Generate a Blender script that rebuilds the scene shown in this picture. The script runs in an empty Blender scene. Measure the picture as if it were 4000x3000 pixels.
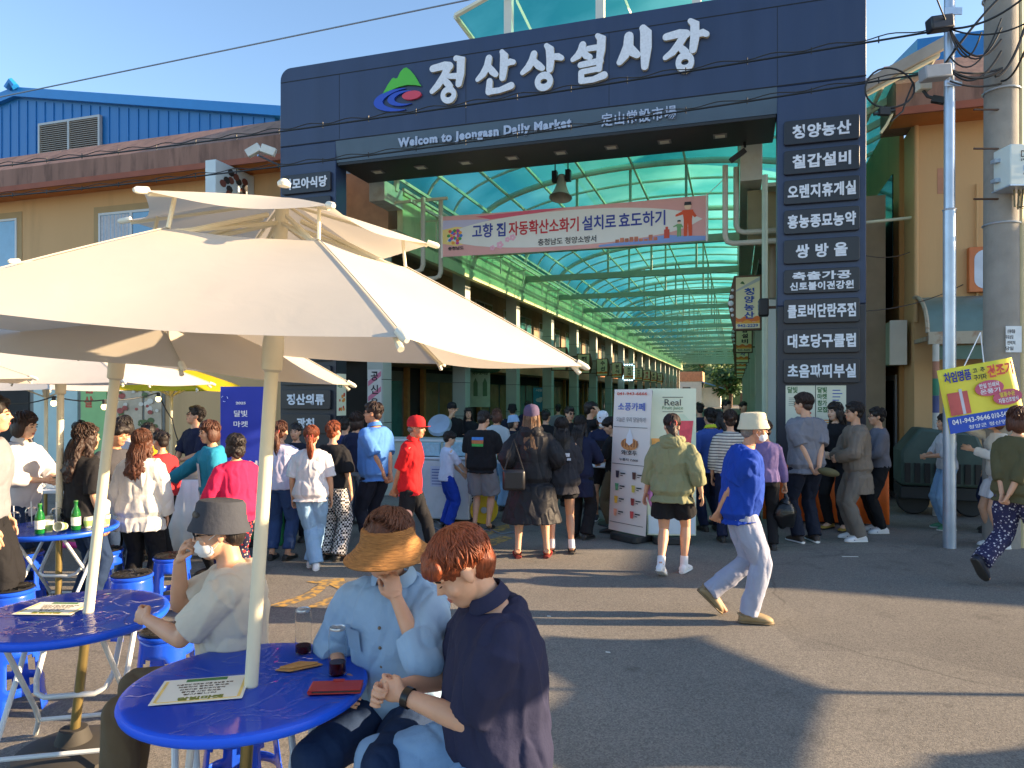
import bpy, bmesh, math, random
from mathutils import Vector, Matrix, noise as mnoise
random.seed(7)
D = bpy.data
scn = bpy.context.scene
COL = scn.collection
R = math.radians
# ------------------------------------------------------------------ camera
CAM_H = 1.78
cam_d = D.cameras.new('camera'); cam = D.objects.new('camera', cam_d); COL.objects.link(cam)
cam.location = (0, 0, CAM_H); cam.rotation_euler = (R(90), 0, 0)
cam_d.sensor_width = 36; cam_d.lens = 36 * 1534 / 2212
cam_d.shift_y = 20.5 / 2212
cam_d.clip_start = 0.05; cam_d.clip_end = 2000
scn.camera = cam
# ------------------------------------------------------------------ light
SUN_EL, SUN_AZ = R(17), R(-1.7)      # azimuth measured from +X, to the sun
w = D.worlds.new('World'); scn.world = w; w.use_nodes = True
nt = w.node_tree; bg = nt.nodes['Background']
sky = nt.nodes.new('ShaderNodeTexSky'); sky.sky_type = 'NISHITA'; sky.sun_disc = False
sky.sun_elevation = SUN_EL
sky.sun_rotation = R(90) - SUN_AZ
sky.air_density = 1.0; sky.dust_density = 0.6; sky.ozone_density = 2.2; sky.altitude = 100
nt.links.new(sky.outputs[0], bg.inputs[0]); bg.inputs[1].default_value = 0.115
sl = D.lights.new('sun', 'SUN'); sun = D.objects.new('sun', sl); COL.objects.link(sun)
sl.energy = 5.0; sl.angle = R(0.5); sl.color = (1.0, 0.73, 0.45)
sd = Vector((math.cos(SUN_EL) * math.cos(SUN_AZ), math.cos(SUN_EL) * math.sin(SUN_AZ), math.sin(SUN_EL)))
sun.rotation_euler = sd.to_track_quat('Z', 'Y').to_euler(); sun.location = sd * 60
vs = scn.view_settings
vs.view_transform = 'Standard'; vs.look = 'None'; vs.exposure = 1.6; vs.gamma = 1; vs.use_curve_mapping = False
scn.cycles.max_bounces = 8; scn.cycles.transparent_max_bounces = 16
scn.cycles.use_denoising = True
# ------------------------------------------------------------------ frames
TH = R(17.58); CT, ST = math.cos(TH), math.sin(TH)
OG = Vector((4.79, 9.6, 0))
def M(x, y, z=0): return Vector((OG.x + x * CT + y * ST, OG.y - x * ST + y * CT, z))
def Minv(p): d = Vector(p) - OG; return Vector((d.x * CT - d.y * ST, d.x * ST + d.y * CT, p[2]))
def gp(u, v):
    d = 1534 * CAM_H / (v - 850); return Vector(((u - 1106) / 1534 * d, d, 0))
def at(u, v, d): return Vector(((u - 1106) / 1534 * d, d, CAM_H + (850 - v) / 1534 * d))
# ------------------------------------------------------------------ mesh builder
class MB:
    def __init__(s): s.v = []; s.f = []; s.mi = []
    def add(s, vs, fs, mi=0):
        b = len(s.v); s.v += [Vector(v) for v in vs]
        for f in fs: s.f.append([b + i for i in f]); s.mi.append(mi)
        return s
    def box(s, x0, x1, y0, y1, z0, z1, mi=0, X=None):
        vs = [Vector((x, y, z)) for z in (z0, z1) for y in (y0, y1) for x in (x0, x1)]
        if X is not None: vs = [X @ v for v in vs]
        return s.add(vs, [(0, 2, 3, 1), (4, 5, 7, 6), (0, 1, 5, 4), (2, 6, 7, 3), (0, 4, 6, 2), (1, 3, 7, 5)], mi)
    def rings(s, rings, cap=True, closed=False, mi=0):
        n = len(rings[0]); vs = [v for r in rings for v in r]; fs = []
        m = len(rings)
        for i in range(m if closed else m - 1):
            a = i * n; b = ((i + 1) % m) * n
            for j in range(n):
                k = (j + 1) % n; fs.append((a + j, a + k, b + k, b + j))
        if cap and not closed:
            fs.append(tuple(range(n - 1, -1, -1))); fs.append(tuple((m - 1) * n + j for j in range(n)))
        return s.add(vs, fs, mi)
    def tube(s, pts, r, n=10, cap=True, closed=False, mi=0, flat=1.0, up=None):
        pts = [Vector(p) for p in pts]; m = len(pts)
        rs = r if isinstance(r, (list, tuple)) else [r] * m
        rings = []; nrm = None
        for i, p in enumerate(pts):
            if closed: t = pts[(i + 1) % m] - pts[i - 1]
            else: t = pts[min(i + 1, m - 1)] - pts[max(i - 1, 0)]
            if t.length < 1e-9: t = Vector((0, 0, 1))
            t.normalize()
            if nrm is None:
                nrm = up.copy() if up is not None else (Vector((0, 0, 1)) if abs(t.z) < .9 else Vector((1, 0, 0)))
            nrm = nrm - t * nrm.dot(t)
            if nrm.length < 1e-6: nrm = t.orthogonal()
            nrm.normalize(); b = t.cross(nrm)
            rings.append([p + (nrm * math.cos(a) * flat + b * math.sin(a)) * rs[i] for a in (2 * math.pi * k / n for k in range(n))])
        return s.rings(rings, cap, closed, mi)
    def lathe(s, prof, n=24, c=(0, 0, 0), mi=0, cap=True, X=None):
        c = Vector(c)
        rings = [[(c + Vector((r * math.cos(a), r * math.sin(a), z))) for a in (2 * math.pi * k / n for k in range(n))] for r, z in prof]
        if X is not None: rings = [[X @ v for v in r] for r in rings]
        return s.rings(rings, cap, False, mi)
    def ell(s, c, r, X=None, nu=16, nv=10, mi=0):
        c = Vector(c); rx, ry, rz = (r, r, r) if not isinstance(r, (tuple, list)) else r
        vs = []; fs = []
        def T(v):
            v = Vector((v[0] * rx, v[1] * ry, v[2] * rz))
            return c + (X @ v if X is not None else v)
        vs.append(T((0, 0, -1)))
        for i in range(1, nv):
            t = math.pi * i / nv
            for j in range(nu):
                a = 2 * math.pi * j / nu; vs.append(T((math.sin(t) * math.cos(a), math.sin(t) * math.sin(a), -math.cos(t))))
        vs.append(T((0, 0, 1))); L = len(vs) - 1
        for j in range(nu): fs.append((0, 1 + (j + 1) % nu, 1 + j))
        for i in range(nv - 2):
            for j in range(nu):
                a = 1 + i * nu; k = (j + 1) % nu
                fs.append((a + j, a + k, a + nu + k, a + nu + j))
        a = 1 + (nv - 2) * nu
        for j in range(nu): fs.append((a + j, a + (j + 1) % nu, L))
        return s.add(vs, fs, mi)
    def prism(s, poly, o, ex, ey, d, mi=0):
        """polygon (list of 2d) in the plane o + x*ex + y*ey, pushed along the vector d"""
        o, ex, ey, d = Vector(o), Vector(ex), Vector(ey), Vector(d); n = len(poly)
        vs = [o + ex * x + ey * y for x, y in poly] + [o + ex * x + ey * y + d for x, y in poly]
        fs = [tuple(range(n - 1, -1, -1)), tuple(range(n, 2 * n))]
        for i in range(n): k = (i + 1) % n; fs.append((i, k, n + k, n + i))
        return s.add(vs, fs, mi)
    def cyl(s, p0, p1, r, n=12, mi=0): return s.tube([p0, p1], r, n, mi=mi)
    def merge(s, o, X=None, mi=None):
        b = len(s.v); s.v += [(X @ v if X is not None else v.copy()) for v in o.v]
        s.f += [[b + i for i in f] for f in o.f]; s.mi += (o.mi if mi is None else [mi] * len(o.f)); return s
def rrect(x0, x1, y0, y1, r, n=5, corners=(1, 1, 1, 1)):
    out = []
    for (cx, cy, a0), on in zip(((x1 - r, y1 - r, 0), (x0 + r, y1 - r, 90), (x0 + r, y0 + r, 180), (x1 - r, y0 + r, 270)), corners):
        if on: out += [(cx + r * math.cos(R(a0 + 90 * i / n)), cy + r * math.sin(R(a0 + 90 * i / n))) for i in range(n + 1)]
        else:
            out.append((cx + (r if a0 in (0, 270) else -r), cy + (r if a0 in (0, 90) else -r)))
    return out
OFF = {}
def tag(o, label=None, cat=None, group=None, kind=None):
    if label: o['label'] = label
    if cat: o['category'] = cat
    if group: o['group'] = group
    if kind: o['kind'] = kind
    return o
def thing(name, label, cat, loc=(0, 0, 0), rotz=0.0, group=None, frame=None):
    """an Empty at the base; frame 'M': loc and all child vertices are given in market coordinates, 'W': in world coordinates, None: local"""
    o = D.objects.new(name, None); COL.objects.link(o); o.empty_display_size = .1
    loc = Vector(loc)
    if frame == 'M': o.location = M(*loc); o.rotation_euler = (0, 0, -TH); OFF[o] = loc
    elif frame == 'W': o.location = loc; OFF[o] = loc
    else: o.location = loc; o.rotation_euler = (0, 0, rotz); OFF[o] = Vector()
    return tag(o, label, cat, group)
def mesh(name, mb, mats, smooth=35):
    me = D.meshes.new(name); me.from_pydata([tuple(v) for v in mb.v], [], mb.f)
    for m in (mats if isinstance(mats, (list, tuple)) else [mats]): me.materials.append(m)
    if len(me.materials) > 1 and len(mb.mi) == len(me.polygons): me.polygons.foreach_set('material_index', mb.mi)
    if smooth:
        me.polygons.foreach_set('use_smooth', [True] * len(me.polygons))
        if smooth < 180: me.set_sharp_from_angle(angle=R(smooth))
    me.update(); return me
def obj(name, mb, mats, parent=None, smooth=35, loc=None, frame=None, rotz=0.0, bevel=0, label=None, cat=None, group=None, kind=None):
    off = Vector()
    if parent is not None: off = OFF.get(parent, Vector())
    elif loc is not None and frame: off = Vector(loc)
    if off.length:
        for v in mb.v: v -= off
    o = D.objects.new(name, mesh(name, mb, mats, smooth)); COL.objects.link(o)
    if parent is not None: o.parent = parent; OFF[o] = off
    elif frame == 'M': o.location = M(*(loc or (0, 0, 0))); o.rotation_euler = (0, 0, -TH); OFF[o] = off
    elif loc is not None: o.location = loc; o.rotation_euler = (0, 0, rotz); OFF[o] = off
    if bevel:
        b = o.modifiers.new('bevel', 'BEVEL'); b.width = bevel; b.segments = 2; b.limit_method = 'ANGLE'; b.angle_limit = R(40)
    return tag(o, label, cat, group, kind)
def dup(o, parent=None, loc=None, rotz=None, label=None):
    c = o.copy(); COL.objects.link(c)
    if parent is not None: c.parent = parent
    if loc is not None: c.location = loc
    if rotz is not None: c.rotation_euler = (0, 0, rotz)
    if label: c['label'] = label
    OFF[c] = OFF.get(o, Vector())
    for ch in list(o.children): dup(ch, c)
    return c
# ------------------------------------------------------------------ materials
def lin(c): return tuple((x / 12.92 if x <= .04045 else ((x + .055) / 1.055) ** 2.4) for x in (v / 255 for v in c))
MATS = {}
def mat(name, col, rough=.6, var=.12, vs=4.0, bump=0.0, bs=60.0, metal=0.0, spec=.5, coat=0.0, emit=0.0, ecol=None, stain=None, sscale=1.2, samt=.5, stretch=None):
    """principled with cloudy variation, fine bump and optional stains of another colour"""
    if name in MATS: return MATS[name]
    m = D.materials.new(name); m.use_nodes = True; t = m.node_tree; N = t.nodes; L = t.links
    b = N['Principled BSDF']
    b.inputs['Roughness'].default_value = rough; b.inputs['Metallic'].default_value = metal
    b.inputs['Specular IOR Level'].default_value = spec
    if coat: b.inputs['Coat Weight'].default_value = coat; b.inputs['Coat Roughness'].default_value = .08
    tc = N.new('ShaderNodeTexCoord'); src = tc.outputs['Object']
    if stretch:
        mp = N.new('ShaderNodeMapping'); mp.inputs['Scale'].default_value = stretch; L.new(src, mp.inputs[0]); src = mp.outputs[0]
    out = None
    if var:
        nz = N.new('ShaderNodeTexNoise'); nz.inputs['Scale'].default_value = vs; nz.inputs['Detail'].default_value = 5; L.new(src, nz.inputs[0])
        mx = N.new('ShaderNodeMix'); mx.data_type = 'RGBA'
        mx.inputs['A'].default_value = (*[c * (1 - var) for c in col], 1); mx.inputs['B'].default_value = (*[min(1, c * (1 + var)) for c in col], 1)
        rp = N.new('ShaderNodeMapRange'); rp.inputs[1].default_value = .3; rp.inputs[2].default_value = .7; L.new(nz.outputs[0], rp.inputs[0])
        L.new(rp.outputs[0], mx.inputs[0]); out = mx.outputs['Result']
    if stain:
        n2 = N.new('ShaderNodeTexNoise'); n2.inputs['Scale'].default_value = sscale; n2.inputs['Detail'].default_value = 8; n2.inputs['Roughness'].default_value = .65; L.new(src, n2.inputs[0])
        r2 = N.new('ShaderNodeMapRange'); r2.inputs[1].default_value = .5; r2.inputs[2].default_value = .72; r2.inputs[4].default_value = samt; L.new(n2.outputs[0], r2.inputs[0])
        m2 = N.new('ShaderNodeMix'); m2.data_type = 'RGBA'; m2.inputs['B'].default_value = (*stain, 1); L.new(r2.outputs[0], m2.inputs[0])
        if out: L.new(out, m2.inputs['A'])
        else: m2.inputs['A'].default_value = (*col, 1)
        out = m2.outputs['Result']
    if out: L.new(out, b.inputs['Base Color'])
    else: b.inputs['Base Color'].default_value = (*col, 1)
    if bump:
        n3 = N.new('ShaderNodeTexNoise'); n3.inputs['Scale'].default_value = bs; n3.inputs['Detail'].default_value = 4; L.new(src, n3.inputs[0])
        bp = N.new('ShaderNodeBump'); bp.inputs['Strength'].default_value = bump; bp.inputs['Distance'].default_value = .01
        L.new(n3.outputs[0], bp.inputs['Height']); L.new(bp.outputs[0], b.inputs['Normal'])
    if emit: b.inputs['Emission Color'].default_value = (*(ecol or col), 1); b.inputs['Emission Strength'].default_value = emit
    m.diffuse_color = (*col, 1); MATS[name] = m; return m
def sm(name, rgb, **k): return mat(name, lin(rgb), **k)
# ------------------------------------------------------------------ lettering
_fonts = {}
def text_mb(s, bold=0.0, depth=0.004, spacing=1.0):
    cu = D.curves.new('lettering', 'FONT'); cu.body = s; cu.extrude = depth / 2; cu.offset = bold; cu.size = 1; cu.space_character = spacing
    cu.resolution_u = 3; cu.fill_mode = 'BOTH'
    o = D.objects.new('lettering', cu)
    me = D.meshes.new_from_object(o)
    mb = MB(); mb.v = [v.co.copy() for v in me.vertices]; mb.f = [list(p.vertices) for p in me.polygons]; mb.mi = [0] * len(mb.f)
    D.objects.remove(o); D.curves.remove(cu); D.meshes.remove(me); return mb
def text_on(mb, s, o, ex, ey, w, h, bold=0.02, depth=.006, mi=0, spacing=1.0, skew=0.0):
    """lettering filling the w x h box centred at o in the plane ex, ey; sticks out by depth along ex x ey"""
    t = text_mb(s, bold, 1.0, spacing)
    if not t.v: return mb
    xs = [v.x for v in t.v]; ys = [v.y for v in t.v]; zs = [v.z for v in t.v]
    x0, x1, y0, y1 = min(xs), max(xs), min(ys), max(ys); z0 = min(zs); zr = max(max(zs) - z0, 1e-6)
    ex, ey, o = Vector(ex).normalized(), Vector(ey).normalized(), Vector(o); ez = ex.cross(ey)
    if w is None: w = h * (x1 - x0) / max(y1 - y0, 1e-6)
    for v in t.v:
        a, b, c = (v.x - x0) / (x1 - x0) - .5, (v.y - y0) / (y1 - y0) - .5, (v.z - z0) / zr
        v.xyz = o + ex * (a * w + skew * b * h) + ey * (b * h) + ez * (c * depth)
    return mb.merge(t, mi=mi)
def stroke2d(pts, ws, n=6):
    """outline of a brush stroke with round ends"""
    P = [Vector((p[0], p[1])) for p in pts]; m = len(P); Lf, Rt = [], []
    ws = ws if isinstance(ws, (list, tuple)) else [ws] * m
    for i in range(m):
        t = (P[min(i + 1, m - 1)] - P[max(i - 1, 0)]).normalized(); q = Vector((-t.y, t.x))
        Lf.append(P[i] + q * ws[i]); Rt.append(P[i] - q * ws[i])
    t1 = (P[-1] - P[-2]).normalized(); q1 = Vector((-t1.y, t1.x)); t0 = (P[0] - P[1]).normalized(); q0 = Vector((-t0.y, t0.x))
    e1 = [P[-1] + (q1 * math.cos(a) + t1 * math.sin(a)) * ws[-1] for a in (math.pi * k / n for k in range(1, n))]
    e0 = [P[0] + (q0 * math.cos(a) + t0 * math.sin(a)) * ws[0] for a in (math.pi * k / n for k in range(1, n))]
    return [tuple(v) for v in Rt + e1[::-1] + Lf[::-1] + e0[::-1]]
def cat_curve(a, b, sag, n=12):
    a, b = Vector(a), Vector(b)
    return [a.lerp(b, i / n) + Vector((0, 0, -sag * 4 * (i / n) * (1 - i / n))) for i in range(n + 1)]
JOBS = []
def voxel(mb, size, smooth, fn):
    """queue: union of all overlapping closed pieces as one continuous surface, handed to fn(MB) by run_jobs()"""
    me = D.meshes.new('tmp'); me.from_pydata([tuple(v) for v in mb.v], [], mb.f)
    o = D.objects.new('tmp', me); COL.objects.link(o)
    r = o.modifiers.new('r', 'REMESH'); r.mode = 'VOXEL'; r.voxel_size = size
    if smooth: q = o.modifiers.new('s', 'SMOOTH'); q.factor = .5; q.iterations = smooth
    JOBS.append((o, fn))
def run_jobs():
    dg = bpy.context.evaluated_depsgraph_get(); res = []
    for o, fn in JOBS:
        m2 = D.meshes.new_from_object(o.evaluated_get(dg)); out = MB()
        out.v = [v.co.copy() for v in m2.vertices]; out.f = [list(p.vertices) for p in m2.polygons]; out.mi = [0] * len(out.f)
        D.meshes.remove(m2); res.append((out, fn))
    for o, fn in JOBS: me = o.data; D.objects.remove(o); D.meshes.remove(me)
    JOBS.clear()
    for out, fn in res: fn(out)
# ================================================================== materials of the setting
ASPH = None
def asphalt():
    m = D.materials.new('asphalt'); m.use_nodes = True; t = m.node_tree; N = t.nodes; L = t.links; b = N['Principled BSDF']
    tc = N.new('ShaderNodeTexCoord')
    def nz(sc, det, ro=.5):
        n = N.new('ShaderNodeTexNoise'); n.inputs['Scale'].default_value = sc; n.inputs['Detail'].default_value = det; n.inputs['Roughness'].default_value = ro
        L.new(tc.outputs['Object'], n.inputs[0]); return n
    def ramp(src, pts):
        r = N.new('ShaderNodeValToRGB'); L.new(src, r.inputs[0]); e = r.color_ramp.elements
        while len(e) < len(pts): e.new(.5)
        for i, (p, c) in enumerate(pts): e[i].position = p; e[i].color = (*c, 1)
        return r
    def mixc(f, a, bb, mode='MIX'):
        x = N.new('ShaderNodeMix'); x.data_type = 'RGBA'; x.blend_type = mode
        for k, s in ((0, f), ('A', a), ('B', bb)):
            if isinstance(s, (int, float)): x.inputs[k].default_value = s
            elif isinstance(s, tuple): x.inputs[k].default_value = (*s, 1)
            else: L.new(s, x.inputs[k])
        return x.outputs['Result']
    big = ramp(nz(.35, 6, .6).outputs[0], [(.3, (.165, .154, .135)), (.7, (.25, .234, .205))])
    vor = N.new('ShaderNodeTexVoronoi'); vor.inputs['Scale'].default_value = 120; L.new(tc.outputs['Object'], vor.inputs[0])
    sp = ramp(vor.outputs['Color'], [(.0, (.50, .50, .50)), (.5, (1, 1, 1)), (1, (1.6, 1.56, 1.5))])
    c = mixc(.75, big.outputs[0], sp.outputs[0], 'MULTIPLY')
    st = ramp(nz(1.7, 9, .7).outputs[0], [(.56, (0, 0, 0)), (.72, (1, 1, 1))])
    fac = N.new('ShaderNodeMath'); fac.operation = 'MULTIPLY'; fac.inputs[1].default_value = .45; L.new(st.outputs[0], fac.inputs[0])
    c = mixc(fac.outputs[0], c, (.05, .048, .045))
    vc = N.new('ShaderNodeTexVoronoi'); vc.inputs['Scale'].default_value = .42; vc.feature = 'DISTANCE_TO_EDGE'
    wv = N.new('ShaderNodeMix'); wv.data_type = 'RGBA'; wv.inputs[0].default_value = .22; L.new(tc.outputs['Object'], wv.inputs['A']); L.new(nz(2.5, 5).outputs['Color'], wv.inputs['B']); L.new(wv.outputs['Result'], vc.inputs[0])
    cr = ramp(vc.outputs['Distance'], [(.0, (.5, .5, .5)), (.006, (0, 0, 0))])
    mk = ramp(nz(.5, 3).outputs[0], [(.5, (0, 0, 0)), (.6, (1, 1, 1))]); mm = N.new('ShaderNodeMath'); mm.operation = 'MULTIPLY'; L.new(cr.outputs[0], mm.inputs[0]); L.new(mk.outputs[0], mm.inputs[1])
    c = mixc(mm.outputs[0], c, (.045, .042, .038))
    pt = N.new('ShaderNodeTexVoronoi'); pt.inputs['Scale'].default_value = .33; pt.distance = 'CHEBYCHEV'; L.new(tc.outputs['Object'], pt.inputs[0])
    pr_ = ramp(pt.outputs['Color'], [(.0, (.72, .72, .74)), (.35, (1, 1, 1)), (1, (1.08, 1.07, 1.05))]); c = mixc(.7, c, pr_.outputs[0], 'MULTIPLY')
    oil = ramp(nz(3.1, 4, .5).outputs[0], [(.66, (0, 0, 0)), (.74, (1, 1, 1))]); of = N.new('ShaderNodeMath'); of.operation = 'MULTIPLY'; of.inputs[1].default_value = .55; L.new(oil.outputs[0], of.inputs[0]); c = mixc(of.outputs[0], c, (.06, .055, .05))
    L.new(c, b.inputs['Base Color']); b.inputs['Roughness'].default_value = .88; b.inputs['Specular IOR Level'].default_value = .3
    n4 = nz(160, 3); bp = N.new('ShaderNodeBump'); bp.inputs['Strength'].default_value = .6; bp.inputs['Distance'].default_value = .006
    L.new(n4.outputs[0], bp.inputs['Height']); L.new(bp.outputs[0], b.inputs['Normal'])
    return m
ASPH = asphalt()
g = MB()
n = 60
xs = [-400, -120, -40] + [-20 + i for i in range(41)] + [40, 120, 400]
ys = [-60, -20] + [-6 + i for i in range(31)] + [40, 80, 200, 600]
vs_ = [(x, y, 0) for y in ys for x in xs]; W_ = len(xs)
g.add(vs_, [(j * W_ + i, j * W_ + i + 1, (j + 1) * W_ + i + 1, (j + 1) * W_ + i) for j in range(len(ys) - 1) for i in range(W_ - 1)])
obj('ground', g, ASPH, kind='structure', smooth=0)
# worn yellow arrow and lines painted on the road
def paint_mat():
    m = D.materials.new('road_paint'); m.use_nodes = True; t = m.node_tree; N = t.nodes; L = t.links; b = N['Principled BSDF']
    tc = N.new('ShaderNodeTexCoord'); n1 = N.new('ShaderNodeTexNoise'); n1.inputs['Scale'].default_value = 14; n1.inputs['Detail'].default_value = 8; L.new(tc.outputs['Object'], n1.inputs[0])
    r = N.new('ShaderNodeValToRGB'); L.new(n1.outputs[0], r.inputs[0]); e = r.color_ramp.elements
    e[0].position = .42; e[0].color = (.17, .145, .10, 1); e[1].position = .56; e[1].color = (.52, .31, .07, 1)
    L.new(r.outputs[0], b.inputs['Base Color']); b.inputs['Roughness'].default_value = .8; return m
PAINT = paint_mat()
def road_poly(name, uvs, label, cat):
    mb = MB(); P = [gp(*p) for p in uvs]; c = sum(P, Vector()) / len(P)
    mb.add([p + Vector((0, 0, .004)) for p in P], [tuple(range(len(P)))])
    o = obj(name, mb, PAINT, smooth=0, loc=(c.x, c.y, 0), frame='W', kind='structure')
    return o
road_poly('road_marking', [(572, 1312), (655, 1285), (690, 1262), (660, 1257), (742, 1249), (748, 1262), (735, 1275), (712, 1264), (680, 1290), (612, 1312)][::-1], '', '')
road_poly('road_marking', [(640, 1322), (705, 1308), (752, 1284), (800, 1268), (780, 1262), (740, 1278), (700, 1296)][::-1], '', '')
road_poly('road_marking', [(905, 1172), (990, 1160), (1060, 1140), (1098, 1132), (1102, 1142), (1050, 1158), (985, 1178), (915, 1190)][::-1], '', '')
road_poly('road_marking', [(1040, 1170), (1085, 1158), (1110, 1162), (1060, 1182)], '', '')
# ================================================================== the market gate
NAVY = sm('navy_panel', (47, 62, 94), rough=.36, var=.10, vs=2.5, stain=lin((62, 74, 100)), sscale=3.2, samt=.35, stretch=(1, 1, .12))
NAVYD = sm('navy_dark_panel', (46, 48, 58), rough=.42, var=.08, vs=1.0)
STRIPM = sm('slate_strip', (70, 90, 108), rough=.4, var=.06)
SOFF = sm('soffit_panel', (34, 36, 40), rough=.5, var=.08)
SEAM = sm('seam', (20, 24, 34), rough=.7, var=0)
PLATE = sm('plate_black', (40, 42, 50), rough=.35, var=.05)
LETW = sm('letter_white', (228, 232, 240), rough=.35, var=.08, vs=30)
LETC = sm('letter_cream_side', (200, 192, 168), rough=.5, var=.05)
gate = thing('market_gate', 'tall navy market gate with big white lettering spanning the arcade entrance', 'gate', (-4.6, 0, 0), frame='M')
mb = MB()
poly = rrect(-9.27, 0, 6.07, 7.44, .2, 6, (1, 1, 0, 0)); mb.prism(poly, (0, 0, 0), (1, 0, 0), (0, 0, 1), (0, 1.13, 0))
obj('lintel', mb, NAVY, gate, bevel=.012)
for x0, x1 in ((-9.27, -8.17), (-1.13, 0)):
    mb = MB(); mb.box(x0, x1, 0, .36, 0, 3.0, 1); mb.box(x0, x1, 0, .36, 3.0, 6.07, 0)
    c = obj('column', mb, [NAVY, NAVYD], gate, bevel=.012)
mb = MB()
mb.add([(-8.17, -.0, 6.07), (-1.13, -.0, 6.07), (-1.13, .03, 5.71), (-8.17, .03, 5.71), (-8.17, 1.1, 6.07), (-1.13, 1.1, 6.07), (-1.13, 1.1, 5.71), (-8.17, 1.1, 5.71)],
       [(3, 2, 1, 0), (4, 5, 6, 7), (0, 4, 7, 3), (1, 2, 6, 5)])
obj('fascia_strip', mb, STRIPM, gate, 0)
mb = MB(); mb.box(-8.16, -1.14, .035, 1.095, 5.66, 5.709)
obj('soffit', mb, SOFF, gate, bevel=.005)
for i in range(8):
    x = -7.75 + i * .82; mb = MB()
    mb.box(x, x + .2, .45, .62, 5.648, 5.66, 0); mb.box(x + .03, x + .17, .48, .59, 5.642, 5.648, 1)
    obj('downlight', mb, [sm('lamp_rim', (120, 120, 120), var=0), sm('lamp_lens', (215, 210, 190), rough=.3, var=0)], gate)
mb = MB()
mb.box(-9.26, -.0, -.003, .0, 7.19, 7.205); mb.box(-9.26, 0, -.003, 0, 6.075, 6.09)
for x in (-1.13, -3.5, -5.8, -8.1): mb.box(x, x + .006, -.0025, 0, 6.1, 7.19)
obj('seam', mb, SEAM, gate, 0)
# brush-lettered title: strokes in a unit box, (points, half widths)
T = {
 '정': [([(-.42, .30), (-.10, .33), (.02, .30)], [.075, .085, .09]), ([(.0, .30), (-.12, .10), (-.30, -.10), (-.44, -.20)], [.085, .08, .075, .055]), ([(-.16, .06), (-.02, -.08), (.05, -.14)], [.06, .075, .06]),
       ([(.02, .08), (.24, .06)], [.055, .065]), ([(.20, .45), (.33, .42), (.32, .1), (.27, -.12)], [.06, .095, .085, .07])],
 '산': [([(-.18, .38), (-.22, .2), (-.34, .02), (-.48, -.08)], [.07, .08, .075, .05]), ([(-.2, .2), (-.08, .05), (.0, -.02)], [.06, .075, .06]), ([(.16, .48), (.22, .40), (.21, .1), (.18, -.12)], [.05, .085, .085, .07]),
       ([(.24, .18), (.38, .22), (.46, .2)], [.06, .07, .055]), ([(-.16, -.16), (-.18, -.40)], [.065, .075]), ([(-.18, -.40), (.1, -.40), (.40, -.33)], [.065, .06, .075])],
 '상': [([(-.2, .34), (-.24, .2), (-.34, .06), (-.48, -.04)], [.07, .08, .075, .05]), ([(-.22, .2), (-.08, .06), (.0, .0)], [.06, .075, .06]), ([(.1, .48), (.18, .40), (.2, .16), (.18, -.05)], [.05, .085, .085, .07]),
       ([(.22, .22), (.38, .2), (.46, .16)], [.06, .07, .055])],
 '설': [([(-.2, .34), (-.24, .22), (-.34, .12), (-.48, .06)], [.07, .08, .075, .05]), ([(-.22, .22), (-.1, .1), (.0, .06)], [.06, .07, .06]), ([(-.05, .24), (.18, .24)], [.055, .06]), ([(.22, .48), (.33, .42), (.32, .2), (.28, .0)], [.05, .09, .085, .07]),
       ([(-.26, -.08), (.3, -.05)], [.06, .065]), ([(.28, -.06), (.26, -.22)], [.06, .06]), ([(-.22, -.23), (.26, -.21)], [.055, .055]), ([(-.24, -.24), (-.24, -.4)], [.06, .06]), ([(-.24, -.42), (.1, -.42), (.4, -.36)], [.06, .06, .075])],
 '시': [([(-.18, .32), (-.2, .1), (-.34, -.12), (-.5, -.26)], [.09, .1, .095, .06]), ([(-.18, .08), (-.04, -.06), (.1, -.14)], [.075, .09, .07]), ([(.3, .46), (.4, .36), (.4, 0), (.36, -.44)], [.07, .11, .11, .07])],
 '장': [([(-.42, .24), (-.12, .27), (.02, .24)], [.07, .08, .085]), ([(.0, .24), (-.12, .08), (-.28, -.08), (-.44, -.16)], [.08, .075, .07, .05]), ([(-.16, .04), (-.04, -.06), (.03, -.1)], [.055, .07, .055]),
       ([(.12, .48), (.22, .42), (.22, .14), (.18, -.08)], [.05, .085, .085, .07]), ([(.24, .2), (.40, .22), (.48, .18)], [.06, .07, .055])]}
RING = {'정': (.0, -.33, .2, .17), '상': (.04, -.3, .21, .19), '장': (.0, -.3, .2, .18)}
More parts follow.
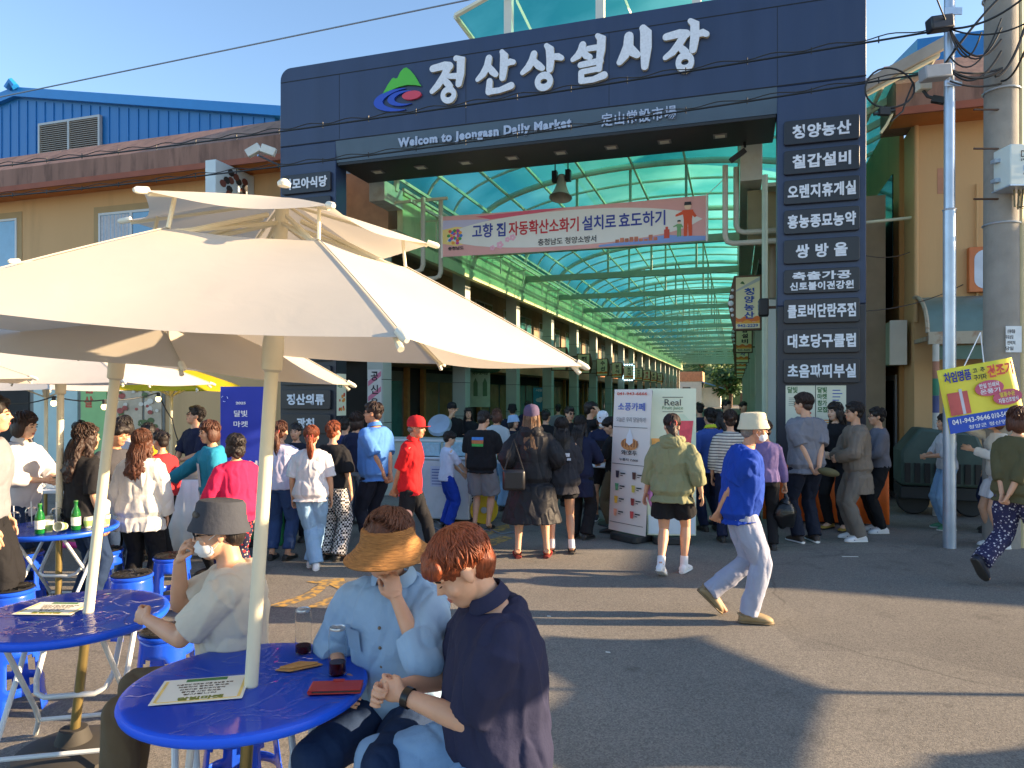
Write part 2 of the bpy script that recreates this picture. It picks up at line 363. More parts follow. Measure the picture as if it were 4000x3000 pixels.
for ch, x0, x1, z0, z1 in (('정', -6.40, -5.75, 6.44, 7.17), ('산', -5.59, -4.96, 6.46, 7.14), ('상', -4.85, -4.19, 6.43, 7.13), ('설', -4.05, -3.51, 6.44, 7.16), ('시', -3.33, -2.90, 6.55, 7.18), ('장', -2.70, -2.07, 6.42, 7.17)):
    mb = MB(); w, h = x1 - x0, z1 - z0; cx, cz = (x0 + x1) / 2, (z0 + z1) / 2; k = 0
    for pts, ws in T[ch]:
        P = stroke2d([(p[0] * w, p[1] * h) for p in pts], [q * .68 * 1.12 for q in ws])
        # sides of cream, face of white; each stroke proud of the last by a hair
        mb.prism(P, (cx, -.004, cz), (1, 0, 0), (0, 0, 1), (0, -.05 - k * .0006, 0), 1)
        mb.prism(P, (cx, -.055 - k * .0006, cz), (1, 0, 0), (0, 0, 1), (0, -.004, 0), 0); k += 1
    if ch in RING:
        rx, rz, a, b = RING[ch]; nn = 22; o_, i_ = [], []
        for j in range(nn):
            t = 2 * math.pi * j / nn; o_.append((cx + rx * w + a * w * 1.05 * math.cos(t), cz + rz * h + b * h * 1.12 * math.sin(t))); i_.append((cx + rx * w + .085 * w * math.cos(t), cz + rz * h + .055 * h * math.sin(t)))
        for y0, y1, mi in ((-.004, -.058, 1), (-.059, -.063, 0)):
            V = [(p[0], y0, p[1]) for p in o_] + [(p[0], y0, p[1]) for p in i_] + [(p[0], y1, p[1]) for p in o_] + [(p[0], y1, p[1]) for p in i_]
            F_ = []
            for j in range(nn):
                q = (j + 1) % nn
                F_ += [(j, q, 2 * nn + q, 2 * nn + j), (nn + q, nn + j, 3 * nn + j, 3 * nn + q), (2 * nn + j, 2 * nn + q, 3 * nn + q, 3 * nn + j)]
            mb.add(V, F_, mi)
    obj('letter', mb, [LETW, LETC], gate, 0)
# emblem: green hill, two blue swirls, red oval
em = MB(); ex0, ez0 = -7.42, 6.44
def E(p): return [(ex0 + x * .86, ez0 + z * .68) for x, z in p]
hill = [(.18, .44), (.30, .66), (.38, .78), (.42, .80), (.46, .77), (.50, .78), (.56, .92), (.63, .99), (.69, 1.0), (.76, .93), (.86, .78), (.95, .58), (1.0, .50), (.86, .55), (.70, .58), (.52, .56), (.34, .50)]
em.prism(E(hill), (0, -.004, 0), (1, 0, 0), (0, 0, 1), (0, -.03, 0), 0)
def swirl(cx, cz, rx, rz, w0, a0, a1):
    o_, i_ = [], []
    for j in range(21):
        a = R(a0 + (a1 - a0) * j / 20); ww = w0 * math.sin(math.pi * (j + .6) / 21.2)
        o_.append((cx + rx * math.cos(a), cz + rz * math.sin(a))); i_.append((cx + (rx - ww) * math.cos(a) + .02, cz + (rz - ww * .8) * math.sin(a)))
    return o_ + i_[::-1]
em.prism(E(swirl(.52, .25, .53, .27, .17, 75, 285)), (0, -.004, 0), (1, 0, 0), (0, 0, 1), (0, -.03, 0), 1)
em.prism(E(swirl(.62, .27, .33, .18, .12, 60, 300)), (0, -.004, 0), (1, 0, 0), (0, 0, 1), (0, -.036, 0), 1)
em.prism(E([(.80 + .2 * math.cos(R(18 * j)), .31 + .105 * math.sin(R(18 * j))) for j in range(20)]), (0, -.004, 0), (1, 0, 0), (0, 0, 1), (0, -.042, 0), 2)
obj('emblem', em, [sm('emblem_green', (84, 190, 60), rough=.4, var=.04), sm('emblem_blue', (40, 80, 190), rough=.4, var=.04), sm('emblem_red', (214, 70, 92), rough=.4, var=.04)], gate, 20)
mb = MB(); text_on(mb, 'Welcom to Jeongasn Daily Market', (-5.53, -.003, 5.885), (1, 0, 0), (0, 0, 1), 2.92, .19, .05, .02, spacing=1.15)
text_on(mb, '定山常設市場', (-3.06, -.003, 5.885), (1, 0, 0), (0, 0, 1), 1.1, .2, .018, .02, spacing=1.15)
obj('lettering', mb, sm('letter_grey', (176, 190, 214), rough=.4, var=.06), gate, 0)
RIGHT = ['청양농산', '칠갑설비', '오렌지휴게실', '흥농종묘농약', '쌍 방 울', '축출가공|신토불이건강원', '클로버단란주점', '대호당구클럽', '초음파피부실']
LEFT = ['다모아식당', None, None, None, None, None, '미진', '천연수제비누', '금산', '정산의류', '광천']
def plate(x0, x1, zc, s):
    mb = MB(); mb.prism(rrect(x0, x1, zc - .165, zc + .165, .03, 3), (0, -.002, 0), (1, 0, 0), (0, 0, 1), (0, -.055, 0))
    p = obj('name_plate', mb, PLATE, gate, bevel=.006)
    if not s: return
    mb = MB(); rows = s.split('|'); cx = (x0 + x1) / 2
    for i, r in enumerate(rows):
        hh = .19 if len(rows) == 1 else .115; zz = zc if len(rows) == 1 else zc + .07 - .14 * i
        n_ = len(r.replace(' ', '')); ww = min(.86, (.165 if len(rows) == 1 else .112) * n_ + .02 + (.14 if ' ' in r else 0))
        if n_ == 4 and ' ' not in r: ww = .74
        text_on(mb, r, (cx, -.0575, zz), (1, 0, 0), (0, 0, 1), ww, hh, .034, .012, spacing=1.08)
    obj('lettering', mb, LETW, p, 0)
for i, s in enumerate(RIGHT): plate(-1.045, -.09, 5.39 - .4125 * i, s)
for i, s in enumerate(LEFT): plate(-9.2, -8.24, 5.39 - .4125 * i, s)
# paper notices stuck on the gate columns
def poster(x, y, z, w, h, label, bg_, items, frame_y=-1, cat='poster', name='poster', bcol=None):
    """flat printed sheet facing the street; items: (kind, args)"""
    t = thing(name, label, cat, (x, y, z - h / 2), frame='M')
    mb = MB(); mb.box(x - w / 2, x + w / 2, y - .004, y, z - h / 2, z + h / 2); obj('sheet', mb, bg_, t, 0)
    for nm, mt, fn in items:
        mb = MB(); fn(mb); obj(nm, mb, mt, t, 0)
    return t
PAPER = sm('paper_cream', (232, 230, 205), rough=.8, var=.04)
INKG = sm('ink_green', (70, 120, 66), var=0); INKR = sm('ink_red', (205, 80, 60), var=0); INKO = sm('ink_orange', (236, 150, 60), var=0); INKB = sm('ink_blue', (46, 84, 170), var=0); INKK = sm('ink_black', (40, 42, 48), var=0); INKW = sm('ink_white', (236, 238, 240), var=0)
def tx(s, x, y, z, w, h, bold=.02): return lambda mb: text_on(mb, s, (x, y, z), (1, 0, 0), (0, 0, 1), w, h, bold, .002)
def rows(x, y, z, w, n, dz, th=.008):
    def f(mb):
        rr = random.Random(int(x * 100 + z * 77))
        for i in range(n):
            ww = w * rr.uniform(.6, 1); mb.box(x, x + ww, y - .002, y, z - i * dz - th, z - i * dz)
    return f
def blobs(x, y, z, w, h, n, r):
    def f(mb):
        rr = random.Random(int(x * 91 + z * 55))
        for i in range(n):
            cx, cz, q = x + rr.uniform(0, w), z + rr.uniform(0, h), r * rr.uniform(.6, 1.3)
            mb.prism([(cx + q * math.cos(a), cz + q * .7 * math.sin(a)) for a in (2 * math.pi * k / 10 for k in range(10))], (0, y - .0004 * i, 0), (1, 0, 0), (0, 0, 1), (0, -.002, 0))
    return f
poster(-.83, -.003, 1.58, .38, .62, 'cream event poster with 달빛 lettering on the right gate column, left of a pair', PAPER,
       [('lettering', INKG, tx('달빛', -.93, -.008, 1.83, .13, .09)), ('print', INKR, blobs(-.86, -.008, 1.5, .16, .12, 9, .03)), ('print', INKO, blobs(-.88, -.008, 1.33, .14, .1, 6, .03)), ('print', INKK, rows(-.98, -.008, 1.72, .25, 5, .025, .005))], cat='poster')
poster(-.44, -.003, 1.58, .38, .62, 'cream recruiting poster with stacked green lettering on the right gate column, right of a pair', PAPER,
       [('lettering', INKG, lambda mb: [text_on(mb, s, (-.55, -.008, 1.83 - .09 * i), (1, 0, 0), (0, 0, 1), .12, .078, .03, .002) for i, s in enumerate(('달빛', '마켓', '참가', '모집'))]), ('print', INKB, rows(-.42, -.008, 1.83, .13, 4, .045, .012)), ('print', INKR, blobs(-.42, -.008, 1.56, .14, .05, 6, .025)), ('lettering', INKO, rows(-.6, -.008, 1.42, .22, 3, .03, .014))], cat='poster')
t = thing('poster', 'narrow cream poster with flower print on the inner side of the left gate column', 'poster', (-8.167, .18, 1.40), frame='M')
mb = MB(); mb.box(-8.168, -8.164, .03, .33, 1.40, 2.12); obj('sheet', mb, PAPER, t, 0)
mb = MB()
for i, s in enumerate(('달빛', '마켓')): text_on(mb, s, (-8.1635, .13, 2.02 - .1 * i), (0, 1, 0), (0, 0, 1), .14, .085, .03, .002)
obj('lettering', mb, INKG, t, 0)
rr = random.Random(4)
for mt in (INKR, INKO):
    mb = MB()
    for i in range(7):
        cy, cz, q = rr.uniform(.08, .28), rr.uniform(1.48, 1.82), rr.uniform(.02, .035)
        mb.prism([(cy + q * math.cos(a), cz + q * math.sin(a)) for a in (2 * math.pi * k / 9 for k in range(9))], (-8.1635 + .0003 * i, 0, 0), (0, 1, 0), (0, 0, 1), (.002, 0, 0))
    obj('print', mb, mt, t, 0)
# ================================================================== vaulted arcade behind the gate
def teal_sheet():
    m = D.materials.new('teal_sheet'); m.use_nodes = True; t = m.node_tree; N = t.nodes; L = t.links; N.remove(N['Principled BSDF'])
    tc = N.new('ShaderNodeTexCoord'); nz = N.new('ShaderNodeTexNoise'); nz.inputs['Scale'].default_value = .5; nz.inputs['Detail'].default_value = 6; L.new(tc.outputs['Object'], nz.inputs[0])
    r = N.new('ShaderNodeValToRGB'); L.new(nz.outputs[0], r.inputs[0]); e = r.color_ramp.elements
    e[0].position = .35; e[0].color = (.07, .44, .38, 1); e[1].position = .65; e[1].color = (.22, .68, .56, 1)
    tr = N.new('ShaderNodeBsdfTransparent'); tl = N.new('ShaderNodeBsdfTranslucent'); gl = N.new('ShaderNodeBsdfGlossy'); gl.inputs['Roughness'].default_value = .15
    L.new(r.outputs[0], tr.inputs[0]); L.new(r.outputs[0], tl.inputs[0])
    a = N.new('ShaderNodeMixShader'); a.inputs[0].default_value = .68; L.new(tr.outputs[0], a.inputs[1]); L.new(tl.outputs[0], a.inputs[2])
    b = N.new('ShaderNodeMixShader'); b.inputs[0].default_value = .06; L.new(a.outputs[0], b.inputs[1]); L.new(gl.outputs[0], b.inputs[2])
    L.new(b.outputs[0], N['Material Output'].inputs[0]); return m
TEAL = teal_sheet()
STEEL = sm('steel_sage', (224, 222, 198), rough=.5, var=.08, stain=lin((130, 124, 96)), samt=.4)
STEELD = sm('steel_beam', (176, 182, 160), rough=.55, var=.1)
GREENF = sm('fascia_green', (206, 214, 160), rough=.6, var=.06, vs=1.5, stain=lin((150, 160, 112)), sscale=2.5, samt=.5, stretch=(1, 1, .25))
arc = thing('market_arcade', 'long vaulted arcade roof of teal sheets on curved steel arches', 'arcade roof', (-3.4, 1.5, 0), frame='M')
AX, AH, AZ, AR = -3.4, 4.62, 5.75, 1.45
def arch(y, dz=0, n=24, x1=-.35):
    out = []
    for i in range(n + 1):
        a = math.pi * (1 - i / n); x = AX + AH * math.cos(a)
        if x > x1: break
        out.append((x, y, AZ + AR * math.sin(a) ** .8 * (1 if True else 0) + dz))
    return out
Y0, Y1, PITCH = 1.5, 78.0, 4.4
mb = MB(); A = arch(Y0 - .3, .06); B = arch(Y1, .06); n = len(A)
ny = 40
gr = [[(a[0], Y0 - .3 + (Y1 - Y0 + .3) * j / ny, a[2]) for a in A] for j in range(ny + 1)]
mb.add([v for r in gr for v in r], [(j * n + i, j * n + i + 1, (j + 1) * n + i + 1, (j + 1) * n + i) for j in range(ny) for i in range(n - 1)])
obj('roof_sheet', mb, TEAL, arc)
y = Y0 + .4; k = 0
while y < Y1:
    mb = MB(); main = k % 3 == 0
    mb.tube(arch(y, -.03 if main else 0), .075 if main else .032, 8 if y < 30 else 5)
    obj('arch', mb, STEEL, arc)
    if main and k:
        mb = MB(); mb.box(-8, -1.5, y + .1, y + .22, 5.28, 5.46)
        for x in (-5.4, -4.1, -2.8): 
            zt = AZ + AR * math.sin(math.acos((x - AX) / AH)) ** .8
            mb.box(x - .03, x + .03, y + .13, y + .19, 5.46, zt - .03)
        obj('tie_beam', mb, STEELD, arc)
    y += PITCH / 3; k += 1
for i in range(1, 22, 2):
    p = arch(0, -.05)
    if i >= len(p): break
    mb = MB(); mb.box(p[i][0] - .022, p[i][0] + .022, Y0 - .2, Y1, p[i][2] - .03, p[i][2] + .03); obj('purlin', mb, STEEL, arc)
# eaves: tall green fascia on the left, box beam on the right
mb = MB(); mb.box(-8.12, -8.0, 2.2, Y1, 4.75, 5.72); mb.box(-8.2, -7.96, 2.2, Y1, 5.722, 5.78); mb.box(-8.06, -7.93, 2.2, Y1, 4.62, 4.80)
for j in range(26): mb.box(-7.997, -7.994, 3 + j * 2.9, 3.015 + j * 2.9, 4.81, 5.72)
obj('left_fascia', mb, GREENF, arc, bevel=.01)
mb = MB(); mb.box(-8.32, -7.99, 1.42, 2.19, 5.42, 5.8); obj('gutter_box', mb, sm('box_cream', (206, 204, 190), rough=.6, stain=lin((150, 120, 84)), sscale=5, samt=.5), arc, bevel=.01)
mb = MB(); mb.box(-1.62, -1.28, 1.42, Y1, 5.2, 5.84); obj('right_fascia', mb, sm('fascia_grey', (190, 190, 176), rough=.6, stain=lin((150, 120, 84)), sscale=4, samt=.4), arc, bevel=.01)
mb = MB(); mb.box(-1.28, -.6, 1.5, Y1, 5.1, 5.16); obj('right_soffit', mb, STEELD, arc)
# rails and hangers along the left eave
for dx, z in ((.28, 5.62), (.42, 5.40)):
    mb = MB(); mb.box(-8 + dx, -7.95 + dx, 1.6, Y1, z, z + .05); obj('rail', mb, STEEL, arc)
for j in range(36):
    mb = MB(); yy = 3.0 + j * 2.1; mb.box(-7.64, -7.61, yy, yy + .03, 4.95, 5.45); mb.box(-8, -7.55, yy, yy + .03, 5.36, 5.39)
    obj('hanger', mb, STEEL, arc)
# bent overflow pipes at both gutter ends
PIPE = sm('pipe_cream', (188, 184, 166), rough=.5, var=.08)
def bent(x, z0, z1, x2, y):
    s = 1 if x2 > x else -1
    return [(x, y, z1), (x, y, z0 + .12), (x + s * .035, y, z0 + .035), (x + s * .12, y, z0), (x2, y, z0)]
for x, z0, x2, yy in ((-7.35, 4.10, -8.9, 1.75), (-7.05, 3.98, -8.9, 1.9), (-1.85, 4.22, -.9, 1.5), (-1.68, 4.42, -.9, 1.65)):
    mb = MB(); mb.tube(bent(x, z0, 5.5, x2, yy), .045, 10); obj('overflow_pipe', mb, PIPE, arc)
mb = MB(); mb.box(-8.2, -6.9, 1.85, 1.9, 5.46, 5.51); obj('cross_bar', mb, STEEL, arc)
# tilted wing of roof over the right-hand alley
wing = thing('side_canopy', 'tilted teal wing canopy beside the right gate column', 'canopy', (.5, 1, 0), frame='M')
def wp(s, y, dz=0): return (-.3 + 1.42 * s, y, 6.12 + .66 * s + dz)
mb = MB(); mb.add([wp(0, 1.0), wp(1, 1.0), wp(1, 40), wp(0, 40)], [(0, 1, 2, 3)]); obj('roof_sheet', mb, TEAL, wing, 0)
for j in range(20):
    yy = 1.0 + j * 1.05 if j < 12 else 13 + (j - 12) * 3; mb = MB(); a, b = wp(0, yy, -.05), wp(1, yy, -.05); big = .09 if j < 3 else .05
    mb.prism([(0, -big), (.09, -big), (.09, big * .3), (0, big * .3)], a, (0, 1, 0), (0, 0, 1), Vector(b) - Vector(a)); obj('rib', mb, STEEL, wing)
for s in (.0, .5, .98):
    mb = MB(); mb.tube([wp(s, 1.0, -.06), wp(s, 40, -.06)], .035, 6); obj('purlin', mb, STEEL, wing)
mb = MB(); a, b = wp(-.02, .9, .06), wp(1.03, .9, .06); mb.prism([(0, -.16), (.1, -.16), (.1, .02), (0, .02)], a, (0, 1, 0), (0, 0, 1), Vector(b) - Vector(a)); obj('front_edge', mb, sm('edge_grey', (168, 160, 148), rough=.6), wing, bevel=.01)
mb = MB(); mb.cyl((-.2, 2.2, 4.55), (1.0, 2.2, 4.6), .025, 6); obj('brace', mb, STEEL, wing)
# raised sail roof standing above the gate
sail = thing('upper_canopy', 'raised teal canopy on white posts above the gate top', 'canopy', (-3, 1.6, 7.44), frame='M')
SX = [-6.5, -5.7, -4.4, -3.0, -1.6, -.4]
def szx(x): return 8.58 + 1.2 * math.sin((x + 6.5) / 6.1 * math.pi / 2 * 1.2)
mb = MB(); P0 = [(x, 1.3, szx(x)) for x in SX]; P1 = [(x, 16, szx(x)) for x in SX]; n = len(SX)
mb.add(P0 + P1, [(i, i + 1, n + i + 1, n + i) for i in range(n - 1)]); obj('roof_sheet', mb, TEAL, sail)
WPOST = sm('post_white', (222, 218, 204), rough=.5, var=.06)
mb = MB(); mb.tube([(x, 1.28, z + .0) for x, _, z in P0], .05, 6); obj('front_edge', mb, STEEL, sail)
mb = MB(); mb.tube([(-6.5, 1.3, szx(-6.5)), (-6.5, 16, szx(-6.5))], .05, 6); obj('side_edge', mb, STEEL, sail)
for x in (-5.55, -3.9, -2.3, -.6):
    mb = MB(); mb.box(x - .07, x + .07, 1.4, 1.54, 7.0, szx(x) - .02); obj('post', mb, WPOST, sail)
    mb = MB(); mb.prism([(0, -.05), (.1, -.05), (.1, .05), (0, .05)], (x + .09, 1.6, szx(x) - .05), (0, 1, 0), (0, 0, 1), (.6, 1.4, -1.4)); obj('brace', mb, STEEL, sail)
# ================================================================== left shop row
row = thing('shop_row', 'two-storey shop row with pale tiled columns along the left of the arcade', 'shop row', (-9, 2, 0), frame='M')
COLM = sm('column_tile', (186, 192, 186), rough=.45, var=.06, vs=2)
WALLD = sm('row_wall', (150, 132, 108), rough=.75, var=.1, stain=lin((90, 84, 74)), samt=.4)
TERRA = sm('band_terracotta', (206, 138, 96), rough=.7, var=.08, stain=lin((140, 92, 64)), samt=.5, stretch=(1, .3, 1))
GLASSD = sm('glass_dark', (44, 62, 66), rough=.08, var=.1, spec=.8)
GLASST = sm('glass_teal', (60, 120, 116), rough=.08, var=.15, spec=.8)
ALU = sm('alu_frame', (170, 172, 170), rough=.4, var=.05, metal=.3)
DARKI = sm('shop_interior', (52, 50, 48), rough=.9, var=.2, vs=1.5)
mb = MB(); mb.box(-14, -9.0, 2.0, Y1, 2.95, 4.9); obj('upper_wall', mb, WALLD, row)
mb = MB(); mb.box(-14, -8.45, 2.45, Y1, 4.985, 6.35); obj('parapet', mb, mat('parapet_ochre', (.5, .3, .16), rough=.85, var=.12, stain=(.2, .13, .08), samt=.5), row, 0)
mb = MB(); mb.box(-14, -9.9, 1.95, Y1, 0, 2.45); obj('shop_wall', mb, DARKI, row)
mb = MB(); mb.box(-13.9, -8.92, 1.98, Y1 + .05, 2.46, 2.949); obj('band', mb, TERRA, row)
mb = MB(); mb.box(-14, -8.0, 1.9, Y1, 4.90, 4.98); obj('soffit', mb, sm('soffit_tan', (170, 158, 132), var=.08), row)
ncol = 0; yy = 1.85
while yy < Y1:
    mb = MB(); mb.box(-8.60, -8.25, yy, yy + .36, 0, 4.88)
    c = obj('column', mb, COLM, row, bevel=.008)
    mb = MB()
    for z in (1.2, 2.05, 2.95, 3.9): mb.box(-8.602, -8.248, yy - .002, yy + .362, z, z + .012)
    obj('joint', mb, SEAM, c, 0)
    yy += PITCH; ncol += 1
rs = random.Random(5)
for i in range(16):
    y0 = 2.4 + i * PITCH
    for j in range(2):
        ya = y0 + .4 + j * 1.75; mb = MB(); mb.box(-9.0, -8.97, ya, ya + 1.5, 3.3, 4.55)
        wn = obj('window', mb, ALU, row)
        mb = MB(); mb.box(-8.97, -8.966, ya + .05, ya + .72, 3.35, 4.5); mb.box(-8.97, -8.966, ya + .78, ya + 1.45, 3.35, 4.5)
        obj('pane', mb, rs.choice([GLASSD, GLASST, GLASSD]), wn)
    # shop front: dark opening with timber posts, door panes
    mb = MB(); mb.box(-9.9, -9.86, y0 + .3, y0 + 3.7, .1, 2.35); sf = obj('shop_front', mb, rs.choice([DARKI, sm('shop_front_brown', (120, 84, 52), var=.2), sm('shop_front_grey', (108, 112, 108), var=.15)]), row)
    mb = MB()
    for j in range(3): mb.box(-9.86, -9.855, y0 + .5 + j * 1.05, y0 + 1.4 + j * 1.05, .5, 2.1)
    obj('pane', mb, rs.choice([GLASSD, GLASST, sm('glass_warm', (140, 110, 70), rough=.15, var=.2)]), sf)
    for ya in (.2, 3.6): mb = MB(); mb.box(-9.86, -9.74, y0 + ya, y0 + ya + .14, 0, 2.45); obj('timber_post', mb, sm('timber', (176, 124, 66), rough=.6, var=.2, vs=8), row)
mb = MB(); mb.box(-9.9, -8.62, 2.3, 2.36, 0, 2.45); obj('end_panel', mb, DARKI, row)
# corrugated awning sheets and a dark awning at the row's near end
mb = MB(); mb.add([(-9.0, 2.3, 2.75), (-9.0, 6.6, 2.75), (-7.95, 6.6, 2.52), (-7.95, 2.3, 2.52), (-9.0, 2.3, 2.72), (-9.0, 6.6, 2.72), (-7.95, 6.6, 2.49), (-7.95, 2.3, 2.49)], [(0, 1, 2, 3), (7, 6, 5, 4), (3, 2, 6, 7), (0, 3, 7, 4), (1, 5, 6, 2)])
obj('awning', mb, sm('awning_charcoal', (46, 46, 48), rough=.8, var=.2), row, 0)
mb = MB(); rr_ = [[(-8.9 + .5 * math.cos(a), y_, 2.55 + .12 * math.sin(a) + .05 * math.sin(y_ * 7)) for a in (2 * math.pi * k / 10 for k in range(10))] for y_ in (6.9, 7.5, 8.2, 8.9, 9.6)]
mb.rings(rr_); obj('rolled_tarp', mb, sm('tarp_green', (92, 112, 84), rough=.8, var=.2), row, 60)
# projecting signs hung from the row columns
SIGNF = sm('sign_frame', (98, 66, 44), rough=.5, var=.08); SIGNC = sm('sign_cream', (236, 228, 186), rough=.5, var=.03); SIGNO = sm('sign_orange', (232, 120, 48), rough=.5, var=.05); SIGNY = sm('sign_gold', (246, 172, 60), rough=.5, var=.03)
BULB = sm('bulb_glass', (236, 240, 246), rough=.2, var=0)
def hung_sign(x0, x1, y, z0, z1, text, num, label, side=-1, led=False, tc=INKB, group=None, emb=False):
    t = thing('hanging_sign', label, 'shop sign', ((x0 + x1) / 2, y, z0), group=group, frame='M')
    w, h = x1 - x0, z1 - z0; mb = MB()
    bulge = [(x0, z0), (x1, z0), (x1, z1), (x0, z1), (x0 - .05 * side * -1 * (w / .45), z0 + h * .78), (x0 - .10 * (w / .45), z0 + h * .5), (x0 - .05 * (w / .45), z0 + h * .2)] if side < 0 else [(x0, z0), (x1, z0), (x1 + .05, z0 + h * .22), (x1 + .09, z0 + h * .5), (x1 + .05, z0 + h * .78), (x1, z1), (x0, z1)]
    mb.prism(bulge, (0, y, 0), (1, 0, 0), (0, 0, 1), (0, .16, 0)); obj('case', mb, SIGNF, t, bevel=.008)
    m = .07 * w; mb = MB(); mb.box(x0 + m, x1 - m, y - .004, y, z0 + m, z1 - m); f = obj('face', mb, SIGNC, t, 0)
    fx0, fx1, fz0 = x0 + m, x1 - m, z0 + m; fw = fx1 - fx0
    mb = MB(); P = [(fx0, fz0 + h * .12)] + [(fx1, fz0 + h * .12)] + [(fx1 - fw * i / 10, fz0 + h * (.2 + .025 * math.sin(i * 1.3))) for i in range(11)]
    mb.prism(P, (0, y - .004, 0), (1, 0, 0), (0, 0, 1), (0, -.001, 0)); obj('print', mb, SIGNO, t, 0)
    mb = MB(); P = [(fx0, fz0 + h * .09), (fx1, fz0 + h * .09)] + [(fx1 - fw * i / 10, fz0 + h * (.13 + .02 * math.sin(i * 1.1 + 2))) for i in range(11)]
    mb.prism(P, (0, y - .0055, 0), (1, 0, 0), (0, 0, 1), (0, -.001, 0)); obj('print', mb, SIGNY, t, 0)
    mb = MB(); nch = len(text); ch = h * .62 / nch
    for i, s in enumerate(text): text_on(mb, s, ((fx0 + fx1) / 2 + fw * .06, y - .009, fz0 + h * (.74 if emb else .84) - ch * (i + .5) * (.92 if emb else 1)), (1, 0, 0), (0, 0, 1), fw * .42, ch * .82, .03, .003)
    if num: text_on(mb, num, ((fx0 + fx1) / 2, y - .009, fz0 + h * .05), (1, 0, 0), (0, 0, 1), fw * .86, h * .055, .02, .003)
    obj('lettering', mb, tc, t, 0)
    if emb:
        mb = MB(); mb.prism([(fx0 + fw * p, fz0 + h * q) for p, q in ((.18, .82), (.26, .86), (.32, .85), (.38, .80))], (0, y - .006, 0), (1, 0, 0), (0, 0, 1), (0, -.002, 0)); obj('emblem', mb, INKG, t, 0)
        mb = MB(); mb.prism([(fx0 + fw * p, fz0 + h * q) for p, q in ((.0, .70), (1, .93), (1, .86), (.0, .67))], (0, y - .0045, 0), (1, 0, 0), (0, 0, 1), (0, -.001, 0)); obj('print', mb, sm('sign_grey', (190, 194, 192), var=0), t, 0)
    mb = MB()
    for i in range(5):
        q = (.28, .38, .5, .62, .74)[i]; r = .028 + .012 * (2 - abs(i - 2)); xx = (x0 - .025 - .03 * (1 - abs(i - 2) / 2)) if side < 0 else (x1 + .03)
        if y < 12: mb.lathe([(0, 0), (r, 0), (r * .7, .02), (0, .03)], 10, X=Matrix.Translation((xx, y, z0 + h * q)) @ Matrix.Rotation(R(90), 4, 'X'))
    if mb.v: obj('bulb', mb, BULB, t)
    if led:
        mb = MB()
        for i in range(9):
            for xx in (x0 - .04, x1 + .04): mb.box(xx - .025, xx + .025, y - .03, y, z0 + h * (i + .3) / 9, z0 + h * (i + .75) / 9)
        for i in range(4):
            for zz in (z0 - .04, z1 + .04): mb.box(x0 + w * (i + .2) / 4, x0 + w * (i + .7) / 4, y - .03, y, zz - .03, zz + .03)
        obj('led_border', mb, mat('led_blue', (.5, .8, 1), emit=2.5, var=0), t, 0)
    mb = MB(); q = x1 if side < 0 else x0; s_ = 1 if side < 0 else -1
    for zz in (z0 + h * .15, z0 + h * .85): mb.box(min(q, q + s_ * .5), max(q, q + s_ * .5), y + .06, y + .10, zz, zz + .04)
    obj('bracket', mb, SIGNF, t)
    return t
hung_sign(-1.72, -1.24, 3.0, 2.93, 3.93, '청양농산', '942-2229', 'nearest cream shop sign with 942-2229 hanging beside the right gate column', emb=True)
for i, (s, q) in enumerate((('칠갑설비', 'second cream shop sign down the right side, black lettering, just under the big one'), ('농약사', 'third shop sign down the right side of the arcade, half hidden'), ('쌍방울', 'fourth shop sign down the right side of the arcade'), ('건강원', 'fifth shop sign down the right side of the arcade'), ('주점', 'sixth shop sign down the right side of the arcade'), ('클럽', 'farthest visible shop sign down the right side of the arcade'))):
    hung_sign(-1.72, -1.24, 10.6 + 7 * i, 2.93, 3.93, s, '943-4600' if i == 0 else '', q, tc=INKK if i == 0 else INKB)
LT = ['참기름', '옷가게', '떡집', '수선', '분식', '농기계', '방앗간', '제과', '꽃집', '식당']
LQ = ['first from the big umbrella', 'second from the big umbrella', 'third from the big umbrella', 'fourth from the big umbrella', 'next before the lit sign', 'with a lit blue bead border', 'just after the lit sign', 'with red lettering', 'third after the lit sign', 'at the far end']
for i in range(10):
    hung_sign(-8.2, -7.62, 10.6 + PITCH * i - .2, 2.62, 3.48, LT[i], '', 'cream shop sign hung on the left arcade columns, ' + LQ[i], side=1, led=(i == 5), tc=(INKR if i == 7 else INKK), group='signs hung along the left arcade columns')
# ================================================================== right shop row (seen edge-on)
rrow = thing('shop_row', 'narrow edge-on shop row behind the hanging signs on the right', 'shop row', (-.5, 2, 0), frame='M')
mb = MB(); mb.box(-.7, .7, 2.6, Y1, 0, 5.1); obj('wall', mb, WALLD, rrow)
for i in range(9):
    mb = MB(); mb.box(-1.2, -.9, 2.6 + i * 7, 2.95 + i * 7, 0, 5.1); obj('column', mb, COLM, rrow)
mb = MB(); mb.box(-1.3, -.7, 2.8, Y1, 4.1, 4.18); obj('canopy', mb, sm('canopy_dark', (70, 66, 58), var=.1), rrow)
mb = MB(); mb.cyl((-1.25, 1.2, 0), (-1.25, 1.2, 5.2), .045, 10); obj('downpipe', mb, sm('pipe_green', (184, 198, 176), rough=.5, var=.08), rrow)
mb = MB(); mb.box(-1.02, -.62, 1.45, 1.85, 2.8, 5.1); mb.box(-1.5, -.62, 1.85, 2.2, 4.3, 5.15); obj('fascia_return', mb, sm('return_olive', (150, 140, 104), var=.1), rrow)
mb = MB(); mb.cyl((-1.06, 2.3, 3.4), (-1.06, 2.3, 5.2), .13, 12); obj('duct', mb, sm('duct_brown', (128, 112, 84), rough=.45, var=.1), rrow)
